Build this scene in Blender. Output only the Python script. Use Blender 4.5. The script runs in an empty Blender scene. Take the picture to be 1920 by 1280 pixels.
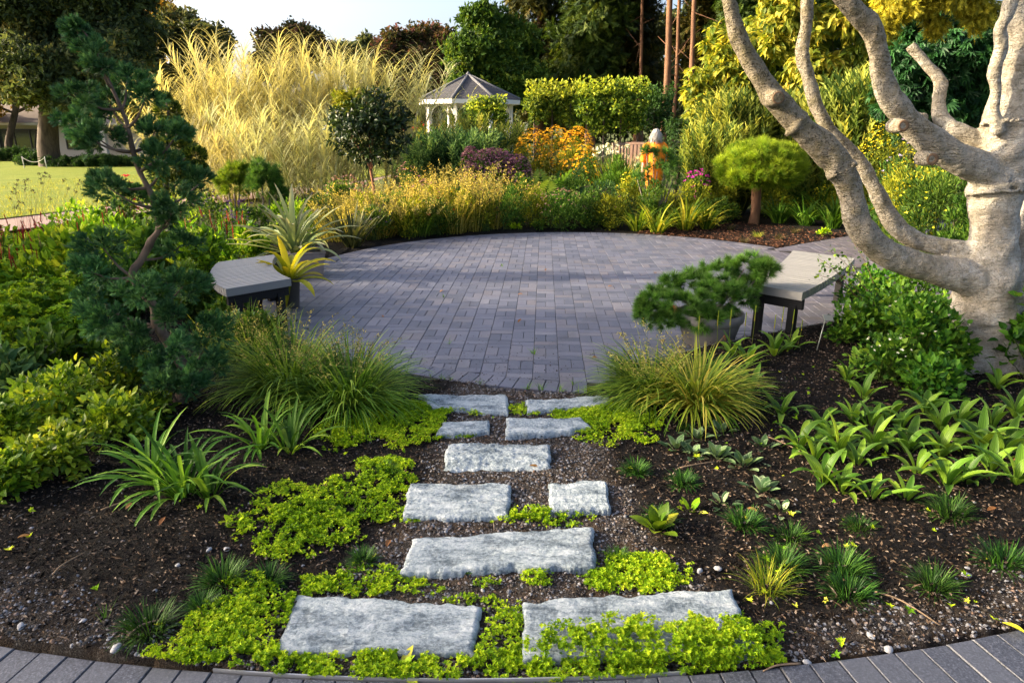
import bpy, math
import numpy as np
from mathutils import Vector

R = np.random.default_rng(11)
sc = bpy.context.scene
COL = sc.collection
PI = math.pi

# ------------------------------------------------------------------ camera, light, exposure
H, F = 1.75, 1280.0                      # eye height, focal length in photo pixels
TH = math.atan((640 - 236) / F)          # pitch below the horizon
cam = bpy.data.cameras.new('camera')
cam.sensor_width, cam.lens = 36.0, 36.0 * F / 1920
cam.clip_start, cam.clip_end = 0.05, 900
cam.dof.use_dof, cam.dof.focus_distance, cam.dof.aperture_fstop = True, 4.8, 14.0
camo = bpy.data.objects.new('camera', cam)
COL.objects.link(camo)
camo.location, camo.rotation_euler = (0, 0, H), (PI / 2 - TH, 0, 0)
sc.camera = camo

SUN_EL, SUN_AZ = math.radians(19), math.radians(-88)     # azimuth from +Y towards +X
w = bpy.data.worlds.new('World')
sc.world = w
w.use_nodes = True
nt = w.node_tree
bg = nt.nodes['Background']
sky = nt.nodes.new('ShaderNodeTexSky')
sky.sky_type = 'NISHITA'
sky.sun_disc = False
sky.sun_elevation, sky.sun_rotation = SUN_EL, SUN_AZ
sky.air_density, sky.dust_density, sky.ozone_density = .65, 6.0, .6
nt.links.new(sky.outputs[0], bg.inputs[0])
bg.inputs[1].default_value = 0.15
sl = bpy.data.lights.new('sun', 'SUN')
sl.energy, sl.angle, sl.color = 4.0, math.radians(1.5), (1.0, 0.83, 0.57)
so = bpy.data.objects.new('sun', sl)
COL.objects.link(so)
sv = Vector((math.sin(SUN_AZ) * math.cos(SUN_EL), math.cos(SUN_AZ) * math.cos(SUN_EL), math.sin(SUN_EL)))
so.rotation_euler = sv.to_track_quat('Z', 'Y').to_euler()
so.location = (-20, 0, 20)
sc.view_settings.view_transform = 'Standard'
sc.view_settings.look = 'None'
sc.view_settings.gamma = 1
sc.view_settings.use_curve_mapping = False
sc.view_settings.exposure = 1.92
sc.cycles.max_bounces, sc.cycles.transparent_max_bounces = 6, 6
sc.cycles.diffuse_bounces, sc.cycles.glossy_bounces, sc.cycles.transmission_bounces = 3, 2, 4

# ------------------------------------------------------------------ picture -> place
CT, ST = math.cos(TH), math.sin(TH)
def ray(px, py):
    u, v = (px - 960) / F, (640 - py) / F
    return np.array([u, CT + v * ST, -ST + v * CT])
def P(px, py, Y):                        # the point seen at a pixel, Y metres ahead
    d = ray(px, py)
    return np.array([0, 0, H]) + d * (Y / d[1])
def G(px, py, z=0.0):                    # the point seen at a pixel, at height z
    d = ray(px, py)
    return np.array([0, 0, H]) + d * ((z - H) / d[2])
def S(p):                                # metres per photo pixel at a point
    return (p[1] * CT - (p[2] - H) * ST) / F
PC, PR = np.array([0.933, 8.07]), 3.72   # the round terrace
def sm(a, b, x):
    t = np.clip((x - a) / (b - a), 0, 1)
    return t * t * (3 - 2 * t)

# value noise on arrays
_tab = np.random.default_rng(3).random((64, 64))
def vn(x, y):
    x, y = np.asarray(x, float), np.asarray(y, float)
    xi, yi = np.floor(x).astype(int), np.floor(y).astype(int)
    fx, fy = x - xi, y - yi
    fx, fy = fx * fx * (3 - 2 * fx), fy * fy * (3 - 2 * fy)
    a, b = _tab[xi % 64, yi % 64], _tab[(xi + 1) % 64, yi % 64]
    c, d = _tab[xi % 64, (yi + 1) % 64], _tab[(xi + 1) % 64, (yi + 1) % 64]
    return a * (1 - fx) * (1 - fy) + b * fx * (1 - fy) + c * (1 - fx) * fy + d * fx * fy
def fbm(x, y, o=4):
    s, a = 0, 0.5
    for _ in range(o):
        s = s + a * vn(x, y)
        x, y, a = x * 2.03 + 11.3, y * 2.03 + 7.1, a * 0.5
    return s

# ------------------------------------------------------------------ meshes
class MB:
    def __init__(s):
        s.V, s.T, s.Q, s.a, s.t, s.s, s.n = [], [], [], [], [], [], 0
    def add(s, V, T=None, Q=None, var=0.5, t=0.0, sd=0.0):
        V = np.asarray(V, np.float32).reshape(-1, 3)
        k = len(V)
        s.V.append(V)
        for L, x in ((s.a, var), (s.t, t), (s.s, sd)):
            L.append(np.broadcast_to(np.asarray(x, np.float32), (k,)))
        if T is not None and len(T): s.T.append(np.asarray(T, np.int32).reshape(-1, 3) + s.n)
        if Q is not None and len(Q): s.Q.append(np.asarray(Q, np.int32).reshape(-1, 4) + s.n)
        s.n += k
    def mesh(s, name, mat, smooth=True):
        me = bpy.data.meshes.new(name)
        V = np.concatenate(s.V) if s.V else np.zeros((0, 3), np.float32)
        T = np.concatenate(s.T) if s.T else np.zeros((0, 3), np.int32)
        Q = np.concatenate(s.Q) if s.Q else np.zeros((0, 4), np.int32)
        me.vertices.add(len(V)); me.vertices.foreach_set('co', V.ravel())
        idx = np.concatenate([T.ravel(), Q.ravel()]).astype(np.int32)
        me.loops.add(len(idx)); me.loops.foreach_set('vertex_index', idx)
        st = np.concatenate([np.arange(len(T)) * 3, len(T) * 3 + np.arange(len(Q)) * 4]).astype(np.int32)
        me.polygons.add(len(st)); me.polygons.foreach_set('loop_start', st)
        me.polygons.foreach_set('use_smooth', np.full(len(st), bool(smooth)))
        for nm, L in (('var', s.a), ('t', s.t), ('sd', s.s)):
            if L:
                at = me.attributes.new(nm, 'FLOAT', 'POINT')
                at.data.foreach_set('value', np.concatenate(L))
        me.materials.append(mat)
        me.update(calc_edges=True)
        return me
    def build(s, name, mat, parent=None, smooth=True, loc=None):
        return obj(name, s.mesh(name, mat, smooth), parent, loc)

def obj(name, me, parent=None, loc=None):
    o = bpy.data.objects.new(name, me)
    COL.objects.link(o)
    if parent is not None: o.parent = parent
    if loc is not None: o.location = loc
    return o
def tag(o, label=None, cat=None, group=None, kind=None):
    if label: o['label'] = label
    if cat: o['category'] = cat
    if group: o['group'] = group
    if kind: o['kind'] = kind
    return o
def thing(name, label, cat, loc=(0, 0, 0), rz=0.0, group=None, s=1.0):
    o = obj(name, None, None, tuple(float(c) for c in loc))
    o.rotation_euler = (0, 0, rz); o.scale = (s, s, s)
    return tag(o, label, cat, group)
def dup(root, loc, rz=0.0, s=1.0, label=None, group=None):
    r = root.copy(); COL.objects.link(r)
    r.location = tuple(float(c) for c in loc); r.rotation_euler = (0, 0, rz)
    r.scale = (s, s, s) if np.isscalar(s) else s
    if label: r['label'] = label
    if group: r['group'] = group
    for ch in list(root.children):
        c = ch.copy(); COL.objects.link(c); c.parent = r
        for g in list(ch.children):
            d = g.copy(); COL.objects.link(d); d.parent = c
    return r

def nrm(v):
    return v / np.maximum(np.linalg.norm(v, axis=-1, keepdims=True), 1e-9)
def rdir(n, up=0.0):
    v = R.normal(size=(n, 3)); v[:, 2] += up
    return nrm(v)

# leaf shapes: y runs along the leaf, x across, z is its upper side
def tm(V, T, t=None, sd=None):
    V = np.array(V, float)
    return V, np.array(T, int), (V[:, 1].copy() if t is None else np.array(t, float)), (np.zeros(len(V)) if sd is None else np.array(sd, float))
LEAF4 = tm([(0, 0, 0), (.5, .42, .1), (0, 1, -.05), (-.5, .42, .1)], [(0, 1, 2), (0, 2, 3)], sd=[0, 1, 0, 1])
LEAF8 = tm([(0, 0, 0), (0, .33, .03), (0, .68, .0), (0, 1, -.13), (.42, .24, .1), (.4, .58, .08), (-.42, .24, .1), (-.4, .58, .08)],
           [(0, 4, 1), (1, 4, 5), (1, 5, 2), (2, 5, 3), (0, 1, 6), (1, 7, 6), (1, 2, 7), (2, 3, 7)], sd=[0, 0, 0, 0, 1, 1, 1, 1])
def many(pieces):                        # one template from several placed copies
    V, T, t, sd, n = [], [], [], [], 0
    for tpl, M, tt in pieces:
        v = tpl[0] @ M[:3, :3].T + M[:3, 3]
        V.append(v); T.append(tpl[1] + n); n += len(v)
        t.append(np.full(len(v), tt) if tt is not None else tpl[2]); sd.append(tpl[3])
    return np.concatenate(V), np.concatenate(T), np.concatenate(t), np.concatenate(sd)
def frame(pos, d, u, L, W):
    y = np.array(d, float); y /= np.linalg.norm(y)
    x = np.cross(y, u); x /= np.linalg.norm(x)
    z = np.cross(x, y)
    M = np.eye(4); M[:3, 0], M[:3, 1], M[:3, 2], M[:3, 3] = x * W, y * L, z * L, pos
    return M
TRI = tm([(-.5, 0, 0), (.5, 0, 0), (0, 1, 0)], [(0, 1, 2)])
def spray_tpl(n, rng, L=.42, W=.11, ang=.75):   # scale-leaf twig, flattish fan
    ps = []
    for i in range(n):
        y = .12 + .8 * i / n
        a = ang * (1 if i % 2 else -1) * rng.uniform(.6, 1.2)
        d = (math.sin(a), math.cos(a), rng.uniform(-.45, .55))
        ps.append((TRI, frame((0, y * .8, .05 * rng.normal()), d, (0, 0.1, 1), L * (1.15 - .6 * y), W), y))
    ps.append((TRI, frame((0, 0, 0), (0, 1, .05), (0.3, 0, 1), 1.0, W * 1.1), .6))
    return many(ps)
SPRAYS = [spray_tpl(9, np.random.default_rng(k)) for k in range(4)]
def tuft_tpl(n, rng, spread=1.0, W=.05):
    ps = []
    for i in range(n):
        a, e = rng.uniform(0, 2 * PI), rng.uniform(.1, 1) * spread
        d = (math.cos(a) * math.sin(e), math.cos(e), math.sin(a) * math.sin(e))
        ps.append((TRI, frame((0, 0, 0), d, rng.normal(size=3), rng.uniform(.75, 1), W), None))
    return many(ps)
TUFTS = [tuft_tpl(16, np.random.default_rng(k)) for k in range(3)]
def shoot_tpl(n, rng, L=.3, W=.06, ang=1.0):    # stem with narrow leaves up its length
    ps = [(TRI, frame((0, 0, 0), (0, 1, 0), (0, 0, 1), 1, .025), .3)]
    for i in range(n):
        y = .15 + .85 * i / n
        a = i * 2.4
        sp = ang * (1 - .5 * y)
        d = (math.cos(a) * math.sin(sp), math.cos(sp), math.sin(a) * math.sin(sp))
        ps.append((LEAF4, frame((0, y, 0), d, (0, 1, 0.01), L * (1.1 - .5 * y), W), y))
    return many(ps)
SHOOT = shoot_tpl(16, np.random.default_rng(1))
def rosette_tpl(n, rng, lift=.5):
    ps = []
    for i in range(n):
        a = i * 2.4 + rng.uniform(-.3, .3)
        e = lift * rng.uniform(.4, 1.6)
        d = (math.cos(a) * math.cos(e), math.sin(a) * math.cos(e), math.sin(e))
        ps.append((LEAF4, frame((0, 0, 0), d, (0, 0, 1), rng.uniform(.7, 1.1), .5), None))
    V, T, t, sd = many(ps)
    return V[:, [0, 2, 1]] * np.array([1, 1, -1]), T, t, sd      # its axis becomes y
ROS = [rosette_tpl(6, np.random.default_rng(k)) for k in range(4)]
def pal_tpl(n, L=.95):                   # leaflets fanned from one point (palmate)
    ps = []
    for i in range(n):
        a = (i - (n - 1) / 2) * .5
        ps.append((LEAF4, frame((0, .1, 0), (math.sin(a), math.cos(a), -.25), (0, 0, 1), L, .3), None))
    return many(ps)
PALM = pal_tpl(5)
def clus_tpl(n, rng):                    # a handful of leaves about one twig end
    ps = []
    for i in range(n):
        p = rng.normal(size=3) * .35
        ps.append((LEAF4, frame(p, rng.normal(size=3) + (0, .6, 0), rng.normal(size=3) + (0, 0, 1), rng.uniform(.5, .8), .32), rng.uniform(0, 1)))
    return many(ps)
CLUS = [clus_tpl(6, np.random.default_rng(k)) for k in range(4)]

def place(mb, tpl, Pt, D, U, L, W=None, var=None):
    if isinstance(tpl, list):
        k = len(tpl); ch = R.integers(0, k, len(Pt))
        L = np.broadcast_to(L, (len(Pt),)); W = None if W is None else np.broadcast_to(W, (len(Pt),))
        var = R.random(len(Pt)) if var is None else np.broadcast_to(var, (len(Pt),))
        for i in range(k):
            m = ch == i
            if m.any(): place(mb, tpl[i], Pt[m], D[m], U[m], L[m], None if W is None else W[m], var[m])
        return
    V, T, t, sd = tpl
    N, K = len(Pt), len(V)
    if N == 0: return
    L = np.broadcast_to(L, (N,)).astype(float)
    W = L if W is None else np.broadcast_to(W, (N,)).astype(float)
    var = R.random(N) if var is None else np.broadcast_to(var, (N,))
    y = nrm(D); x = nrm(np.cross(y, U)); z = np.cross(x, y)
    out = (Pt[:, None, :] + V[None, :, 0, None] * x[:, None, :] * W[:, None, None]
           + V[None, :, 1, None] * y[:, None, :] * L[:, None, None] + V[None, :, 2, None] * z[:, None, :] * L[:, None, None])
    TT = T[None] + (np.arange(N) * K)[:, None, None]
    mb.add(out.reshape(-1, 3), T=TT.reshape(-1, 3), var=np.repeat(var, K), t=np.tile(t, N), sd=np.tile(sd, N))

def blades(mb, P0, az, th0, th1, L, W, S=5, var=None, prof='grass', fold=0.0, pw=1.4):
    N = len(P0)
    b = lambda x: np.broadcast_to(x, (N,)).astype(float)
    az, th0, th1, L, W = map(b, (az, th0, th1, L, W))
    var = R.random(N) if var is None else b(var)
    t = np.linspace(0, 1, S + 1)
    th = th0[:, None] + (th1 - th0)[:, None] * ((t[None, :-1] + t[None, 1:]) / 2) ** pw
    st = (L / S)[:, None, None] * np.stack([np.sin(th) * np.cos(az)[:, None], np.sin(th) * np.sin(az)[:, None], np.cos(th)], -1)
    C = np.concatenate([P0[:, None, :], P0[:, None, :] + np.cumsum(st, 1)], 1)
    if prof == 'grass': wp = np.minimum(1, .55 + 2 * t) * (1 - t) ** .6
    elif prof == 'strap': wp = np.minimum(1, .7 + 1.2 * t) * np.minimum(1, (1 - t) * 3.2) ** .7
    else: wp = np.sin(PI * np.clip(t * .93 + .05, 0, 1)) ** .85
    wp = np.maximum(wp, .03)
    wd = np.stack([-np.sin(az), np.cos(az), 0 * az], -1)[:, None, :] * (W[:, None] * wp[None])[..., None] * .5
    k = 3 if fold else 2
    if fold:
        thv = np.concatenate([th[:, :1], (th[:, :-1] + th[:, 1:]) / 2, th[:, -1:]], 1)
        nv = np.stack([-np.cos(thv) * np.cos(az)[:, None], -np.cos(thv) * np.sin(az)[:, None], np.sin(thv)], -1)
        up = nv * (W[:, None] * wp[None])[..., None] * fold
        V = np.stack([C - wd + up, C, C + wd + up], 2); sd = [1, 0, 1]
    else:
        V = np.stack([C - wd, C + wd], 2); sd = [1, 1]
    a = np.arange(S)
    q = []
    for j in range(k - 1):
        q.append(np.stack([a * k + j, a * k + j + 1, (a + 1) * k + j + 1, (a + 1) * k + j], -1))
    q = np.concatenate(q)
    Q = q[None] + (np.arange(N) * (S + 1) * k)[:, None, None]
    mb.add(V.reshape(-1, 3), Q=Q.reshape(-1, 4), var=np.repeat(var, (S + 1) * k), t=np.tile(np.repeat(t, k), N), sd=np.tile(sd, N * (S + 1)))
    return C

def sticks(mb, A, B, ra, rb=None, var=.5, n=3):
    A, B = np.asarray(A, float), np.asarray(B, float)
    N = len(A); rb = ra if rb is None else rb
    ra, rb = np.broadcast_to(ra, (N,)), np.broadcast_to(rb, (N,))
    d = nrm(B - A); h = np.where(np.abs(d[:, 2:3]) > .9, [[1., 0, 0]], [[0, 0, 1.]])
    x = nrm(np.cross(d, h)); y = np.cross(d, x)
    an = np.arange(n) * 2 * PI / n
    ring = np.cos(an)[None, :, None] * x[:, None] + np.sin(an)[None, :, None] * y[:, None]
    V = np.concatenate([A[:, None] + ring * ra[:, None, None], B[:, None] + ring * rb[:, None, None]], 1)
    i = np.arange(n); j = (i + 1) % n
    Q = np.stack([i, j, n + j, n + i], -1)[None] + (np.arange(N) * 2 * n)[:, None, None]
    mb.add(V.reshape(-1, 3), Q=Q.reshape(-1, 4), var=np.repeat(np.broadcast_to(var, (N,)), 2 * n), t=np.tile(np.repeat([0, 1], n), N))

def smooth_path(pts, rad, n):
    pts, rad = np.array(pts, float), np.array(rad, float)
    m = len(pts); out, rr = [], []
    for u in np.linspace(0, m - 1, n):
        i = min(int(u), m - 2); f = u - i
        p0, p1, p2, p3 = pts[max(i - 1, 0)], pts[i], pts[i + 1], pts[min(i + 2, m - 1)]
        out.append(.5 * ((2 * p1) + (p2 - p0) * f + (2 * p0 - 5 * p1 + 4 * p2 - p3) * f * f + (3 * p1 - p0 - 3 * p2 + p3) * f ** 3))
        rr.append(rad[i] * (1 - f) + rad[i + 1] * f)
    return np.array(out), np.array(rr)
def tube(mb, pts, rad, seg=8, n=None, var=.5, lump=0.0):
    if n: pts, rad = smooth_path(pts, rad, n)
    pts = np.array(pts, float); rad = np.broadcast_to(np.array(rad, float), (len(pts),))
    m = len(pts)
    d = nrm(np.gradient(pts, axis=0))
    x = np.cross(d[0], [0.3, .9, .2]); x /= np.linalg.norm(x)
    V = []
    an = np.arange(seg) * 2 * PI / seg
    for i in range(m):
        x = x - d[i] * (x @ d[i]); x /= np.linalg.norm(x); y = np.cross(d[i], x)
        r = rad[i] * (1 + lump * (vn(np.cos(an) * 1.5 + 9 + i * .45, np.sin(an) * 1.5 + i * .31) - .5))
        V.append(pts[i] + (np.cos(an) * r)[:, None] * x + (np.sin(an) * r)[:, None] * y)
    V = np.concatenate(V + [pts[:1], pts[-1:]])
    i = np.arange(m - 1)[:, None] * seg; a = np.arange(seg)[None]; b = (a + 1) % seg
    Q = np.stack([i + a, i + b, i + seg + b, i + seg + a], -1).reshape(-1, 4)
    c0, c1 = m * seg, m * seg + 1
    a, b = np.arange(seg), (np.arange(seg) + 1) % seg
    T = np.concatenate([np.stack([b, a, 0 * a + c0], -1), np.stack([(m - 1) * seg + a, (m - 1) * seg + b, 0 * a + c1], -1)])
    mb.add(V, T=T, Q=Q, var=var, t=np.concatenate([np.repeat(np.linspace(0, 1, m), seg), [0, 1]]))
def box(mb, c, s, rz=0.0, var=.5, bev=0.0):
    c, s = np.array(c, float), np.array(s, float) / 2
    if bev:
        V = []
        for z, k in ((-s[2], 0), (s[2] - bev, 0), (s[2], bev)):
            V += [(-s[0] + k, -s[1] + k, z), (s[0] - k, -s[1] + k, z), (s[0] - k, s[1] - k, z), (-s[0] + k, s[1] - k, z)]
        Q = [(8, 9, 10, 11), (3, 2, 1, 0)]
        for l in (0, 4): Q += [(l + i, l + (i + 1) % 4, l + 4 + (i + 1) % 4, l + 4 + i) for i in range(4)]
    else:
        V = [(x, y, z) for z in (-s[2], s[2]) for x, y in ((-s[0], -s[1]), (s[0], -s[1]), (s[0], s[1]), (-s[0], s[1]))]
        Q = [(4, 5, 6, 7), (3, 2, 1, 0)] + [(i, (i + 1) % 4, 4 + (i + 1) % 4, 4 + i) for i in range(4)]
    V = np.array(V); cr, sr = math.cos(rz), math.sin(rz)
    V = np.stack([V[:, 0] * cr - V[:, 1] * sr, V[:, 0] * sr + V[:, 1] * cr, V[:, 2]], -1) + c
    mb.add(V, Q=Q, var=var)
def lathe(mb, prof, seg=24, c=(0, 0, 0), flute=0, fd=0.0, var=.5):
    an = np.arange(seg) * 2 * PI / seg
    k = 1 + fd * np.cos(an * flute) if flute else 1 + 0 * an
    V = np.concatenate([np.stack([r * k * np.cos(an), r * k * np.sin(an), 0 * an + z], -1) for r, z in prof]) + np.array(c)
    m = len(prof)
    i = np.arange(m - 1)[:, None] * seg; a = np.arange(seg)[None]; b = (a + 1) % seg
    mb.add(V, Q=np.stack([i + a, i + b, i + seg + b, i + seg + a], -1).reshape(-1, 4), var=var)

# ------------------------------------------------------------------ materials
def mat_new(name):
    m = bpy.data.materials.new(name); m.use_nodes = True
    n = m.node_tree.nodes; n.clear()
    return m, m.node_tree
def nd(nt, typ, **kw):
    n = nt.nodes.new(typ)
    for k, v in kw.items():
        if k in n.inputs: 
            if hasattr(v, 'is_output') or isinstance(v, bpy.types.NodeSocket): nt.links.new(v, n.inputs[k])
            else: n.inputs[k].default_value = v
        else: setattr(n, k, v)
    return n
def attr(nt, name):
    return nd(nt, 'ShaderNodeAttribute', attribute_name=name).outputs['Fac']
def math_(nt, op, a, b=None, c=None):
    n = nt.nodes.new('ShaderNodeMath'); n.operation = op
    for i, v in enumerate((a, b, c)):
        if v is None: continue
        if isinstance(v, bpy.types.NodeSocket): nt.links.new(v, n.inputs[i])
        else: n.inputs[i].default_value = v
    return n.outputs[0]
def c4(c): return (c[0], c[1], c[2], 1.0)
def ramp(nt, fac, stops, interp='LINEAR'):
    n = nt.nodes.new('ShaderNodeValToRGB'); n.color_ramp.interpolation = interp
    nt.links.new(fac, n.inputs[0])
    e = n.color_ramp.elements
    while len(e) > 1: e.remove(e[-1])
    e[0].position, e[0].color = stops[0][0], c4(stops[0][1])
    for p, c in stops[1:]:
        x = e.new(p); x.color = c4(c)
    return n.outputs[0]
def mixc(nt, f, a, b, mode='MIX'):
    n = nt.nodes.new('ShaderNodeMix'); n.data_type = 'RGBA'; n.blend_type = mode
    for i, v in ((0, f), (6, a), (7, b)):
        if isinstance(v, bpy.types.NodeSocket): nt.links.new(v, n.inputs[i])
        elif i == 0: n.inputs[0].default_value = v
        else: n.inputs[i].default_value = c4(v)
    return n.outputs[2]
def noise(nt, scale, detail=4, rough=.55, vec=None, dist=0.0):
    n = nd(nt, 'ShaderNodeTexNoise', Scale=scale, Detail=detail, Roughness=rough, Distortion=dist)
    if vec is not None: nt.links.new(vec, n.inputs['Vector'])
    return n.outputs['Fac']
def coord(nt, which='Object', scale=None):
    o = nd(nt, 'ShaderNodeTexCoord').outputs[which]
    if scale is not None:
        m = nt.nodes.new('ShaderNodeMapping'); nt.links.new(o, m.inputs[0]); m.inputs['Scale'].default_value = scale
        o = m.outputs[0]
    return o
def wpos(nt): return nd(nt, 'ShaderNodeNewGeometry').outputs['Position']
def finish(nt, shader):
    o = nt.nodes.new('ShaderNodeOutputMaterial'); nt.links.new(shader, o.inputs[0])
def prin(nt, col, rough=.6, spec=.4, bump=None, bstr=.3, bdist=.01, metal=0.0):
    p = nt.nodes.new('ShaderNodeBsdfPrincipled')
    if isinstance(col, bpy.types.NodeSocket): nt.links.new(col, p.inputs['Base Color'])
    else: p.inputs['Base Color'].default_value = c4(col)
    if isinstance(rough, bpy.types.NodeSocket): nt.links.new(rough, p.inputs['Roughness'])
    else: p.inputs['Roughness'].default_value = rough
    p.inputs['Specular IOR Level'].default_value = spec
    p.inputs['Metallic'].default_value = metal
    if bump is not None:
        b = nd(nt, 'ShaderNodeBump', Strength=bstr, Distance=bdist); nt.links.new(bump, b.inputs['Height'])
        nt.links.new(b.outputs[0], p.inputs['Normal'])
    return p.outputs[0]
def simple(name, col, rough=.6, spec=.4, nscale=None, namt=.25, bstr=.2, bdist=.005, metal=0.0):
    m, nt = mat_new(name)
    if nscale:
        f = noise(nt, nscale, 5, .6, coord(nt))
        c = mixc(nt, f, [x * (1 - namt) for x in col], [min(1, x * (1 + namt)) for x in col])
        finish(nt, prin(nt, c, rough, spec, f, bstr, bdist, metal))
    else: finish(nt, prin(nt, col, rough, spec, metal=metal))
    return m
def leafmat(name, cols, trans=.35, rough=.5, spec=.35, tip=None, edge=None, base=None, glow=1.25, obr=.25, ribs=0):
    """cols: colours from the darkest to the lightest leaf (chosen leaf by leaf); tip / edge / base tint those places of the leaf"""
    m, nt = mat_new(name)
    k = len(cols) - 1
    if k >= 2 and trans > .12:           # deep shade and bright light put into the leaf tones, greens more saturated
        cols = [tuple(np.array(c) * (.5 + .75 * i / k) * ((1, 1, .75) if c[1] >= c[0] * .8 else (1, 1, 1))) for i, c in enumerate(cols)]
    st = [(i / max(1, len(cols) - 1), c) for i, c in enumerate(cols)]
    c = ramp(nt, attr(nt, 'var'), st)
    t = attr(nt, 't')
    if tip: c = mixc(nt, math_(nt, 'MULTIPLY', math_(nt, 'POWER', t, tip[1]), tip[2] if len(tip) > 2 else 1.0), c, tip[0])
    if base: c = mixc(nt, math_(nt, 'POWER', math_(nt, 'SUBTRACT', 1.0, t), base[1]), c, base[0])
    if edge: c = mixc(nt, math_(nt, 'MULTIPLY', math_(nt, 'POWER', attr(nt, 'sd'), edge[1]), edge[2] if len(edge) > 2 else 1.0), c, edge[0])
    if ribs: c = mixc(nt, math_(nt, 'MULTIPLY_ADD', math_(nt, 'SINE', math_(nt, 'MULTIPLY', attr(nt, 'sd'), ribs)), .22, .25), c, [x * .42 for x in cols[0]])
    rnd = nd(nt, 'ShaderNodeObjectInfo').outputs['Random']
    hv = nd(nt, 'ShaderNodeHueSaturation', Value=math_(nt, 'MULTIPLY_ADD', rnd, obr, 1 - obr / 2),
            Hue=math_(nt, 'MULTIPLY_ADD', rnd, .016, .492)); nt.links.new(c, hv.inputs['Color'])
    c = hv.outputs[0]
    p = prin(nt, c, min(.75, rough + .1), spec * .5)
    tr = nt.nodes.new('ShaderNodeBsdfTranslucent')
    nt.links.new(mixc(nt, 1.0, c, (glow * 1.12, glow, glow * .55), 'MULTIPLY'), tr.inputs[0])
    mx = nt.nodes.new('ShaderNodeMixShader'); mx.inputs[0].default_value = trans
    nt.links.new(p, mx.inputs[1]); nt.links.new(tr.outputs[0], mx.inputs[2])
    finish(nt, mx.outputs[0])
    return m
def barkmat(name, a, b, scale=6, stretch=(1, 1, .25), bstr=.6, bdist=.02):
    m, nt = mat_new(name)
    v = coord(nt, 'Object', stretch)
    f = noise(nt, scale, 6, .65, v, .4)
    c = ramp(nt, f, [(.3, a), (.7, b)])
    finish(nt, prin(nt, c, .85, .2, f, bstr, bdist))
    return m
# ================================================================== THE SETTING
R = np.random.default_rng(101)
def ynear(x):                            # edge of the right-hand bed against the paving
    return np.interp(x, [0.0, .57, 1.0, 1.45, 1.96, 2.69, 4.0, 6.0, 9.0], [4.2, 4.5, 4.8, 5.07, 5.37, 5.76, 6.35, 7.1, 8.2])
def yfar(x): return 10.05 + .737 * (x - 3.79)
def paved(x, y, grow=0.0):
    r = np.hypot(x - PC[0], y - PC[1])
    a = (r < PR + grow) & ((x < .57) | (y > ynear(x) - grow))
    b = (x > 2.2) & (x < 9) & (y > ynear(x) - grow) & (y < yfar(x) + grow) & (r > PR - .3)
    return a | b
# front walk: its edge is an arc through three points seen at the foot of the picture
_a, _b, _c = G(0, 1212)[:2], G(950, 1281)[:2], G(1920, 1180)[:2]
_M = np.array([2 * (_b - _a), 2 * (_c - _a)]); _v = np.array([_b @ _b - _a @ _a, _c @ _c - _a @ _a])
WC = np.linalg.solve(_M, _v); WR = np.linalg.norm(_a - WC)
def onwalk(x, y): return np.hypot(x - WC[0], y - WC[1]) > WR
def hz(x, y):                            # lie of the land
    x, y = np.asarray(x, float), np.asarray(y, float)
    h = -1.0 * sm(13, 55, y) * sm(2, -8, x)
    h = h + .25 * sm(16, 33, y) * sm(-3, 1, x)
    h = h + .10 * np.exp(-((y - ynear(x)) / .8) ** 2) * sm(.6, 1.4, x) * (y < 9)      # raised bed by the tree
    h = h + .05 * sm(1.2, 3.2, x) * sm(6.0, 4.5, y) + .05 * sm(-.6, -1.6, x) * sm(5.5, 4.5, y)
    return h
def g3(px, py):                          # ground point at a pixel on the real lie of the land
    z = 0.0
    for _ in range(6):
        p = G(px, min(py, 2000), z); z = float(hz(p[0], p[1]))
    return np.array([p[0], p[1], z])
def at(px, Y, dz=0.0):                   # ground point below a picture column, Y metres ahead
    x = 0.0; z = 0.0
    for _ in range(4):
        zc = Y * CT - (z - H) * ST
        x = (px - 960) / F * zc; z = float(hz(x, Y))
    return np.array([x, Y, z + dz])
def ztop(py, Y): return P(960, py, Y)[2]

# --- soil
def gaxis(a, b, lo, hi, st, gr=1.17):
    m = list(np.arange(a, b, st)); d = st; x = b
    while x < hi: m.append(x); d *= gr; x += d
    m.append(hi); d, x = st, a - st; l = []
    while x > lo: l.append(x); d *= gr; x -= d
    return np.array([lo] + l[::-1] + m)
gx, gy = gaxis(-3.4, 4.2, -260, 260, .03), gaxis(1.5, 6.4, -30, 480, .03)
X, Y = np.meshgrid(gx, gy, indexing='ij')
near = sm(12, 7, Y) * sm(7, 4.5, np.abs(X))
Z = hz(X, Y) + near * ((fbm(X * 3 + 40, Y * 3 + 5, 3) - .45) * .05 + (fbm(X * 21, Y * 21, 3) - .45) * .028)
pv = paved(X, Y, .02)
Z = np.where(pv, -.06, Z)
Z = np.where(np.hypot(X - WC[0], Y - WC[1]) > WR - .015, np.minimum(Z, -.06), Z)
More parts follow.
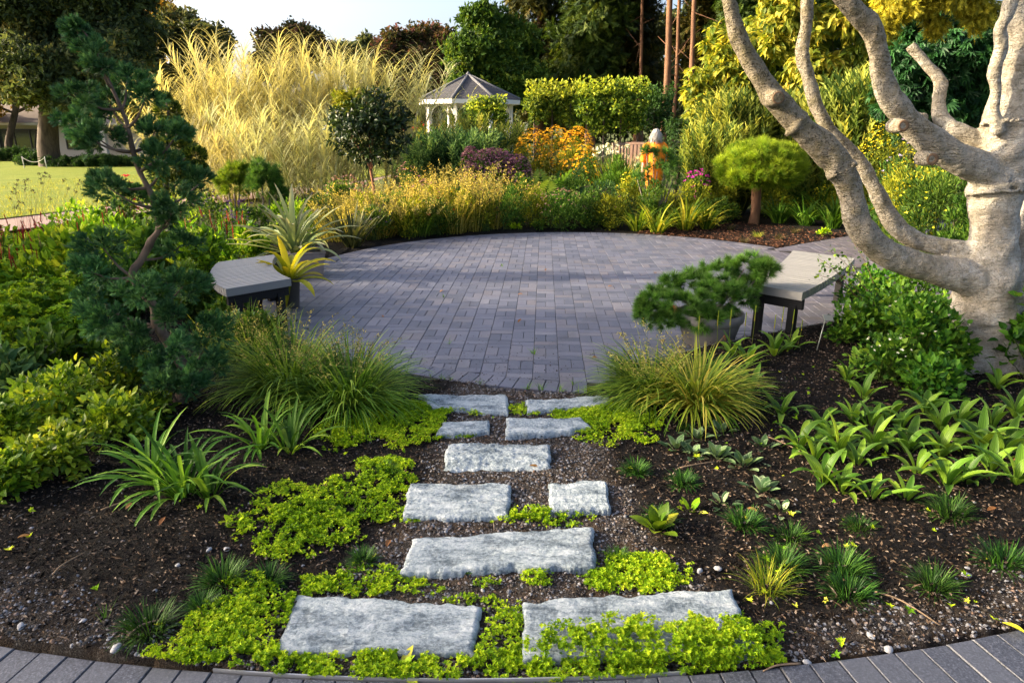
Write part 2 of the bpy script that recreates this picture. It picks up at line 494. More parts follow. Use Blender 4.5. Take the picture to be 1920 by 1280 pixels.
# sandy grit of the stepping-stone path
pcx = np.interp(Y, [1.7, 2.4, 3.0, 3.6, 4.3], [-.05, .0, .08, .02, -.02])
pw_ = np.interp(Y, [1.7, 2.4, 3.0, 3.6, 4.3], [.95, .62, .50, .42, .42])
edge = np.abs(X - pcx) / pw_ + (fbm(X * 4 + 3, Y * 4, 3) - .45) * .9
grit = np.clip((1.12 - edge) * 3, 0, 1) * sm(4.7, 4.4, Y)
grit = np.maximum(grit, .85 * sm(.34, .05, WR - np.hypot(X - WC[0], Y - WC[1]) + (fbm(X * 5, Y * 5 + 9, 3) - .45) * .4) * (Y < 3.5))
gritf = grit
n0, n1 = len(gx), len(gy)
ii = np.arange((n0 - 1))[:, None] * n1 + np.arange(n1 - 1)[None]
mb = MB()
mb.add(np.stack([X, Y, Z], -1), Q=np.stack([ii, ii + n1, ii + n1 + 1, ii + 1], -1).reshape(-1, 4), var=grit.ravel())
m, nt = mat_new('soil')
wp = wpos(nt)
f1, f2, f3 = noise(nt, 55, 8, .7, wp), noise(nt, 9, 4, .6, wp), noise(nt, 170, 3, .6, wp)
mul = mixc(nt, f2, ramp(nt, f1, [(.4, (.001, .0008, .0006)), (.56, (.006, .004, .003)), (.72, (.03, .02, .014))]),
           ramp(nt, f1, [(.4, (.0015, .001, .0008)), (.6, (.012, .008, .006)), (.75, (.05, .036, .026))]))
gr = ramp(nt, f3, [(.3, (.012, .010, .009)), (.5, (.045, .038, .033)), (.62, (.11, .098, .088)), (.75, (.24, .235, .23))])
gr = mixc(nt, ramp(nt, f2, [(.4, (0, 0, 0)), (.7, (1, 1, 1))]), gr, (.085, .055, .034))
col = mixc(nt, attr(nt, 'var'), mul, gr)
dist = nt.nodes.new('ShaderNodeVectorMath'); dist.operation = 'DISTANCE'; nt.links.new(wp, dist.inputs[0]); dist.inputs[1].default_value = (.9, 7.0, 0)
far = nd(nt, 'ShaderNodeMapRange', Value=dist.outputs['Value'], **{'From Min': 8.0, 'From Max': 11.0}).outputs[0]
col = mixc(nt, far, col, mixc(nt, f2, (.05, .075, .015), (.10, .11, .025)))
finish(nt, prin(nt, col, .92, .2, math_(nt, 'ADD', f1, f3), 1.0, .03))
SOIL = m
ground = tag(mb.build('ground', m), kind='structure')

# --- paving bricks
m, nt = mat_new('paver')
rnd = nd(nt, 'ShaderNodeObjectInfo').outputs['Random']
v = math_(nt, 'FRACT', math_(nt, 'ADD', attr(nt, 'var'), rnd))
wp = wpos(nt)
f = noise(nt, 260, 4, .7, wp); g = noise(nt, 1.1, 3, .5, wp)
c = ramp(nt, v, [(0, (.078, .088, .130)), (.35, (.108, .117, .168)), (.7, (.14, .148, .202)), (.9, (.15, .142, .17)), (1, (.18, .186, .235))])
sx = nd(nt, 'ShaderNodeSeparateXYZ', Vector=wp).outputs['X']
warm_light = math_(nt, 'MULTIPLY', nd(nt, 'ShaderNodeMapRange', Value=sx, **{'From Min': 2.0, 'From Max': 4.2}).outputs[0], g)  # warm sunlight on the right-hand paving, painted into the brick colour
c = mixc(nt, math_(nt, 'MULTIPLY', warm_light, .55), c, (.15, .085, .062))
c = mixc(nt, math_(nt, 'MULTIPLY', f, .55), c, (.05, .05, .055), 'MULTIPLY')
c = mixc(nt, ramp(nt, f, [(.62, (0, 0, 0)), (.74, (.6, .6, .6))]), c, (.34, .33, .33))
s1 = noise(nt, .9, 6, .7, wp, 1.5); s2 = noise(nt, 5, 5, .7, wp)
c = mixc(nt, ramp(nt, s1, [(.5, (0, 0, 0)), (.7, (.55, .55, .55))]), c, (.055, .055, .062))
c = mixc(nt, ramp(nt, s2, [(.6, (0, 0, 0)), (.75, (.4, .4, .4))]), c, (.2, .19, .19))
finish(nt, prin(nt, c, .56, .5, f, .35, .003))
PAVER = m
m2, nt = mat_new('walk_paver')
wp = wpos(nt); f = noise(nt, 120, 4, .8, wp)
rnd = nd(nt, 'ShaderNodeObjectInfo').outputs['Random']
c = ramp(nt, f, [(.36, (.018, .02, .027)), (.5, (.05, .054, .07)), (.62, (.11, .115, .14)), (.72, (.28, .285, .31))])
c = mixc(nt, math_(nt, 'MULTIPLY', rnd, .5), c, (.11, .115, .135))
finish(nt, prin(nt, c, .5, .55, f, .35, .003))
WALKM = m2
jo = simple('joint_sand', (.032, .029, .027), .95, .1, 60, .5)
mb = MB()                                # bedding under the bricks
k = 72; an = np.linspace(0, 2 * PI, k, endpoint=False)
ring = np.stack([PC[0] + (PR - .02) * np.cos(an), PC[1] + (PR - .02) * np.sin(an)], -1)
ring[:, 1] = np.where(ring[:, 0] > .57, np.maximum(ring[:, 1], ynear(ring[:, 0])), ring[:, 1])
mb.add(np.c_[ring, np.full(k, -.006)].tolist() + [(PC[0], PC[1], -.006)], T=[(i, (i + 1) % k, k) for i in range(k)])
patio = tag(mb.build('patio', jo), kind='structure')
mb = MB()
xs = np.linspace(3.1, 9, 12)
mb.add(np.concatenate([np.c_[xs, ynear(xs), 0 * xs - .009], np.c_[xs, yfar(xs), 0 * xs - .009]]), Q=[(i, i + 1, 13 + i, 12 + i) for i in range(11)])
side_path = tag(mb.build('side_path', jo), kind='structure')

def clip(poly, p, n):                    # keep the part of a polygon on the side of p that n points away from
    out = []
    for i in range(len(poly)):
        a, b = poly[i], poly[(i + 1) % len(poly)]
        da, db = (a - p) @ n, (b - p) @ n
        if da <= 0: out.append(a)
        if da * db < 0: out.append(a + (b - a) * (da / (da - db)))
    return out
def brick_mb(mb, poly, top=.0, th=.05, ch=.003, var=.5, tilt=(0, 0)):
    poly = np.array(poly); k = len(poly); c = poly.mean(0)
    inn = c + (poly - c) * (1 - ch / np.maximum(np.linalg.norm(poly - c, axis=1, keepdims=True), .01) * 1.3)
    zz = lambda q: (q - c) @ np.array(tilt)
    V = np.concatenate([np.c_[poly, np.full(k, top - th)], np.c_[poly, top - ch + zz(poly)], np.c_[inn, top + zz(inn)], [[c[0], c[1], top]]])
    Q = [(l + i, l + (i + 1) % k, l + k + (i + 1) % k, l + k + i) for l in (0, k) for i in range(k)]
    T = [(2 * k + i, 2 * k + (i + 1) % k, 3 * k) for i in range(k)]
    mb.add(V, Q=Q, T=T, var=var)
yaw = math.radians(2.6)
ex, ey = np.array([math.cos(yaw), -math.sin(yaw)]), np.array([math.sin(yaw), math.cos(yaw)])
U = .195; GAP = .0035
bricks = []
o = G(1002, 640)[:2]
for i in range(-24, 42):
    off = R.uniform(-.006, .006) + (U * .5 if i % 2 else 0) + [0, .06, -.03][i % 3] * .4
    for j in range(-14, 40):
        base = o + ex * (i * U) + ey * (j * U + off)
        if not paved(*(base + (ex + ey) * U / 2), .15): continue
        if j % 1 == 0 and (i + j) % 2 == 0 or True:
            # basket weave: a pair on end, then a pair laid flat, turn by turn
            if j % 2 == 0: rects = [(0, 0, .5, 1), (.5, 0, 1, 1)]
            else: rects = [(0, 0, 1, .5), (0, .5, 1, 1)]
        for (a, b, c_, d) in rects:
            q = [base + ex * (x * U + sx_ * GAP / 2) + ey * (y * U + sy_ * GAP / 2) for x, y, sx_, sy_ in
                 ((a, b, 1, 1), (c_, b, -1, 1), (c_, d, -1, -1), (a, d, 1, -1))]
            c0 = sum(q) / 4
            r = np.hypot(*(c0 - PC))
            inpath = c0[0] > 3.0 and c0[1] < yfar(c0[0]) + .1 and r > PR - .1
            if not inpath:
                n = (c0 - PC) / max(r, 1e-6)
                q = clip(q, PC + n * (PR - .205), n)
            else:
                q = clip(q, np.array([3.79, 10.05]), np.array([-.593, .805]))
            if len(q) > 2 and c0[0] > .3:
                s_ = float(ynear(c0[0] + .1) - ynear(c0[0] - .1)) / .2
                n = np.array([s_, -1.0]) / math.hypot(s_, 1)
                q = clip(q, np.array([c0[0], float(ynear(c0[0])) + .01]), n)
            if len(q) < 3: continue
            qa = np.array(q); ar = abs(np.sum(qa[:, 0] * np.roll(qa[:, 1], -1) - qa[:, 1] * np.roll(qa[:, 0], -1))) / 2
            if ar > .0022: bricks.append((qa, 0.0))
nb = int(2 * PI * PR / .104)
for i in range(nb):                      # soldier course round the rim
    a0, a1 = 2 * PI * (i + .025) / nb, 2 * PI * (i + .975) / nb
    q = [PC + r * np.array([math.cos(a), math.sin(a)]) for r, a in ((PR - .2, a0), (PR, a0), (PR, a1), (PR - .2, a1))]
    c0 = sum(q) / 4
    if c0[0] > .5 and c0[1] < ynear(c0[0]) + .1: continue
    if c0[0] > 3.2 and ynear(c0[0]) < c0[1] < yfar(c0[0]): continue
    bricks.append((np.array(q), .002))
def inview(c): 
    zc = c[1] * CT + H * ST
    return abs(c[0] / zc * F) < 950 and c[1] > 4.3
bricks.sort(key=lambda b: np.hypot(*b[0].mean(0)) + (0 if inview(b[0].mean(0)) else 100))
rest = MB()
for i, (q, tz) in enumerate(bricks):
    t = R.normal(size=2) * .004; top = tz + R.normal() * .0008
    if i < 300:
        mb = MB(); c = q.mean(0); brick_mb(mb, q - c, 0, var=R.random(), tilt=t)
        mb.build('paver', PAVER, patio, smooth=False, loc=(c[0], c[1], top))
    else: brick_mb(rest, q, top, var=R.random(), tilt=t)
tag(rest.build('pavers', PAVER, patio, smooth=False), kind='stuff')

# --- front walk at the foot of the picture
mb = MB(); k = 40; an = np.linspace(-2.35, -.8, k)
inn = WC + (WR + .003) * np.stack([np.cos(an), np.sin(an)], -1); out = WC + (WR + 1.6) * np.stack([np.cos(an), np.sin(an)], -1)
mb.add(np.concatenate([np.c_[inn, np.full(k, -.012)], np.c_[out, np.full(k, -.012)]]), Q=[(i, k + i, k + i + 1, i + 1) for i in range(k - 1)])
walk = tag(mb.build('front_walk', jo), kind='structure')
pit = .106 / WR
for row in range(2):
    for i in range(-30, 31):
        a0, a1 = -PI / 2 + (i + .02) * pit, -PI / 2 + (i + .98) * pit
        r0 = WR + .004 + row * .215
        q = np.array([WC + r * np.array([math.cos(a), math.sin(a)]) for r, a in ((r0, a0), (r0 + .21, a0), (r0 + .21, a1), (r0, a1))])
        c = q.mean(0)
        mb = MB(); brick_mb(mb, q - c, 0, var=R.random(), ch=.005, tilt=R.normal(size=2) * .006)
        mb.build('paver', WALKM, walk, smooth=False, loc=(c[0], c[1], .012 + R.normal() * .0012))
EDGE = simple('edging_metal', (.42, .42, .43), .45, .5, 30, .15, metal=.6)
def strip(name, pts, h, label, sub=None):
    pts = np.array(pts, float); k = len(pts); d = nrm(np.gradient(pts[:, :2], axis=0)); n = np.stack([-d[:, 1], d[:, 0]], -1) * .0025
    mb = MB()
    V = np.concatenate([np.c_[pts[:, :2] + s * n, pts[:, 2] + z] for s, z in ((1, -.1), (1, h), (-1, h), (-1, -.1))])
    Q = [(l * k + i, l * k + i + 1, (l + 1) * k + i + 1, (l + 1) * k + i) for l in range(3) for i in range(k - 1)]
    mb.add(V, Q=Q)
    return tag(mb.build(name, EDGE, smooth=False), label, 'edging')
_e = [math.atan2(*(G(x, y)[:2] - WC)[::-1]) for x, y in ((400, 1262), (1290, 1277))]; an = np.linspace(_e[0], _e[1], 30)
strip('edging_strip', np.c_[WC + (WR - .004) * np.stack([np.cos(an), np.sin(an)], -1), 0 * an], .018, 'thin metal edging strip between front walk and lime green groundcover')
xs = np.linspace(.75, 3.3, 30)
strip('edging_strip', np.c_[xs, ynear(xs) - .005, 0 * xs], .1, 'curved pale metal edging strip between mulched bed and pot on the terrace')

# --- lawn and the pink path beside it
xs_n = np.array([[-13.5, 5.0], [-11.6, 9.0], [-10.0, 13.2], [-9.3, 15.4], [-7.2, 20.5], [-5.5, 26], [-4.5, 58]])
yy = np.linspace(4, 57, 54); xe = np.interp(yy, xs_n[:, 1], xs_n[:, 0])
fr = np.linspace(0, 1, 30)
X = xe[:, None] - fr[None] ** 1.5 * (70 + 0 * xe[:, None]); Yg = np.repeat(yy[:, None], 30, 1)
mb = MB(); ii = np.arange(53)[:, None] * 30 + np.arange(29)[None]
mb.add(np.stack([X, Yg, hz(X, Yg) + .03], -1), Q=np.stack([ii, ii + 30, ii + 31, ii + 1], -1).reshape(-1, 4))
m, nt = mat_new('lawn')
wp = wpos(nt); f = noise(nt, 1.3, 5, .6, wp); g = noise(nt, 60, 4, .7, wp)
c = ramp(nt, f, [(.3, (.15, .21, .02)), (.55, (.22, .26, .025)), (.75, (.30, .29, .04))])
c = mixc(nt, math_(nt, 'MULTIPLY', g, .5), c, (.05, .08, .012))
finish(nt, prin(nt, c, .9, .15, g, 1.0, .06))
lawn = tag(mb.build('lawn', m), kind='structure')
n = 26000
q = R.random(n) ** 1.6; by = 6 + q * 26; bx = np.interp(by, xs_n[:, 1], xs_n[:, 0]) - R.random(n) ** 1.5 * 12 - .02
mb = MB(); blades(mb, np.stack([bx, by, hz(bx, by) + .02], -1), R.random(n) * 2 * PI, R.random(n) * .5, .5 + R.random(n) * .8, R.uniform(.05, .10, n), .012, S=2)
GRASSL = leafmat('lawn_grass', [(.15, .21, .02), (.26, .29, .03), (.36, .33, .06)], .4)
tag(mb.build('lawn_grass', GRASSL), 'short mown lawn grass along the pink path', 'grass', kind='stuff')
mb = MB(); k = len(yy)
mb.add(np.concatenate([np.c_[xe - .03, yy, hz(xe, yy) + .012], np.c_[xe + 1.75, yy, hz(xe, yy) + .012]]), Q=[(i, k + i, k + i + 1, i + 1) for i in range(k - 1)])
tag(mb.build('pink_path', simple('pink_concrete', (.23, .155, .13), .85, .25, 14, .3)), kind='structure')

# --- stepping stones
m, nt = mat_new('bluestone')
oc = wpos(nt)
mp = nt.nodes.new('ShaderNodeMapping'); nt.links.new(oc, mp.inputs[0]); mp.inputs['Rotation'].default_value = (0, 0, .6); mp.inputs['Scale'].default_value = (1, 2.3, 1); ob = mp.outputs[0]
f = noise(nt, 6, 9, .7, ob, .25); g = noise(nt, 75, 6, .75, oc, .2); s_ = noise(nt, 17, 6, .72, ob, .4); l_ = noise(nt, 2.2, 3, .5, oc)
c = ramp(nt, math_(nt, 'MULTIPLY_ADD', g, .45, math_(nt, 'MULTIPLY', f, .6)), [(.40, (.07, .095, .118)), (.47, (.18, .22, .25)), (.53, (.33, .385, .42)), (.62, (.53, .57, .59))])
c = mixc(nt, ramp(nt, s_, [(.55, (0, 0, 0)), (.66, (.7, .7, .7))]), c, (.12, .145, .165))
c = mixc(nt, ramp(nt, l_, [(.62, (0, 0, 0)), (.8, (.35, .35, .35))]), c, (.30, .25, .20))
hh = math_(nt, 'ADD', math_(nt, 'MULTIPLY', f, 1.0), math_(nt, 'MULTIPLY', g, .4))
finish(nt, prin(nt, c, .8, .3, hh, .9, .035))
STONE = m
def stone(quad, label, th=.075, rough=.014, tilt=0.0, nx=96, ny=44, slope=0.0):
    """quad: picture corners far-left, far-right, near-right, near-left"""
    c = [G(*p, .05)[:2] for p in quad]
    ctr = sum(c) / 4
    u, v = np.meshgrid(np.linspace(0, 1, nx), np.linspace(0, 1, ny), indexing='ij')
    u, v = u[..., None], v[..., None]
    p = (c[3] * (1 - u) + c[2] * u) * (1 - v) + (c[0] * (1 - u) + c[1] * u) * v
    u, v = u[..., 0], v[..., 0]
    sd = R.uniform(0, 40)
    eu, ev = np.minimum(u, 1 - u), np.minimum(v, 1 - v)
    # ragged split edges
    jx = (fbm(p[..., 1] * 13 + sd, p[..., 0] * 2 + sd, 4) - .47) * .04 * sm(.12, 0, eu)
    jy = (fbm(p[..., 0] * 10 + sd * 2, p[..., 1] * 2, 4) - .47) * .06 * sm(.3, 0, ev)
    z = .034 + (fbm(p[..., 0] * 5 + sd, p[..., 1] * 8, 5) - .47) * rough * 1.3 + (np.abs(fbm(p[..., 0] * 13 + p[..., 1] * 9 + sd, p[..., 1] * 26 - p[..., 0] * 7, 4) - .47) - .06) * -min(rough, .012) * 2.0 + (fbm(p[..., 0] * 60 + sd, p[..., 1] * 60, 3) - .45) * rough * .55
    ed = np.minimum(eu * np.linalg.norm(c[1] - c[0]), ev * np.linalg.norm(c[0] - c[3]))
    z = z - .010 * sm(.014, 0, ed) - slope * sm(.45, 0, v) * (.6 + .8 * fbm(p[..., 0] * 7 + sd, u * 0, 3))
    V = np.stack([p[..., 0] - ctr[0] + jx, p[..., 1] - ctr[1] + jy, z], -1)
    mb = MB(); ii = np.arange(nx - 1)[:, None] * ny + np.arange(ny - 1)[None]
    idx = np.arange(nx * ny).reshape(nx, ny)
    rim = np.concatenate([idx[:, 0], idx[-1, 1:], idx[-2::-1, -1], idx[0, -2:0:-1]])
    Vf = V.reshape(-1, 3)
    low = Vf[rim].copy(); low[:, 2] -= th; low[:, :2] *= 1.01
    mid = Vf[rim].copy(); mid[:, 2] -= th * .45; mid[:, :2] += R.normal(size=(len(rim), 2)) * .003
    k = len(rim); o = nx * ny; a = np.arange(k); b = (a + 1) % k
    Q = np.concatenate([np.stack([ii, ii + ny, ii + ny + 1, ii + 1], -1).reshape(-1, 4),
                        np.stack([rim[b], rim[a], o + a, o + b], -1), np.stack([o + b, o + a, o + k + a, o + k + b], -1)])
    mb.add(np.concatenate([Vf, mid, low]), Q=Q)
    tag(mb.build('stepping_stone', STONE, loc=(ctr[0], ctr[1], 0)), label, 'stone', 'stepping stones up to the terrace')
    STONES.append(np.array(c))
STONES = []
stone([(556, 1104), (906, 1128), (890, 1216), (518, 1212)], 'large grey stepping stone nearest the front walk, tapering toward its left end', rough=.008)
stone([(980, 1118), (1376, 1094), (1424, 1212), (984, 1226)], 'largest grey stepping stone with lime groundcover creeping over its front edge', rough=.009)
stone([(772, 1000), (1112, 978), (1116, 1050), (751, 1062)], 'long pale slab with a ragged back edge lying alone across the path', rough=.008)
stone([(768, 898), (960, 898), (957, 962), (756, 961)], 'squared grey slab beside the small square slab, halfway up the path', rough=.01)
stone([(1031, 897), (1140, 895), (1148, 948), (1033, 950)], 'small square grey slab halfway up the path', rough=.009)
stone([(842, 826), (1030, 826), (1032, 866), (830, 868)], 'thick rough slab with a split face, lying alone above the squared slabs', rough=.02, slope=.03)
stone([(830, 784), (918, 782), (919, 801), (820, 807)], 'smallest grey slab, wedged in groundcover beside the dark soil channel', rough=.008, nx=48, ny=26)
stone([(950, 777), (1088, 777), (1108, 793), (946, 811)], 'grey slab with a pointed right end just below the terrace pair', rough=.01, nx=70, ny=30)
stone([(782, 735), (948, 734), (956, 769), (812, 758)], 'bluish slab against the terrace rim on the side of the tall grasses with dark stems', rough=.014, nx=70, ny=30)
stone([(984, 744), (1142, 735), (1144, 750), (990, 765)], 'narrow slab against the terrace rim, its end under the yellowing grass', rough=.012, nx=70, ny=30)
R = np.random.default_rng(202)
# ================================================================== LARGE BACKGROUND: trees, gazebo, house, hedges
def crown(mb, blobs, n, tpl, L, W=None, sub=22, subr=(.26, .42), droop=0.0, outw=.7, var_lo=0.0):
    """leaves on the many small lobes of each (centre, radii) blob"""
    blobs = [(np.array(c, float), np.array(r, float) if np.ndim(r) else np.full(3, float(r))) for c, r in blobs]
    wt = np.array([np.prod(r) ** .67 for _, r in blobs]); wt /= wt.sum()
    for (c, r), wgt in zip(blobs, wt):
        nl = max(8, int(n * wgt)); k = sub
        d = rdir(k, .15)
        lc = c + d * r * R.uniform(.45, .95, (k, 1)); lr = r.mean() * R.uniform(subr[0], subr[1], k)
        i = R.integers(0, k, nl)
        dd = rdir(nl, .25)
        p = lc[i] + dd * (lr[i] * R.random(nl) ** .35)[:, None] * np.array([1, 1, .75])
        out = nrm(p - c)
        D = nrm(dd * outw + rdir(nl) * .8 + np.array([0, 0, -droop]))
        U = nrm(out * .5 + rdir(nl) * .7 + np.array([0, 0, .8]))
        lv = R.random(k)
        place(mb, tpl, p, D, U, L * R.uniform(.7, 1.25, nl), None if W is None else W * R.uniform(.8, 1.2, nl),
              var=np.clip(.35 * lv[i] + .65 * R.random(nl), 0, 1) * (1 - var_lo) + var_lo)
def pxblobs(Y, L):                       # picture ellipses (cx, cy, rx, ry[, dY]) at a distance -> crown blobs
    out = []
    for e in L:
        y = Y + (e[4] if len(e) > 4 else 0)
        c = P(e[0], e[1], y); s = S(c)
        out.append((c, np.array([e[2] * s, (e[2] + e[3]) * .5 * s, e[3] * s])))
    return out
def tree(name, label, cat, base, blobs, n, tpl, L, leaf, bark, W=None, tr=.3, top=.75, limbs=True, sub=22, droop=0.0, group=None, subr=(.26, .42), var_lo=0.0, lean=0.0):
    base = np.array(base, float)
    t = thing(name, label, cat, base, group=group)
    cen = np.mean([b[0] for b in blobs], 0); hi = max(b[0][2] + b[1][2] * .6 for b in blobs)
    tb = MB(); h = hi - base[2]
    cen = base * .65 + cen * .35
    mid = np.array([cen[0], cen[1], base[2] + h * .45])
    pts = np.array([base - (0, 0, .2), base + (mid - base) * (.12, .12, .3), mid, [cen[0], cen[1], base[2] + h * top]]) - base
    tube(tb, pts, [tr * 1.25, tr, tr * .7, tr * .12], 10, 16, lump=.25)
    if limbs:
        for c, r in blobs:
            s0 = pts[1] * .4 + pts[2] * .6
            e = c - base
            tube(tb, [s0, s0 * .5 + e * .5 + (0, 0, -.12 * h * .3), e], [tr * .45, tr * .3, tr * .08], 6, 8)
    tb.build('trunk', bark, t)
    cb = MB(); crown(cb, [(c - base, r) for c, r in blobs], n, tpl, L, W, sub, subr, droop, var_lo=var_lo)
    cb.build('crown', leaf, t, smooth=False)
    return t
BARKD = barkmat('bark_dark', (.03, .022, .016), (.11, .08, .06))
BARKP = barkmat('bark_pine', (.06, .03, .018), (.22, .115, .065))
BARKG = barkmat('bark_grey', (.09, .075, .06), (.25, .21, .17))
L_OAK = leafmat('oak_leaf', [(.022, .036, .024), (.05, .075, .042), (.09, .12, .06), (.20, .16, .05)], .38)
L_GOLD = leafmat('sunglow_leaf', [(.10, .07, .012), (.22, .14, .02), (.36, .22, .03)], .5)  # orange glow of the low sun painted into yellow leaves
L_MYR = leafmat('myrtle_leaf', [(.02, .035, .014), (.05, .07, .022), (.11, .07, .035), (.20, .08, .085)], .35)
L_BRIGHT = leafmat('bright_leaf', [(.02, .05, .012), (.04, .09, .018), (.075, .13, .022), (.16, .19, .03)], .35)
L_CON = leafmat('conifer_spray', [(.012, .035, .010), (.03, .065, .015), (.06, .10, .018), (.11, .13, .025)], .3)
L_CONB = leafmat('conifer_spray_brown', [(.016, .026, .009), (.042, .055, .014), (.085, .085, .02), (.16, .115, .03)], .3)
L_HEDGE = leafmat('hedge_leaf', [(.015, .05, .010), (.05, .11, .016), (.15, .22, .03), (.38, .40, .05)], .42)
L_HEDGED = leafmat('dark_hedge_leaf', [(.012, .04, .012), (.025, .07, .02), (.05, .11, .03)], .3)
L_MAG = leafmat('magnolia_leaf', [(.04, .10, .02), (.15, .22, .03), (.34, .35, .05), (.52, .42, .08)], .45, .42)
L_BIGD = leafmat('palmate_leaf', [(.012, .05, .02), (.022, .08, .03), (.04, .12, .04)], .3, .4, .5)
L_WILL = leafmat('willow_leaf', [(.06, .13, .035), (.14, .22, .06), (.28, .34, .09), (.40, .40, .10)], .42)
L_GCYP = leafmat('golden_cypress', [(.16, .19, .02), (.36, .35, .04), (.58, .52, .07)], .45)

# trees far left, on the far side of the lawn
def T(name, label, cat, bx, bY, el, n, tpl, L, leaf, bark, **k):
    return tree(name, label, cat, at(bx, bY), pxblobs(bY, el), n, tpl, L, leaf, bark, **k)
T('shade_tree', 'big dark shade tree with a thick trunk in front of the low house', 'tree', 97, 48,
  [(40, 30, 110, 70), (150, 40, 110, 80, 2), (60, 140, 110, 60, -2), (200, 130, 90, 60, -1), (120, -60, 120, 70), (235, 55, 60, 60, 2), (150, 190, 70, 35, -2), (-60, 90, 70, 110), (255, -30, 50, 50, 3)], 15000, CLUS, .55, L_OAK, BARKD, tr=.62, sub=34)
T('shade_tree', 'dark grey-green tree at the lawn edge between the big shade tree and the tall reeds', 'tree', 300, 55,
  [(320, 110, 70, 60), (385, 90, 48, 50, 1), (290, 190, 70, 60, -1), (380, 180, 55, 60), (330, 60, 55, 40, 2), (400, 230, 50, 50)], 9000, CLUS, .55, L_OAK, BARKD, tr=.4, sub=30)
T('sunglow_tree', 'sunlit golden tree glimpsed behind the big shade tree', 'tree', 20, 64,
  [(15, 110, 60, 60), (-50, 160, 70, 80), (310, 60, 45, 50)], 3500, CLUS, .6, L_GOLD, BARKD, tr=.3)
T('crape_myrtle', 'pinkish-topped tree rising behind the middle of the tall reeds', 'tree', 545, 50,
  [(515, 85, 42, 32), (570, 78, 45, 30, 1), (545, 120, 65, 35), (600, 110, 30, 30), (490, 130, 30, 30)], 4200, CLUS, .42, L_MYR, BARKD, tr=.22, sub=30)
T('round_tree', 'small round dark tree low on the skyline beside the pinkish tree', 'tree', 668, 58,
  [(655, 112, 40, 32), (690, 105, 32, 30)], 2000, CLUS, .5, L_OAK, BARKD, tr=.2)
T('crape_myrtle', 'brownish-green tree standing left of the gazebo roof', 'tree', 775, 46,
  [(745, 95, 50, 40), (790, 85, 50, 38, 1), (725, 150, 50, 50), (800, 140, 55, 55), (760, 190, 70, 40), (830, 90, 30, 32)], 6500, CLUS, .42, L_MYR, BARKD, tr=.25, sub=30)
T('broadleaf_tree', 'bright green rounded tree directly behind the gazebo', 'tree', 925, 40,
  [(905, 50, 45, 42), (890, 120, 62, 55, -1), (945, 100, 60, 60), (960, 160, 60, 45, -1), (880, 175, 55, 35, -1.5), (920, 150, 75, 60)], 11000, CLUS, .40, L_BRIGHT, BARKD, tr=.3, sub=38)
# dark conifer wood on the right
con = [(1010, 46, 'tall dark conifer just behind the bright rounded tree', L_CONB, [(1000, 20, 70, 70), (1010, 120, 60, 70), (1000, -80, 60, 80), (1030, 190, 50, 50)]),
       (1105, 42, 'dense dark conifer above the first clipped hedge block', L_CON, [(1110, 60, 75, 70), (1100, 140, 80, 60), (1110, -50, 70, 80), (1120, 200, 60, 40)]),
       (1195, 45, 'brown-tinged conifer left of the bare reddish trunks', L_CONB, [(1185, 30, 60, 70), (1195, 120, 45, 60), (1180, -70, 70, 80), (1190, 180, 50, 50)]),
       (1320, 40, 'dark conifer to the right of the bare reddish trunks', L_CONB, [(1320, 40, 55, 70), (1330, -60, 70, 70), (1330, 130, 50, 60), (1330, 200, 40, 50)]),
       (1420, 36, 'dark conifer behind the yellow-leaved magnolia bushes', L_CON, [(1420, 30, 80, 80), (1440, -60, 80, 80), (1500, 60, 70, 80)]),
       (1600, 38, 'dark conifer behind the arching pale limbs', L_CON, [(1600, 40, 90, 90), (1700, 60, 90, 90), (1760, -40, 100, 90), (1640, -60, 90, 80)])]
for bx, Yc, lab, mt, el in con:
    T('conifer', lab, 'conifer', bx, Yc, el, 8500, SPRAYS, .62, mt, BARKP, W=.62, tr=.3, sub=46, droop=.25, group='conifers of the dark wood', subr=(.2, .36), limbs=False, top=.9)
for bx, Yc, tr, lab in ((1240, 37, .16, 'thicker of two bare reddish trunks beside the clipped hedge'), (1257, 38.5, .10, 'thinner bare trunk close against the thicker reddish one'),
                        (1283, 36, .12, 'bare conifer trunk wrapped by climbing leaves near the magnolia bushes'), (1192, 40, .09, 'sunlit thin bare trunk high among the dark conifers')):
    b = at(bx, Yc); t = thing('conifer', lab, 'conifer', b, group='conifers of the dark wood')
    mb = MB(); tube(mb, [(0, 0, -.2), (.05, 0, 4), (-.05, .1, 8), (.1, 0, 13)], [tr * 1.2, tr, tr * .85, tr * .6], 9, 20, lump=.3)
    A = np.stack([R.normal(size=14) * .02, R.normal(size=14) * .02, R.uniform(3, 12, 14)], -1); dr = rdir(14, .1)
    sticks(mb, A, A + dr * R.uniform(.5, 1.6, (14, 1)), .03, .01)
    mb.build('trunk', BARKP, t)
    cb = MB(); crown(cb, [((0, 0, 10.5), (2.2, 2, 2.6))], 1400, SPRAYS, .6, .6, sub=30, droop=.3)
    cb.build('crown', L_CONB, t, smooth=False)
# far dark wood that closes every gap low on the skyline
mb = MB()
bl = []
for px in range(-500, 2500, 60):
    c = at(px, 78 + R.uniform(-5, 8)); bl.append((c + (0, 0, 2.5), (4.2, 3, 4.0 + 1.5 * R.random())))
    if px > 880: bl.append((c + (0, -8, 8), (4.2, 3, 5.5)))
crown(mb, bl, 26000, CLUS, .95, sub=16)
tag(mb.build('distant_wood', L_OAK, smooth=False), 'dark distant wood closing the view behind the garden', 'woodland', kind='stuff')

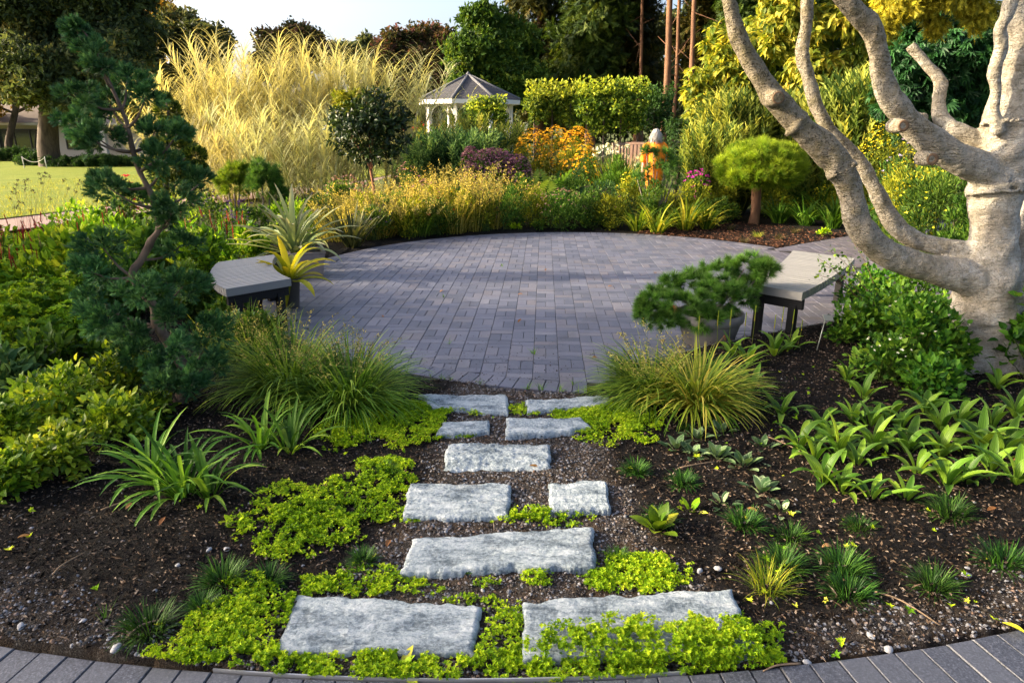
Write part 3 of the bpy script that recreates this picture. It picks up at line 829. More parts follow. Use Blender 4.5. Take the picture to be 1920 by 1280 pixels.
# low house behind the shade tree
hb = at(20, 66); hw = thing('house', 'low pale house with dark-framed windows behind the big shade tree', 'house', hb)
WALLM = simple('pale_render', (.42, .38, .33), .85, .2, 8, .12)
ROOFM = simple('roof_shingle', (.16, .13, .11), .9, .2, 20, .3)
FRM = simple('dark_frame', (.02, .02, .022), .5, .4)
GLS, nt = mat_new('window_glass')
finish(nt, prin(nt, (.02, .03, .025), .05, .9))
mb = MB(); box(mb, (0, 3, 1.5), (26, 6, 3.0)); mb.build('wall', WALLM, hw, smooth=False)
mb = MB()
mb.add([(-14, -1.2, 2.95), (14, -1.2, 2.95), (14, 7.2, 2.95), (-14, 7.2, 2.95), (-13, 3, 4.7), (13, 3, 4.7)], Q=[(0, 1, 5, 4), (2, 3, 4, 5), (3, 2, 1, 0)], T=[(1, 2, 5), (3, 0, 4)])
mb.build('roof', ROOFM, hw, smooth=False)
mb = MB(); box(mb, (0, -1.22, 2.9), (28, .05, .22)); mb.build('fascia', WALLM, hw, smooth=False)
for x in (-5.6, -1.35, 9.5):
    mb = MB(); box(mb, (x, -.9, 1.45), (.42, .42, 2.9)); mb.build('column', simple('white_paint', (.62, .58, .52), .6), hw, smooth=False)
for wx, ww in ((-3.6, 3.0), (1.5, 4.4), (7, 3)):
    fm = MB(); n = int(round(ww / 1.4))
    for z, hgt in ((.68, .1), (1.45, .0), (2.42, .1)):
        if hgt: box(fm, (wx, -.03, z), (ww, .1, hgt))
    for i in range(n + 1): box(fm, (wx - ww / 2 + ww * i / n, -.035, 1.55), (.09, .11, 1.7))
    wo = fm.build('window', FRM, hw, smooth=False)
    for i in range(n):
        pm = MB(); box(pm, (wx - ww / 2 + ww * (i + .5) / n, -.012, 1.55), (ww / n - .08, .02, 1.68)); pm.build('pane', GLS, wo, smooth=False)

# dark clipped shrubs and the rope barrier in front of the house
for i, (px, Y_, wd, hh, lab) in enumerate(((15, 57, 3.2, 1.1, 'dark clipped hedge under the house windows'), (70, 50, 1.6, .75, 'low dark shrub beside the rope barrier'),
                                           (150, 47.5, 3.4, .7, 'wide low dark shrub at the foot of the big shade tree'), (215, 49, 2.2, .65, 'low dark shrub between the shade tree and the topiary juniper'))):
    b = at(px, Y_); o = thing('shrub', lab, 'shrub', b)
    mb = MB(); crown(mb, [((x, 0, hh * .45), (.9, .7, hh * .6)) for x in np.linspace(-wd / 2, wd / 2, 4)], 1800, CLUS, .2)
    mb.build('foliage', L_HEDGED, o, smooth=False)
    mb = MB(); sticks(mb, [(x, 0, -.1) for x in np.linspace(-wd / 2, wd / 2, 4)], [(x, 0, hh * .5) for x in np.linspace(-wd / 2, wd / 2, 4)], .04); mb.build('stem', BARKD, o)
rp = thing('rope_barrier', 'white rope barrier sagging between low posts at the far lawn edge', 'rope barrier', at(46, 45))
ro = np.array(rp.location); WHT = simple('white_rope', (.42, .41, .37), .8)
pp = [at(46, 45) - ro, at(88, 44.6) - ro]
for p in pp:
    mb = MB(); tube(mb, [p - (0, 0, .1), p + (0, 0, .75)], [.03, .025], 8); mb.build('post', WHT, rp)
for a, b in ((0, 1),):
    mb = MB(); t = np.linspace(0, 1, 14)[:, None]; q = pp[a] * (1 - t) + pp[b] * t + np.array([0, 0, .7]) - np.array([0, 0, 1.2]) * (t * (1 - t)); tube(mb, q, np.full(14, .016), 6); mb.build('rope', WHT, rp)

# gazebo
gb = at(881, 33); gz = thing('gazebo', 'white octagonal gazebo with a grey shingled roof', 'gazebo', gb, .16)
GW = simple('gazebo_white', (.58, .56, .52), .55, .4, 5, .06)
m, nt = mat_new('grey_shingle')
oc = coord(nt); f = noise(nt, 30, 4, .6, oc)
wv = nd(nt, 'ShaderNodeTexWave', Scale=4.2, Distortion=.6); wv.bands_direction = 'Z'; nt.links.new(oc, wv.inputs['Vector'])
finish(nt, prin(nt, ramp(nt, f, [(.3, (.03, .03, .036)), (.7, (.075, .072, .08))]), .9, .25, math_(nt, 'ADD', f, wv.outputs['Fac']), .6, .03))
SHG = m
RIDGE = simple('ridge_cap', (.11, .11, .12), .85, .3, 20, .2)
ze, za, re = 2.98, 4.06, 2.40
ang = np.arange(8) * PI / 4 + PI / 8
for i in range(8):
    a, b = ang[i], ang[(i + 1) % 8]
    q = [np.array([re * math.cos(a), re * math.sin(a), ze]), np.array([re * math.cos(b), re * math.sin(b), ze]), np.array([0, 0, za])]
    mb = MB(); mb.add(q + [x - (0, 0, .06) for x in q], T=[(0, 1, 2), (5, 4, 3)], Q=[(0, 3, 4, 1)])
    mb.build('roof_panel', SHG, gz, smooth=False)
    mb = MB(); tube(mb, [q[0] + (0, 0, .01), q[2] + (0, 0, .01)], [.075, .06], 6); mb.build('ridge_cap', RIDGE, gz)
    mb = MB(); c = (q[0] + q[1]) / 2; box(mb, (c[0] * .985, c[1] * .985, ze - .11), (.09, np.linalg.norm(q[0] - q[1]) * .985, .18), (a + b) / 2 if b > a else (a + b + 2 * PI) / 2); mb.build('fascia', GW, gz, smooth=False)
    pr = 1.98; p = np.array([pr * math.cos(a), pr * math.sin(a), 0])
    mb = MB(); box(mb, p + (0, 0, ze / 2 - .1), (.15, .15, ze - .2), a, bev=.01); po = mb.build('post', GW, gz, smooth=False)
    for s_ in (1, -1):                   # curved brackets to either side
        nb_ = ang[(i + s_) % 8]; p2 = np.array([pr * math.cos(nb_), pr * math.sin(nb_), 0]); d = (p2 - p) / np.linalg.norm(p2 - p)
        t = np.linspace(0, PI / 2, 8)
        arc = [p + d * (.05 + .55 * (1 - math.cos(x))) + np.array([0, 0, ze - .85 + .62 * math.sin(x)]) for x in t]
        mb = MB(); tube(mb, arc, np.full(8, .035), 4); mb.build('bracket', GW, po)
    if i != 5:
        nb_ = ang[(i + 1) % 8]; p2 = np.array([pr * math.cos(nb_), pr * math.sin(nb_), 0])
        mb = MB(); tube(mb, [p + (0, 0, .95), p2 + (0, 0, .95)], [.04, .04], 6)
        k = 9; f_ = (np.arange(k) + .5) / k
        sticks(mb, p + (p2 - p) * f_[:, None] + (0, 0, .15), p + (p2 - p) * f_[:, None] + (0, 0, .93), .02, n=4)
        mb.build('railing', GW, gz)
mb = MB(); lathe(mb, [(0, .12), (2.25, .12), (2.25, -.3)], 8); mb.build('floor', simple('deck_grey', (.25, .24, .22), .8), gz, smooth=False)
mb = MB(); lathe(mb, [(.12, za - .08), (.1, za + .05), (0, za + .16)], 10); mb.build('finial', RIDGE, gz)

# clipped hedges on stems (pleached), with the wire they are trained on
def hedge(px0, px1, py0, py1, Y_, label, leaf, n=2600, legs=3, L=.13):
    a, b = at(px0, Y_), at(px1, Y_); c = (a + b) / 2
    zt, zb = ztop(py0, Y_) - c[2], max(ztop(py1, Y_) - c[2], .3)
    o = thing('pleached_hedge', label, 'hedge', c, group='clipped hedges on stems')
    wdt = np.linalg.norm(b - a)
    bl = [((x + R.normal() * .12, R.normal() * .1, z + R.normal() * .1), tuple(np.array([.5, .42, .42]) * R.uniform(.65, 1.2))) for x in np.linspace(-wdt / 2 + .35, wdt / 2 - .35, max(2, int(wdt / .5))) for z in np.linspace(zb + .3, zt - .35, 3)]
    mb = MB(); crown(mb, bl, n, LEAF4, L, L * .6, sub=10, subr=(.3, .5))
    k = n // 5                           # shoots on top, the light on them put into paler leaf tones
    p = np.stack([R.uniform(-wdt / 2, wdt / 2, k), R.normal(size=k) * .25, zt - .12 + R.random(k) ** 2 * .5], -1)
    place(mb, LEAF4, p, rdir(k, .6), rdir(k, 1), L, L * .6, var=.6 + .4 * R.random(k))
    mb.build('foliage', leaf, o, smooth=False)
    for x in np.linspace(-wdt / 2 + .3, wdt / 2 - .3, legs):
        mb = MB(); tube(mb, [(x, 0, -.1), (x + .03, 0, zb * .6), (x, 0, zt - .4)], [.045, .035, .02], 7, 8); mb.build('stem', BARKD, o)
hedge(984, 1082, 172, 238, 25, 'clipped hedge block on stems directly right of the gazebo', L_HEDGE)
hedge(1080, 1206, 168, 252, 24.5, 'widest clipped hedge block with yellow top shoots', L_HEDGE, 3600, 4)
hedge(1204, 1252, 180, 246, 25.2, 'dark clipped hedge block by the reddish trunks', L_HEDGED, 1500, 2)
hedge(880, 948, 200, 240, 27, 'clipped hedge block that half hides the gazebo posts', L_HEDGE, 2200, 3)
WOODR = simple('weathered_wood', (.30, .19, .14), .8, .2, 12, .3)
for i, px in enumerate((1168, 1186, 1202)):
    o = thing('garden_chair', ['weathered slatted chair furthest from the person', 'middle weathered slatted chair under the hedge', 'weathered slatted chair closest to the person'][i], 'chair', at(px, 21.5 + .4 * i), (.5, -.3, .1)[i], 'slatted chairs under the hedge')
    for x in np.linspace(-.24, .24, 5):
        mb = MB(); box(mb, (x, .22, .78), (.08, .025, .75)); mb.build('back_slat', WOODR, o, smooth=False)
    mb = MB(); box(mb, (0, 0, .42), (.56, .5, .04)); mb.build('seat', WOODR, o, smooth=False)
    for x, y in ((-.25, -.22), (.25, -.22), (-.25, .22), (.25, .22)):
        mb = MB(); box(mb, (x, y, .2), (.05, .05, .42)); mb.build('leg', WOODR, o, smooth=False)
    mb = MB(); box(mb, (0, .22, 1.16), (.6, .04, .06)); mb.build('top_rail', WOODR, o, smooth=False)
R = np.random.default_rng(303)
# ================================================================== OBJECTS: white-barked tree, benches, pots, person
def remesh(mb, voxel, mat, name, smooth=4, disp=()):
    o = mb.build(name, mat)
    r = o.modifiers.new('r', 'REMESH'); r.mode = 'VOXEL'; r.voxel_size = voxel
    if smooth: s_ = o.modifiers.new('s', 'SMOOTH'); s_.iterations = smooth; s_.factor = .5
    for sc_, st in disp:
        tx = bpy.data.textures.new('lumps', 'CLOUDS'); tx.noise_scale = sc_; tx.noise_depth = 2
        d = o.modifiers.new('d', 'DISPLACE'); d.texture = tx; d.strength = st; d.mid_level = .5; d.texture_coords = 'GLOBAL'
    dg = bpy.context.evaluated_depsgraph_get(); dg.update()
    me = bpy.data.meshes.new_from_object(o.evaluated_get(dg))
    me.polygons.foreach_set('use_smooth', np.ones(len(me.polygons), bool))
    old = o.data; o.modifiers.clear(); o.data = me; bpy.data.meshes.remove(old); me.name = name
    if not me.materials: me.materials.append(mat)
    return o

# --- the pale multi-limbed tree
m, nt = mat_new('pale_bark')
oc = coord(nt); X_ = nd(nt, 'ShaderNodeSeparateXYZ', Vector=oc)
st = nt.nodes.new('ShaderNodeMapping'); nt.links.new(oc, st.inputs[0]); st.inputs['Scale'].default_value = (1, 1, 3.5)
f = noise(nt, 5, 6, .65, oc, .3); g = noise(nt, 16, 6, .7, oc); sp = math_(nt, 'MULTIPLY_ADD', noise(nt, 105, 2, .6, oc, .3), .45, math_(nt, 'MULTIPLY', noise(nt, 34, 4, .75, oc, .8), .6)); wr = noise(nt, 11, 5, .6, st.outputs[0], 1.2)
out = math_(nt, 'MULTIPLY', X_.outputs['X'], -0.5)                       # limbs carry more lichen than the bole
out = nd(nt, 'ShaderNodeClamp', Value=out).outputs[0]
c = ramp(nt, f, [(.3, (.27, .235, .18)), (.5, (.42, .38, .32)), (.7, (.56, .535, .485))])
c = mixc(nt, math_(nt, 'MULTIPLY', out, .95), c, (.215, .18, .125))
lich = ramp(nt, g, [(.47, (0, 0, 0)), (.57, (1, 1, 1))])
c = mixc(nt, math_(nt, 'MULTIPLY', lich, math_(nt, 'MULTIPLY_ADD', out, .6, .25)), c, (.15, .125, .065))
spk = ramp(nt, sp, [(.555, (0, 0, 0)), (.60, (1, 1, 1))])
c = mixc(nt, math_(nt, 'MULTIPLY', spk, math_(nt, 'MULTIPLY_ADD', out, .65, .32)), c, (.045, .036, .022))
c = mixc(nt, ramp(nt, wr, [(.28, (.55, .55, .55)), (.42, (0, 0, 0))]), c, (.20, .15, .10))
finish(nt, prin(nt, c, .75, .25, math_(nt, 'ADD', math_(nt, 'MULTIPLY', wr, .8), math_(nt, 'ADD', math_(nt, 'MULTIPLY', g, .5), math_(nt, 'MULTIPLY', sp, .5))), 1.0, .035))
PALE = m
tb0 = np.array([*G(1850, 690, .1)[:2], .08]); tb0[1] = 4.8; tb0[0] = P(1845, 690, 4.8)[0]
wt = thing('pale_barked_tree', 'pale cream-barked tree with thick sweeping limbs over the bench', 'tree', tb0)
def limb(mb, L, Y0, Y1, n=40, seg=16, lump=.28):
    k = len(L); pts, rad = [], []
    for i, (x, y, hw) in enumerate(L):
        yy_ = Y0 + (Y1 - Y0) * i / (k - 1); p = P(x, y, yy_); pts.append(p - tb0); rad.append(hw * S(p) * (.9 if hw < 33 else .97))
    tube(mb, pts, rad, seg, n, lump=lump)
    return np.array(pts), rad
mb = MB()
limb(mb, [(1868, 735, 80), (1862, 700, 66), (1852, 650, 58), (1846, 590, 57), (1850, 530, 54), (1860, 464, 43), (1864, 400, 43), (1868, 350, 48), (1880, 290, 47), (1893, 220, 42), (1908, 120, 40), (1925, 0, 38), (1945, -130, 34), (1950, -300, 26)], 4.8, 4.9, 70, 22, .2)
limb(mb, [(1862, 590, 55), (1893, 540, 52), (1930, 480, 46), (1965, 390, 40), (1990, 250, 36), (2010, 60, 32), (2060, -150, 24)], 4.85, 5.1, 40)
l1, _ = limb(mb, [(1860, 535, 44), (1827, 522, 38), (1757, 507, 29), (1690, 488, 27), (1640, 458, 27), (1609, 420, 27), (1596, 370, 26), (1577, 318, 27), (1552, 286, 28), (1498, 235, 27), (1455, 188, 24), (1424, 141, 22), (1391, 84, 18), (1374, 34, 16), (1366, -5, 15), (1345, -90, 13), (1290, -220, 10), (1230, -330, 6)], 4.8, 4.55, 80)
limb(mb, [(1850, 490, 32), (1815, 474, 24), (1757, 461, 17), (1705, 445, 18), (1666, 403, 18), (1636, 346, 15), (1609, 302, 15), (1559, 249, 14), (1529, 195, 13), (1515, 141, 14), (1504, 107, 15), (1512, 44, 13), (1513, 0, 13), (1520, -90, 12), (1480, -220, 9), (1470, -340, 5)], 4.85, 5.15, 70)
limb(mb, [(1862, 335, 40), (1840, 316, 32), (1784, 291, 28), (1727, 249, 27), (1676, 195, 24), (1653, 144, 20), (1646, 94, 19), (1629, 50, 22), (1592, 7, 22), (1560, -50, 20), (1540, -160, 16), (1560, -320, 10)], 4.8, 4.5, 60)
l4, _ = limb(mb, [(1866, 280, 24), (1811, 253, 17), (1770, 231, 16), (1760, 188, 12), (1764, 158, 13), (1740, 124, 11), (1706, 86, 10)], 4.9, 5.2, 40)
limb(mb, [(1872, 250, 14), (1866, 208, 9), (1867, 168, 10), (1865, 134, 12), (1877, 88, 12), (1876, 50, 12), (1894, 15, 13), (1905, -60, 12), (1880, -200, 9), (1850, -330, 5)], 4.75, 4.7, 50)
for (x0, y0, h0, x1, y1, h1, x2, y2, h2) in ((1862, 670, 50, 1895, 705, 30, 1960, 735, 14), (1838, 665, 45, 1800, 700, 26, 1765, 715, 10)):
    limb(mb, [(x0, y0, h0), (x1, y1, h1), (x2, y2, h2)], 4.75, 4.6, 14)
def collar(L, i0, r, Y_, tilt):           # wrinkled bark folds round a limb
    for (x, y, hw, ax, ay) in L:
        c = P(x, y, Y_); s_ = S(c); ax3 = np.array([ax, .15, ay]); ax3 /= np.linalg.norm(ax3)
        e1 = np.cross(ax3, (0, 1, 0)); e1 /= np.linalg.norm(e1); e2 = np.cross(ax3, e1)
        an = np.linspace(0, 2 * PI, 28)
        for k in range(i0):
            off = (k - i0 / 2) * r * 2.3
            q = c - tb0 + ax3 * off + (np.cos(an)[:, None] * e1 + np.sin(an)[:, None] * e2) * hw * s_ + ax3 * (np.sin(an * 2 + k * 1.3 + x)[:, None] * r * .8)
            tube(mb, q, np.full(28, r * (.8 + .4 * R.random())), 6)
collar([(1867, 352, 48, -.1, 1)], 4, .008, 4.82, 0)
collar([(1890, 232, 42, .15, 1), (1846, 600, 56, 0, 1), (1852, 640, 58, 0, 1)], 2, .007, 4.82, 0)
collar([(1577, 318, 27, -.6, 1), (1492, 232, 26, -1, .8)], 3, .005, 4.66, 0)
for x, y, hw, Yk in ((1455, 184, 13, 4.52), (1742, 298, 13, 4.55), (1688, 236, 12, 4.5), (1727, 222, 11, 5.0)):   # cut branch knots
    c = P(x, y, Yk) - tb0; tube(mb, [c + (0, .1, 0), c + (0, 0, 0), c + (0, -.04, 0)], [hw * .0042, hw * .0036, hw * .0034], 12)
tr = remesh(mb, .0125, PALE, 'trunk', 3, ((.35, .02), (.09, .007), (.03, .006)))
tr.parent = wt
KN = simple('knot_wood', (.16, .10, .06), .85, .2, 30, .5)
for x, y, hw, Yk in ((1455, 184, 13, 4.52), (1742, 298, 13, 4.55), (1688, 236, 12, 4.5)):
    c = P(x, y, Yk) - tb0; kb = MB()
    lathe(kb, [(hw * .0030, .0), (hw * .0028, .008), (hw * .0014, .002), (0.0001, -.004)], 14)
    k = kb.build('knot', KN, wt, loc=tuple(c + (0, -.037, 0))); k.rotation_euler = (PI / 2, 0, 0)
L_PT = leafmat('pale_tree_leaf', [(.04, .09, .02), (.08, .15, .03), (.14, .2, .04)], .4)
cb = MB(); sk = MB(); ends = []
for bx, bz, by in ((-2.2, 3.9, -.6), (-1.5, 4.4, .5), (-.9, 4.6, -.7), (.3, 4.9, .3), (1.2, 4.6, .6), (-.2, 4.5, 1.2), (-2.8, 3.6, .3)):
    ends.append(((bx, by, bz), (.95, .9, .6)))
    A = np.array([bx * .6, by * .4, 2.8 + .2 * R.random()]); B = np.array([bx, by, bz])
    tube(sk, [A, (A + B) / 2 + R.normal(size=3) * .1, B], [.05, .035, .012], 6, 8)
    d = rdir(10, .4); sticks(sk, np.repeat(B[None], 10, 0), B + d * .8, .012, .004)
crown(cb, ends, 8000, LEAF4, .085, .05, sub=16, subr=(.3, .5))
sk.build('branches', PALE, wt); cb.build('crown', L_PT, wt, smooth=False)

# --- curved slatted benches
SLAT, nt = mat_new('grey_slat')
oc = coord(nt, 'Object'); f = noise(nt, 9, 4, .6, oc); rnd = nd(nt, 'ShaderNodeObjectInfo').outputs['Random']
c = mixc(nt, f, (.19, .185, .18), (.26, .255, .25)); c = mixc(nt, math_(nt, 'MULTIPLY', rnd, .5), c, (.15, .147, .145))
finish(nt, prin(nt, c, .42, .5, f, .08, .002))
BLK = simple('black_steel', (.008, .008, .009), .6, .2)
def bench(label, inner, outer, z, n, legs, flip=1):
    """inner / outer: the two curved rims, picture points from the near end to the far end"""
    I = np.array([G(*p, z)[:2] for p in inner]); O = np.array([G(*p, z)[:2] for p in outer])
    c = (I.mean(0) + O.mean(0)) / 2
    a = O[0] - I[0]; a /= np.linalg.norm(a); b = np.array([-a[1], a[0]]) * flip
    f = lambda Pp: (((Pp - c) @ b), ((Pp - c) @ a))
    bi, ai = f(I); bo, ao = f(O)
    lo, hi = max(bi[0], bo[0]), min(bi[-1], bo[-1])
    t = thing('curved_bench', label, 'bench', (c[0], c[1], 0), group='curved slatted benches')
    ci = np.polyfit(bi, ai, 2); co = np.polyfit(bo, ao, 2)
    ed = np.linspace(lo, hi, n + 1); g = .006
    to3 = lambda bb, aa, zz: np.stack([bb * b[0] + aa * a[0], bb * b[1] + aa * a[1], zz + 0 * bb], -1)
    for k in range(n):
        b0, b1 = ed[k] + g, ed[k + 1] - g
        q = [(b0, np.polyval(ci, b0)), (b1, np.polyval(ci, b1)), (b1, np.polyval(co, b1)), (b0, np.polyval(co, b0))]
        bb = np.array([x[0] for x in q]); aa = np.array([x[1] for x in q]); sh = .003
        inb = bb + np.array([1, -1, -1, 1]) * sh
        V = np.concatenate([to3(bb, aa, z - .068), to3(bb, aa, z - sh), to3(inb, aa, z + 0.)])
        mb = MB(); Q = [(8, 9, 10, 11), (3, 2, 1, 0)]
        for l in (0, 4): Q += [(l + i, l + (i + 1) % 4, l + 4 + (i + 1) % 4, l + 4 + i) for i in range(4)]
        Q = [x[::-1] for x in Q] if flip < 0 else Q
        mb.add(V, Q=Q); mb.build('slat', SLAT, t, smooth=False)
    L = hi - lo
    for s_ in (.18, .82):                # two bearers along the bench, two cross beams, four legs
        mb = MB(); tt = np.linspace(lo + .08, hi - .08, 12)
        mid = np.polyval(ci, tt) * (1 - s_) + np.polyval(co, tt) * s_
        tube(mb, to3(tt, mid, z - .093), np.full(12, .024), 6); mb.build('bearer', BLK, t)
    rz = math.atan2(a[1], a[0])
    for e in (.05, L - .05):
        bb = lo + e; lv = [np.polyval(ci, bb) * (1 - s_) + np.polyval(co, bb) * s_ for s_ in (.17, .83)]
        p0, p1 = to3(np.array([bb, bb]), np.array(lv), z - .135)
        mb = MB(); box(mb, (p0 + p1) / 2 + (0, 0, .026), (np.linalg.norm(p1 - p0) + .16, .035, .085), rz); mb.build('cross_beam', BLK, t, smooth=False)
        for p in (p0, p1):
            h = z - .118; mb = MB(); box(mb, (p[0], p[1], h / 2), (.062, .062, h), rz, bev=.003); mb.build('leg', BLK, t, smooth=False)
    return t
bench('grey curved bench beside the spiky potted plants', [(546, 522), (524, 512), (511, 494), (520, 476)], [(423, 542), (396, 516), (403, 494), (424, 482)], .47, 22, None, -1)
bench('grey curved bench under the pale tree limb beside the potted pine', [(1409, 533), (1440, 512), (1469, 489), (1487, 469)], [(1505, 549), (1560, 517), (1600, 490), (1610, 474)], .47, 24, None, 1)

# --- person among the flowers, seen from behind
SKIN = simple('skin', (.52, .31, .23), .5, .4, 40, .08)
SHIRT = simple('orange_cloth', (.86, .22, .012), .8, .2, 14, .12, .4, .01)
TROUS = simple('trouser_cloth', (.62, .22, .03), .85, .2, 12, .15)
HAIR = simple('grey_hair', (.30, .285, .27), .6, .3, 60, .3)
pb = at(1221, 13.9); pr = thing('person', 'person with grey hair in a loose orange top, seen from behind', 'person', pb, .06); pr.scale = (.84, .84, 1.0)
b = MB()
def ell(mb, c, r, seg=14):
    th = np.linspace(.02, PI - .02, 10)
    V = np.concatenate([np.stack([r[0] * math.sin(t) * np.cos(np.arange(seg) * 2 * PI / seg), r[1] * math.sin(t) * np.sin(np.arange(seg) * 2 * PI / seg), np.full(seg, r[2] * math.cos(t))], -1) for t in th]) + np.array(c)
    i = np.arange(9)[:, None] * seg; a = np.arange(seg)[None]; k = (a + 1) % seg
    n0 = len(V); V = np.concatenate([V, [np.array(c) + (0, 0, r[2])], [np.array(c) - (0, 0, r[2])]])
    T = [(n0, x, (x + 1) % seg) for x in range(seg)] + [(n0 + 1, 9 * seg + (x + 1) % seg, 9 * seg + x) for x in range(seg)]
    mb.add(V, Q=np.stack([i + a, i + seg + a, i + seg + k, i + k], -1).reshape(-1, 4), T=T)
tube(b, [(0, 0, .80), (0, .01, .95), (0, 0, 1.15), (0, -.01, 1.32), (0, 0, 1.40)], [.155, .165, .15, .165, .10], 16, 14)
tube(b, [(0, 0, 1.36), (0, .02, 1.52)], [.062, .055], 10)
ell(b, (0, .03, 1.575), (.075, .095, .115)); ell(b, (0, .075, 1.535), (.05, .06, .07))          # skull, jaw
ell(b, (0, .125, 1.56), (.014, .02, .02)); ell(b, (.078, .03, 1.565), (.012, .02, .03)); ell(b, (-.078, .03, 1.565), (.012, .02, .03))
for s_ in (-1, 1):
    tube(b, [(s_ * .13, 0, 1.35), (s_ * .21, 0, 1.33), (s_ * .25, -.01, 1.08), (s_ * .255, .10, .86)], [.075, .062, .046, .03], 10, 14)
    ell(b, (s_ * .255, .125, .80), (.02, .036, .048))
    for k in range(4): tube(b, [(s_ * .255, .10 + .018 * k, .775), (s_ * .252, .105 + .02 * k, .725), (s_ * .245, .115 + .02 * k, .69 + .008 * abs(k - 1.5))], [.010, .009, .0075], 6)
    tube(b, [(s_ * .25, .15, .82), (s_ * .235, .178, .785), (s_ * .23, .185, .755)], [.011, .010, .008], 6)
    tube(b, [(s_ * .085, 0, .86), (s_ * .10, .005, .5), (s_ * .105, -.01, .28), (s_ * .105, -.01, .08)], [.092, .06, .05, .036], 12, 14)
    tube(b, [(s_ * .105, -.04, .04), (s_ * .11, .05, .045), (s_ * .115, .16, .025)], [.04, .04, .028], 8)
o = remesh(b, .008, SKIN, 'body', 2); o.parent = pr
b = MB()
tube(b, [(0, 0, .72), (0, .01, .92), (0, 0, 1.15), (0, -.015, 1.32), (0, -.005, 1.41), (0, .005, 1.45)], [.215, .205, .19, .185, .125, .07], 18, 18, lump=.12)
for s_ in (-1, 1): tube(b, [(s_ * .12, 0, 1.36), (s_ * .22, 0, 1.335), (s_ * .262, -.01, 1.06)], [.09, .085, .085], 12, 10)
o = remesh(b, .014, SHIRT, 'top', 4, ((.12, .03),)); o.parent = pr
b = MB()
for s_ in (-1, 1): tube(b, [(s_ * .085, 0, .86), (s_ * .10, .005, .5), (s_ * .108, -.005, .09)], [.115, .085, .07], 12, 12)
tube(b, [(0, 0, .72), (0, 0, .92)], [.17, .17], 14)
o = remesh(b, .016, TROUS, 'trousers', 3); o.parent = pr
b = MB(); ell(b, (0, .0, 1.605), (.105, .11, .095)); ell(b, (0, -.03, 1.55), (.122, .095, .115)); ell(b, (.075, -.015, 1.49), (.05, .07, .07)); ell(b, (-.075, -.015, 1.49), (.05, .07, .07))
o = remesh(b, .012, HAIR, 'hair', 2, ((.05, .03),)); o.parent = pr
b = MB(); k = 500; d = rdir(k, .3); d = d[d[:, 1] < .35]
blades(b, np.array([0, -.01, 1.575]) + d * np.array([.104, .10, .10]), np.arctan2(d[:, 1], d[:, 0]), 1.5, 3.0, .14, .012, 4, pw=.5)
b.build('hair_strands', HAIR, pr)
sh = MB(); 
for s_ in (-1, 1): ell(sh, (s_ * .11, .05, .035), (.05, .14, .045))
remesh(sh, .015, simple('shoe', (.08, .07, .06), .6), 'shoes', 2).parent = pr
R = np.random.default_rng(404)
# ================================================================== PLANTS
def col(*c): return [tuple(x) for x in c]
L_REED = leafmat('reed_leaf', [(.10, .14, .04), (.24, .25, .07), (.42, .40, .15), (.60, .53, .24)], .45, edge=((.60, .56, .34), 2, .5))
L_REEDG = leafmat('reed_leaf_green', [(.10, .17, .07), (.20, .27, .12), (.36, .40, .20), (.50, .48, .22)], .4, edge=((.62, .60, .36), 2, .6))
L_DARKSH = leafmat('dark_glossy_leaf', [(.008, .022, .010), (.016, .04, .016), (.03, .06, .02), (.07, .11, .02)], .22, .3, .5)
L_BLUEG = leafmat('blue_green_leaf', [(.03, .09, .04), (.06, .15, .07), (.12, .22, .10), (.20, .29, .12)], .38)
L_GREEN = leafmat('mid_green_leaf', [(.02, .06, .012), (.045, .12, .02), (.09, .18, .03), (.17, .24, .04)], .38)
L_YGREEN = leafmat('yellow_green_leaf', [(.06, .11, .012), (.14, .20, .02), (.26, .29, .03), (.38, .36, .04)], .42)
L_LIME = leafmat('lime_leaf', [(.05, .15, .006), (.18, .36, .010), (.34, .52, .015), (.50, .60, .03), (.62, .58, .10)], .35, .42)
L_JUN = leafmat('juniper_spray', [(.010, .045, .018), (.03, .10, .036), (.07, .18, .06), (.17, .32, .11)], .15, .55, tip=((.06, .15, .085), 2, .45))
L_THUJA = leafmat('cloud_conifer_spray', [(.012, .04, .012), (.03, .075, .015), (.09, .13, .02), (.22, .24, .03)], .2)
L_PINE = leafmat('pine_needle', [(.010, .05, .010), (.022, .09, .016), (.05, .15, .025), (.10, .22, .03)], .25, .45, tip=((.20, .34, .06), 2, .6))
L_PINEY = leafmat('bright_pine_needle', [(.015, .075, .006), (.05, .15, .010), (.13, .26, .015), (.26, .36, .025)], .3, .5, tip=((.36, .38, .03), 2, .5))
L_STRAP = leafmat('strap_leaf', [(.035, .11, .012), (.06, .17, .02), (.11, .24, .03), (.19, .30, .05)], .35, .4)
L_STRAPY = leafmat('strap_leaf_yellow', [(.05, .13, .012), (.12, .22, .02), (.24, .31, .03), (.42, .38, .05)], .4, .4)
L_TALLG = leafmat('fountain_grass', [(.04, .12, .016), (.09, .20, .024), (.17, .30, .035), (.30, .40, .07)], .38, .45, base=((.12, .16, .03), 5))
L_TALLY = leafmat('yellowing_grass', [(.08, .20, .02), (.17, .30, .03), (.34, .40, .05), (.55, .44, .09)], .38, .45, base=((.36, .27, .05), 4))
L_SEED = leafmat('seed_plume', [(.20, .19, .07), (.34, .30, .12), (.48, .41, .18)], .4)
L_GOLDG = leafmat('golden_grass', [(.10, .14, .02), (.22, .23, .04), (.40, .35, .08), (.55, .44, .12)], .45)
L_GOLDS = leafmat('golden_seed', [(.20, .21, .05), (.42, .36, .09), (.64, .52, .18)], .4)
L_BED = leafmat('sunlit_bed_leaf', [(.025, .09, .008), (.09, .22, .014), (.22, .38, .025), (.44, .50, .05)], .42)  # dappled sun on the left bed, painted in as brighter leaf tones
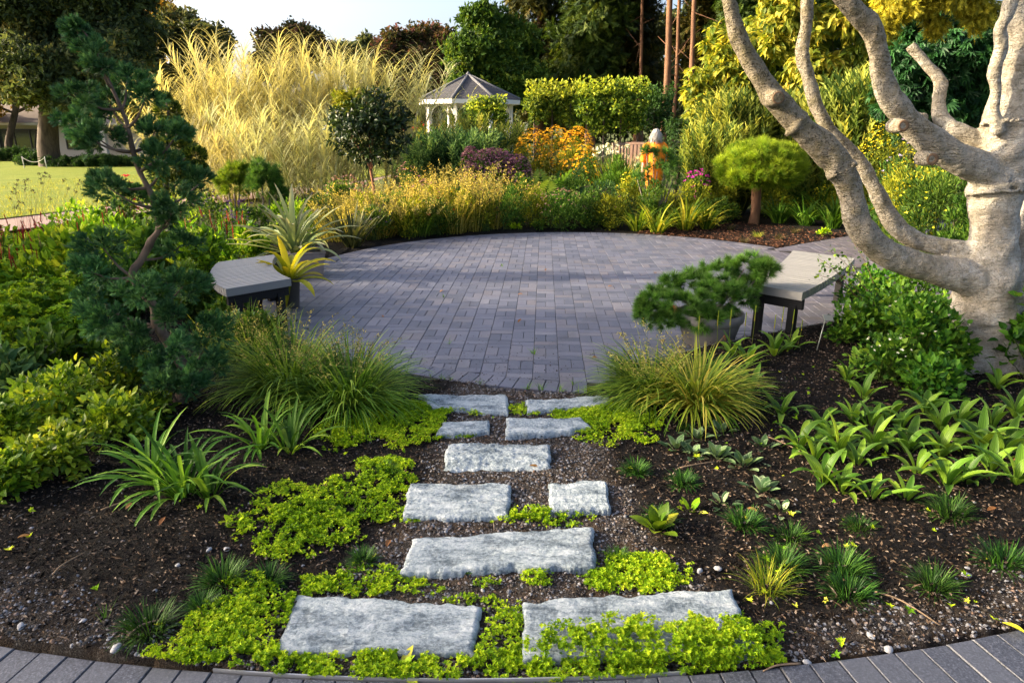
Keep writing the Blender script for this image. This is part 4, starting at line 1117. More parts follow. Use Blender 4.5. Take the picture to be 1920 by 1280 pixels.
L_MONDO = leafmat('mondo_grass', [(.008, .035, .006), (.018, .07, .010), (.04, .11, .016), (.08, .17, .03)], .22, .4)
L_BROAD = leafmat('broad_pleated_leaf', [(.06, .17, .015), (.10, .24, .022), (.16, .31, .03), (.24, .37, .04)], .33, .38, .45, edge=((.22, .36, .07), 3, .45), ribs=19)
L_SILV = leafmat('silver_mottled_leaf', [(.025, .075, .028), (.05, .12, .045), (.11, .18, .085), (.22, .29, .19)], .22, .5, edge=((.24, .31, .19), 2, .4))
L_GC = leafmat('pale_groundcover_leaf', [(.03, .10, .010), (.12, .24, .018), (.28, .40, .03), (.50, .52, .07)], .35, .36, .5)
L_ASTER = leafmat('heart_leaf', [(.012, .06, .008), (.04, .135, .014), (.10, .22, .025), (.20, .32, .04)], .35, .42)
L_STEM = leafmat('green_stem', [(.05, .09, .02), (.10, .14, .03)], .1)
L_STEMB = leafmat('brown_stem', [(.07, .045, .025), (.14, .09, .05)], .1)
L_ALC = leafmat('silver_strap_leaf', [(.15, .22, .09), (.24, .32, .15), (.33, .40, .20)], .3, .4, .5, tip=((.48, .40, .30), 4, .8), edge=((.36, .42, .22), 2, .4))
L_BROM = leafmat('yellow_bromeliad_leaf', [(.13, .22, .02), (.28, .34, .02), (.48, .43, .03)], .4, .32, .5, tip=((.62, .44, .02), 2, .5))
L_DRY = leafmat('dry_leaf', [(.20, .09, .03), (.36, .17, .06), (.45, .26, .12)], .25)
F_ORANGE = leafmat('orange_yellow_petal', [(.62, .30, .01), (.78, .42, .01), (.85, .52, .03)], .3)
F_YEL = leafmat('yellow_petal', [(.70, .55, .02), (.80, .66, .03), (.85, .74, .08)], .35)
F_PURP = leafmat('dusty_purple_floret', [(.10, .035, .06), (.20, .08, .12), (.32, .15, .20)], .25)
F_RED = leafmat('dark_red_spike', [(.14, .008, .012), (.26, .015, .018), (.36, .03, .03)], .2)
F_WHITE = leafmat('white_petal', [(.62, .60, .62), (.75, .74, .76), (.82, .8, .82)], .3)
F_MAG = leafmat('magenta_petal', [(.50, .02, .34), (.66, .05, .48)], .3)
F_SCAR = leafmat('scarlet_petal', [(.55, .015, .02), (.7, .03, .03)], .3)
F_VIO = leafmat('violet_floret', [(.05, .025, .09), (.10, .05, .16)], .25)
F_BLUE = leafmat('blue_petal', [(.16, .15, .62), (.24, .22, .75)], .3)
F_DARK = leafmat('dark_seedhead', [(.03, .012, .012), (.07, .03, .028)], .1)
F_PINK = leafmat('pink_seedhead', [(.38, .18, .15), (.5, .28, .22)], .2)
F_LILAC = leafmat('lilac_petal', [(.42, .36, .62), (.6, .52, .75)], .3)

def stems(t, A, B, r, mt=None, name='stems'):
    mb = MB(); sticks(mb, A, B, r, np.asarray(r) * .6, var=R.random(len(np.atleast_2d(A))))
    return tag(mb.build(name, mt or L_STEM, t), kind='stuff')
def dome(n, rx, ry, h, lo=.1, fill=.35):
    d = rdir(n, .7); d[:, 2] = np.abs(d[:, 2]) ** .65; rr = (1 - fill * R.random(n) ** 2)
    return d * rr[:, None] * np.array([rx, ry, h * (1 - lo)]) + np.array([0, 0, h * lo]), d
def mound(name, label, cat, px, Y_, wpx, top, n, tpl, L, W, leaf, dep=1.0, lo=.12, sub=26, fl=None, up=.4, group=None, fill=.5, base=None, hmin=.1, var_lo=0.):
    """leafy clump: px centre, distance, width in picture pixels, picture row of its top"""
    b = at(px, Y_) if base is None else base
    w2 = wpx * S(b + (0, 0, .5)) / 2; h = max(ztop(top, Y_) - b[2], hmin)
    t = thing(name, label, cat, b, group=group)
    mb = MB()
    lc, ld = dome(sub, w2 * .82, w2 * .82 * dep, h * .86, .05, fill); lr = min(w2, h) * R.uniform(.22, .42, sub); lv = R.random(sub)
    i = R.integers(0, sub, n); dd = rdir(n, .3)
    p = lc[i] + dd * (lr[i] * R.random(n) ** .4)[:, None]; p[:, 2] = np.maximum(p[:, 2], .015)
    D = nrm(dd * .7 + ld[i] * .4 + rdir(n) * .6 + (0, 0, up)); U = nrm(rdir(n) * .7 + (0, 0, 1.0) + ld[i] * .3)
    place(mb, tpl, p, D, U, L * R.uniform(.65, 1.25, n), None if W is None else W * R.uniform(.75, 1.2, n), var=np.clip(.4 * lv[i] + .6 * R.random(n), 0, 1) * (1 - var_lo) + var_lo)
    mb.build('foliage', leaf, t, smooth=False)
    k = min(40, sub); stems(t, R.normal(size=(k, 3)) * (.12 * w2, .12 * w2 * dep, 0), lc[:k], .004 + .004 * h)
    if fl:                               # (material, count, size, how high on the dome)
        mf, nf, sz, hi = fl
        q, d = dome(nf, w2 * .92, w2 * .92 * dep, h * hi, .35, .2)
        fb = MB(); place(fb, ROS, q, nrm(d * .5 + (0, -.25, .8)), rdir(nf), sz * R.uniform(.6, 1.2, nf)); fb.build('blossoms', mf, t, smooth=False)
    return t
def shoots(name, label, cat, px, Y_, wpx, top, n, leaf, spread=.45, Wd=None, fl=None, dep=1.0, group=None):
    b = at(px, Y_); w2 = wpx * S(b + (0, 0, .5)) / 2; h = ztop(top, Y_) - b[2]
    t = thing(name, label, cat, b, group=group); mb = MB()
    r = np.sqrt(R.random(n)); a = R.random(n) * 2 * PI
    p = np.stack([r * np.cos(a) * w2 * .6, r * np.sin(a) * w2 * .6 * dep, h * R.random(n) ** .9 * .62], -1)
    D = nrm(np.stack([np.cos(a) * r * spread, np.sin(a) * r * spread, 1 + 0 * a], -1) + R.normal(size=(n, 3)) * .12)
    n_ = n; L = np.minimum(h * R.uniform(.26, .48, n), (h - p[:, 2]) * R.uniform(.8, 1.0, n))
    place(mb, SHOOT, p, D, rdir(n), L, L * .9 if Wd is None else Wd)
    mb.build('foliage', leaf, t, smooth=False)
    stems(t, p * (.5, .5, 0), p + D * L[:, None] * .5, .006)
    if fl:
        mf, nf, sz = fl; i = R.integers(0, n, nf)
        fb = MB(); place(fb, ROS, p[i] + D[i] * (L[i] * R.uniform(.75, 1.05, nf))[:, None] + R.normal(size=(nf, 3)) * sz, rdir(nf, .6), rdir(nf), sz * R.uniform(.5, 1.1, nf)); fb.build('blossoms', mf, t, smooth=False)
    return t
def grass(name, label, cat, base, n, L, W, leaf, th=(.05, .6), bend=(.8, 1.9), r0=.08, S_=5, seed=None, prof='grass', fold=0., group=None, rz=0., lean=None, pw=1.4):
    t = thing(name, label, cat, base, rz, group); mb = MB()
    a = R.random(n) * 2 * PI; r = np.sqrt(R.random(n)) * r0
    if lean is not None: a = np.where(R.random(n) < .45, lean + R.normal(size=n) * .7, a)
    p = np.stack([r * np.cos(a), r * np.sin(a), 0 * a - .01], -1)
    t0 = R.uniform(th[0], th[1], n); LL = L * R.uniform(.55, 1.1, n)
    blades(mb, p, a + R.normal(size=n) * .35, t0, t0 + R.uniform(bend[0], bend[1], n), LL, W * R.uniform(.7, 1.2, n), S_, prof=prof, fold=fold, pw=pw)
    mb.build('foliage', leaf, t, smooth=False)
    if seed:                             # airy plumes: (material, count, height, seeds per stalk)
        mf, ns, hs, per = seed[:4]; ss = seed[4] if len(seed) > 4 else 1.0; sb = MB(); st = MB()
        a = R.random(ns) * 2 * PI; t0 = R.uniform(.05, .55, ns); LL = hs * R.uniform(.75, 1.1, ns)
        p = np.stack([np.cos(a), np.sin(a), 0 * a], -1) * (R.random(ns) * r0)[:, None]
        C = blades(st, p, a, t0, t0 + R.uniform(.2, .7, ns), LL, .004, 5)
        i = np.repeat(np.arange(ns), per); f = R.uniform(.62, 1, len(i)); j = np.minimum((f * 5).astype(int), 4); fr = (f * 5 - j)[:, None]
        q = C[i, j] * (1 - fr) + C[i, j + 1] * fr + R.normal(size=(len(i), 3)) * (.045 * (1.15 - f))[:, None] * (L + .3)
        place(sb, LEAF4, q, rdir(len(i), .3), rdir(len(i)), (.016 + .010 * R.random(len(i))) * ss, .007 * ss)
        tag(st.build('stalks', leaf, t, smooth=False), kind='stuff'); tag(sb.build('seedheads', mf, t, smooth=False), kind='stuff')
    return t

# ------------------------------------------------ tall variegated reeds
def reed(label, px, Y_, h, n, spread, leaf, lean=0.0):
    b = at(px, Y_); t = thing('giant_reed', label, 'reed', b, group='tall variegated reeds'); lf = MB(); st = MB()
    a = R.random(n) * 2 * PI; r = np.sqrt(R.random(n)) * spread
    for i in range(n):
        p0 = np.array([r[i] * math.cos(a[i]), r[i] * math.sin(a[i]) * .7, -.05]); hh = h * .9 * R.uniform(.72, 1.05)
        tl = np.array([math.cos(a[i]) * r[i] * .62 + lean + R.normal() * .2, math.sin(a[i]) * r[i] * .3 + R.normal() * .15, hh])
        u = np.linspace(0, 1, 7)[:, None]; C = p0 + tl * u + np.array([tl[0], tl[1], 0]) * .5 * u * u
        tube(st, C, np.linspace(.013, .004, 7), 5)
        k = int(hh * 25); f = np.sort(R.uniform(.06, 1.0, k)) ** .85; j = np.minimum((f * 6).astype(int), 5); fr = (f * 6 - j)[:, None]
        q = C[j] * (1 - fr) + C[j + 1] * fr
        az = np.arange(k) * PI + R.normal() + R.normal(size=k) * .35
        t0 = R.uniform(.3, .95, k) * (1.15 - .45 * f)
        blades(lf, q, az, t0, t0 + R.uniform(1.0, 2.2, k) * (1.1 - .3 * f), R.uniform(.5, .95, k), R.uniform(.016, .029, k), 5, var=np.clip(.05 + .5 * f + R.normal(size=k) * .27, 0, 1), prof='grass')
    tag(st.build('canes', leaf, t), kind='stuff'); lf.build('foliage', leaf, t, smooth=False)
for px, Y_, h, n, s_, lf_, ln, lab in ((400, 17.2, 3.1, 26, .8, L_REED, -.5, 'golden reeds at the end of the stand, arching over the lawn side'),
        (470, 18.2, 3.9, 34, .9, L_REED, -.1, 'tall golden reeds behind the cloud-pruned conifer'),
        (545, 17.6, 4.05, 34, .9, L_REED, 0., 'tallest golden reeds in the middle of the stand'),
        (620, 18.4, 4.0, 32, .9, L_REED, .1, 'tall reeds above the dark glossy shrub, golden at the top'),
        (690, 18.8, 3.85, 26, .8, L_REEDG, .2, 'pale green reeds behind the dark glossy shrub'),
        (742, 18.6, 3.5, 16, .6, L_REEDG, .4, 'last pale reeds of the stand, fanning out toward the gazebo'),
        (560, 15.8, 2.3, 22, .9, L_REEDG, 0., 'shorter green-and-cream reeds in front of the tall golden ones'),
        (630, 15.6, 2.0, 16, .6, L_REEDG, .1, 'short blue-green reeds beside the stem of the dark glossy shrub'),
        (440, 15.9, 2.0, 16, .7, L_REED, -.2, 'short straw-coloured reeds low behind the dwarf conifers')):
    reed(lab, px, Y_, h, n, s_, lf_, ln)

# ------------------------------------------------ dark glossy shrub on a stem
b = at(702, 14.3); t = thing('glossy_shrub', 'dark glossy-leaved shrub on a reddish stem in front of the reeds', 'shrub', b)
tk = MB(); cr = MB()
bl = [(np.array(c) - b, r) for c, r in pxblobs(14.3, [(690, 235, 62, 48), (730, 260, 42, 45), (655, 255, 42, 40), (700, 200, 45, 30), (640, 225, 30, 30, .3), (745, 225, 30, 32), (700, 285, 50, 22)])]
tube(tk, [(0, 0, -.1), (.02, 0, .5), (-.03, .02, .95), (0, 0, 1.25)], [.035, .03, .028, .02], 7, 12)
for c, r in bl: tube(tk, [(-.02, .01, .9), np.array(c) * .5 + (0, 0, .5), c], [.022, .015, .006], 5, 8)
tk.build('stem', barkmat('red_stem', (.16, .06, .03), (.36, .17, .09)), t)
crown(cr, bl, 3800, LEAF8, .13, .05, sub=24); cr.build('crown', L_DARKSH, t, smooth=False)
cr = MB(); crown(cr, [(np.array(P(640, 200, 14.6)) - b, .28), (np.array(P(655, 185, 14.6)) - b, .22)], 420, LEAF8, .11, .045, sub=8); cr.build('young_growth', L_YGREEN, t, smooth=False)

# ------------------------------------------------ right background shrubs
def big(label, px, Y_, el, n, tpl, L, W, leaf, name='shrub', droop=.3, sub=26, bark=BARKD, group=None, limbs=True):
    return tree(name, label, 'shrub', at(px, Y_), pxblobs(Y_, el), n, tpl, L, leaf, bark, W=W, tr=.05, top=.7, limbs=limbs, sub=sub, droop=droop, group=group, subr=(.2, .36))
big('sunlit large-leaved magnolia bush left of the sweeping limbs', 1380, 17.5, [(1345, 170, 55, 75), (1395, 110, 60, 60, .5), (1330, 260, 50, 50), (1400, 200, 60, 70), (1310, 205, 30, 55), (1440, 70, 45, 50, 1), (1350, 90, 40, 40, .5)], 6500, LEAF8, .21, .105, L_MAG, droop=.7)
big('tall sunlit large-leaved magnolia bush seen between the pale limbs', 1570, 17, [(1480, 60, 55, 60), (1560, 60, 70, 75), (1500, 150, 60, 60), (1580, 160, 60, 60), (1640, 60, 60, 60), (1620, -40, 90, 60), (1480, -20, 60, 50), (1730, 20, 70, 60)], 8000, LEAF8, .21, .105, L_MAG, droop=.7)
big('dark shrub with palmate leaves behind the short cut limb', 1745, 10.5, [(1710, 130, 55, 50), (1790, 120, 60, 60), (1750, 190, 60, 50), (1820, 180, 40, 60), (1680, 180, 35, 45), (1850, 90, 45, 60), (1760, 60, 80, 45, .4)], 2600, PALM, .15, .15, L_BIGD, droop=.8)
big('golden weeping conifer hanging into the top corner by the main trunk', 2010, 9.2, [(1690, 5, 55, 35), (1760, -15, 60, 40), (1835, 15, 35, 42), (1665, 45, 18, 22), (1755, 45, 22, 20), (1720, -60, 90, 50), (1820, -70, 80, 60)], 9000, SPRAYS, .13, .13, L_GCYP, name='golden_conifer', droop=.9, sub=40, limbs=False)
big('dark evergreen shrub filling the gap beside the person', 1265, 17.2, [(1275, 255, 30, 45), (1300, 290, 30, 40), (1262, 300, 26, 36), (1310, 240, 22, 35)], 2200, LEAF4, .10, .045, L_HEDGED)
big('dark undergrowth shrub below the palmate leaves', 1790, 11.5, [(1740, 250, 50, 45), (1820, 250, 50, 50), (1870, 220, 50, 60), (1880, 300, 50, 60), (1700, 230, 50, 45)], 2200, LEAF4, .11, .05, L_HEDGED)
shoots('willow_shrub', 'feathery pale willow-leaved shrub in front of the magnolia bush', 'shrub', 1375, 15, 150, 160, 800, L_WILL, .5, .5)
shoots('willow_shrub', 'green willow-leaved shrub beside the round pine, lower than its pale neighbour', 'shrub', 1330, 14.4, 120, 220, 560, L_WILL, .5, .45)
shoots('willow_shrub', 'yellow-tipped willow-leaved shrub between the two thin pale limbs', 'shrub', 1500, 14.6, 130, 160, 700, L_WILL, .45, .45)
shoots('willow_shrub', 'willow-leaved shrub beyond the middle limb with pale tips', 'shrub', 1588, 14, 110, 120, 640, L_WILL, .4, .45)
mound('goldenrod', 'tall goldenrod between the middle limb and the short cut limb', 'flowers', 1660, 12.5, 150, 215, 2400, LEAF4, .08, .022, L_YGREEN, fl=(F_YEL, 420, .03, 1.0))
mound('goldenrod', 'goldenrod with broad yellow heads behind the short cut limb', 'flowers', 1700, 13.5, 110, 175, 1500, LEAF4, .08, .022, L_YGREEN, fl=(F_YEL, 420, .032, 1.02))
mound('feathery_perennial', 'feathery yellow-green ball of foliage beside the main trunk', 'perennial', 1815, 9.6, 90, 195, 2600, TRI, .07, .006, L_LIME)
mound('tall_perennial', 'tall green perennial with lilac flowers under the middle limb', 'perennial', 1700, 10.2, 170, 255, 2400, LEAF4, .085, .03, L_GREEN, fl=(F_LILAC, 40, .04, 1.02))
mound('tall_perennial', 'green perennial dotted with yellow flowers below the cut knots', 'perennial', 1740, 9.0, 190, 310, 3000, LEAF4, .085, .024, L_GREEN, fl=(F_YEL, 90, .026, 1.03))
mound('tall_perennial', 'yellow-flowered perennial between the two lowest limbs and the trunk', 'perennial', 1690, 9.8, 150, 300, 2200, LEAF4, .085, .024, L_YGREEN, fl=(F_YEL, 80, .026, 1.0))
mound('tall_perennial', 'leafy perennial hard against the main trunk', 'perennial', 1795, 8.2, 90, 350, 1600, LEAF4, .085, .03, L_GREEN)
mound('tall_perennial', 'bushy green perennial rising over the crook of the lowest limbs', 'perennial', 1665, 10.6, 120, 340, 1500, LEAF4, .07, .024, L_GREEN)
mound('tall_perennial', 'leafy perennial at the margin beyond the main trunk', 'perennial', 1915, 7.2, 120, 330, 1500, LEAF4, .085, .03, L_GREEN)

# ------------------------------------------------ middle bed beyond the terrace
shoots('willowleaf_bluestar', 'wide feathery blue-green mound in front of the gazebo', 'perennial', 865, 17, 190, 232, 520, L_BLUEG, .8)
shoots('willowleaf_bluestar', 'feathery blue-green clump between the dark glossy shrub and the wide mound', 'perennial', 800, 16.4, 90, 248, 200, L_BLUEG, .7)
shoots('tall_perennial', 'pale green spires directly below the gazebo', 'perennial', 880, 19.5, 120, 205, 160, L_WILL, .4)
shoots('tall_perennial', 'pale yellowish spires below the small hedge block', 'perennial', 955, 19, 80, 222, 120, L_WILL, .4)
mound('flowering_shrub', 'yellow-green shrub with dark red blooms left of the gazebo', 'shrub', 790, 22, 70, 195, 900, LEAF4, .10, .05, L_YGREEN, fl=(F_SCAR, 30, .06, .9))
for px, Y_, w_, tp, lab in ((1000, 17.5, 84, 246, 'orange-yellow coneflowers next to the feathery mound'), (1040, 17.9, 80, 240, 'orange-yellow coneflowers in the middle of their drift'), (1078, 16.8, 80, 243, 'orange-yellow coneflowers next to the white flower spikes')):
    mound('coneflower', lab, 'flowers', px, Y_, w_, tp, 1300, LEAF4, .09, .035, L_YGREEN, fl=(F_ORANGE, 330, .05, 1.04), group='orange-yellow coneflowers')
mound('coneflower', 'coneflowers trailing down toward the bright green mound', 'flowers', 1096, 15.8, 60, 272, 700, LEAF4, .08, .03, L_GREEN, fl=(F_ORANGE, 160, .045, 1.0), group='orange-yellow coneflowers')
mound('joe_pye_weed', 'broad dusty purple flower mass above the golden grasses', 'flowers', 925, 14.8, 118, 278, 1500, LEAF4, .11, .035, L_GREEN, fl=(F_PURP, 1500, .045, 1.0))
mound('joe_pye_weed', 'small dusty purple flower head nearest the dark glossy shrub', 'flowers', 885, 15.3, 50, 274, 500, LEAF4, .11, .035, L_GREEN, fl=(F_PURP, 420, .045, 1.0))
mound('joe_pye_weed', 'dusty purple flower head sloping toward the ferns', 'flowers', 972, 14.4, 60, 290, 600, LEAF4, .11, .035, L_GREEN, fl=(F_PURP, 500, .042, 1.0))
FROND = many([(LEAF4, frame((0, y, -.35 * y * y), (s_ * 1, .5, -.1), (0, 0, 1), .26 * math.sin(PI * (.15 + .8 * y)) + .02, .075), y) for y in np.linspace(.08, .97, 13) for s_ in (-1, 1)])
def fern(label, px, Y_, n, L, leaf=L_GREEN):
    t = thing('fern', label, 'fern', at(px, Y_), group='ferns'); mb = MB(); a = np.arange(n) * 2.4; e = R.uniform(.7, 1.35, n)
    place(mb, FROND, np.zeros((n, 3)) + (0, 0, .05), np.stack([np.cos(a) * np.cos(e), np.sin(a) * np.cos(e), np.sin(e)], -1), np.tile([[0, 0, 1.]], (n, 1)) + R.normal(size=(n, 3)) * .05, L * R.uniform(.7, 1.1, n)); mb.build('foliage', leaf, t, smooth=False)
fern('large upright fern beside the purple flower mass', 1018, 13.6, 26, 1.0); fern('arching fern under the coneflowers', 1052, 13.9, 22, .95); fern('low dark fern at the foot of the large upright one', 1075, 13.0, 18, .7, L_BLUEG)
mound('grassy_mound', 'smooth bright green mound below the white flowers', 'perennial', 1145, 14.6, 92, 280, 3000, LEAF4, .09, .014, L_STRAP, up=.9)
grass('iris', 'upright bright green iris leaves beside the white flowers', 'iris', at(1160, 16.5), 170, 1.15, .03, L_STRAPY, (.02, .4), (.2, .7), .45, 3, prof='strap')
grass('iris', 'upright yellow-green leaves between coneflowers and white flowers', 'iris', at(1118, 16.8), 120, 1.1, .03, L_STRAPY, (.02, .4), (.2, .7), .35, 3, prof='strap')
for i, (px, py, Y_, lab) in enumerate(((1118, 272, 15.6, 'white flower spike nearest the coneflowers'), (1134, 268, 15.7, 'white flower spike between two others above the green mound'), (1152, 263, 15.9, 'tallest white flower spike above the green mound'),
                                       (1170, 272, 15.6, 'white flower spike close to the person'), (1193, 284, 15.0, 'drooping white flower spike by the person\'s arm'), (985, 232, 19, 'pale lilac flower spike behind the coneflowers'))):
    b = at(px, Y_); z = ztop(py, Y_) - b[2]; t = thing('flower_spike', lab, 'flower', b, group='pale flower spikes')
    mb = MB(); n = 15; place(mb, ROS, np.stack([R.normal(size=n) * .045, R.normal(size=n) * .045, z - .3 + R.random(n) * .34], -1), rdir(n), rdir(n), .055); mb.build('blossoms', F_WHITE, t, smooth=False)
    mb = MB(); tube(mb, [(0, 0, -.05), (0, 0, z - .05)], [.008, .005], 5); mb.build('stem', L_STEM, t)
    mb = MB(); n = 12; a = R.random(n) * 6.3; blades(mb, np.zeros((n, 3)), a, .2 + R.random(n) * .4, 1.2 + R.random(n), .45, .05, 4, prof='broad'); mb.build('foliage', L_STRAP, t, smooth=False)
# dwarf pine with rounded tufts, in front of the person
def tufted(name, label, base, el, n, L, leaf, tp=None, W=None, trunk=.03, sub=14, cat='dwarf pine', tuftr=.5):
    t = thing(name, label, cat, base); mb = MB(); sk = MB()
    for c, r in el:
        c = np.array(c) - base; r = np.array(r)
        tube(sk, [(0, 0, 0), c * (.5, .5, .35), c], [trunk, trunk * .6, trunk * .25], 6, 8)
        k = sub; tc, td = c + rdir(k, .5) * r * R.uniform(.5, .95, (k, 1)), None
        td = nrm(tc - c + (0, 0, .25 * r[2]))
        place(mb, TUFTS, np.repeat(tc, n, 0) + R.normal(size=(k * n, 3)) * L * tuftr * .5, nrm(np.repeat(td, n, 0) + R.normal(size=(k * n, 3)) * .45), rdir(k * n), L * R.uniform(.7, 1.1, k * n), L * .8, var=np.clip(np.repeat(R.random(k), n) * .4 + R.random(k * n) * .6, 0, 1))
    sk.build('trunk', BARKG, t); mb.build('foliage', leaf, t, smooth=False); return t
tufted('dwarf_pine', 'small dwarf pine with rounded tufts in front of the person', at(1228, 12.9), [(P(x, y, 12.9 + d), np.array([r, r, r]) * S(P(x, y, 12.9))) for x, y, r, d in ((1212, 284, 6, 0), (1226, 286, 6, .1), (1250, 290, 8, 0), (1250, 312, 12, 0), (1205, 318, 18, 0), (1232, 322, 22, -.1), (1258, 312, 16, .1), (1195, 336, 14, 0), (1262, 335, 18, 0))], 8, .11, L_PINE, sub=10)
mound('phlox', 'green clump topped by vivid magenta flowers left of the round pine', 'flowers', 1300, 13.6, 62, 316, 700, LEAF4, .10, .035, L_GREEN, fl=(F_MAG, 60, .055, 1.0))
# round-headed pine on a clear stem
b = at(1413, 12.9); t = thing('clipped_pine', 'round-headed bright green pine on a bare reddish stem in mulch', 'pine', b)
tk = MB(); tube(tk, [(0, 0, -.05), (.01, 0, .35), (-.01, 0, .6), (0, 0, .85)], [.10, .085, .088, .10], 12, 16, lump=.2)
for a in np.arange(9) * .7: tube(tk, [(0, 0, .7), (.25 * math.cos(a), .25 * math.sin(a), .95), (.6 * math.cos(a), .6 * math.sin(a), 1.12)], [.06, .04, .015], 6, 8)
tk.build('trunk', BARKP, t); mb = MB()
rx = 82 * S(b + (0, 0, 1)); zc_ = ztop(322, 12.9) - b[2]; hh = ztop(266, 12.9) - b[2] - zc_
k = 420; d = rdir(k, .35); q = d * np.array([rx, rx, np.where(True, hh, 0)]) * (R.uniform(.66, 1.0, (k, 1)) + .22 * (fbm(d[:, :1] * 2.3 + 8, d[:, 1:2] * 2.3 + d[:, 2:] * 1.7, 2) - .4)); q[:, 2] = np.where(q[:, 2] < 0, q[:, 2] * .5, q[:, 2]) + zc_
vv = np.clip(.35 + .45 * d[:, 2] * 0 + R.random(k) * .6, 0, 1)
place(mb, TUFTS, np.repeat(q, 10, 0) + R.normal(size=(k * 10, 3)) * .03, nrm(np.repeat(nrm(d + (0, 0, .9)), 10, 0) + R.normal(size=(k * 10, 3)) * .35), rdir(k * 10), .17 * R.uniform(.7, 1.1, k * 10), .15, var=np.repeat(vv, 10)); mb.build('crown', L_PINEY, t, smooth=False)

# ------------------------------------------------ the band of perennials round the terrace
gold = [(632, 11.0, .75, 'golden airy grass beside the potted spiky plants'), (668, 11.6, .85, 'golden airy grass below the dark glossy shrub'), (705, 11.3, .8, 'golden airy grass at the foot of the dark glossy shrub\'s stem'),
        (742, 12.0, .95, 'golden airy grass with pinkish heads right of the dark shrub\'s stem'), (778, 11.5, .85, 'golden airy grass in front of the blue-green clump'), (815, 12.3, 1.0, 'golden airy grass below the edge of the feathery mound'),
        (850, 11.9, .95, 'golden airy grass above the orange flower dots'), (885, 12.8, 1.05, 'tall golden airy grass under the purple flower mass'), (925, 12.4, 1.0, 'golden airy grass ending the golden band'), (655, 12.6, .95, 'golden airy grass at the back near the short reeds'),
        (760, 13.0, 1.0, 'golden airy grass at the back beside the blue-green clump'), (835, 13.2, 1.05, 'golden airy grass at the back before the purple flowers')]
for i, (px, Y_, h, lab) in enumerate(gold):
    gr_ = i % 3 == 1; hh = h * R.uniform(.82, 1.12)
    grass('golden_grass', lab.replace('golden airy', 'greenish airy') if gr_ else lab, 'grass', at(px, Y_), 260, hh * .75, .013, L_TALLG if gr_ else L_GOLDG, (.02, .55), (.2, 1.2), .3, 4, seed=(L_SEED if gr_ else L_GOLDS, 70 if gr_ else 62, hh, 22, 1.9), group='airy grasses of the far bed')
for px, Y_, w_, tp, lf_, lab, fl in ((690, 11.9, 70, 350, L_YGREEN, 'leafy plant with salmon dots inside the golden grasses', (F_PINK, 40, .03, 1.1)), (735, 11.6, 70, 356, L_GREEN, 'green leafy plant breaking up the golden grasses', None), (800, 12.0, 80, 345, L_YGREEN, 'yellowish leafy plant in the middle of the golden grasses', (F_PINK, 50, .03, 1.1)),
                                     (868, 12.3, 70, 340, L_GREEN, 'green plant with dark seed dots in the golden grasses', (F_DARK, 60, .028, 1.12)), (910, 12.0, 70, 352, L_YGREEN, 'leafy plant right of the yellow-stalked seeding plant', (F_DARK, 30, .03, 1.1)), (768, 13.4, 60, 318, L_GREEN, 'green plant with pink heads behind the golden grasses', (F_PINK, 40, .035, 1.15)), (650, 13.3, 70, 335, L_GREEN, 'green plant with pinkish heads under the dark glossy shrub', (F_PINK, 60, .035, 1.15))):
    mound('leafy_perennial', lab, 'perennial', px, Y_, w_, tp, 1100, LEAF4, .06, .024, lf_, fl=fl, group='perennials round the terrace', sub=30, fill=.7)
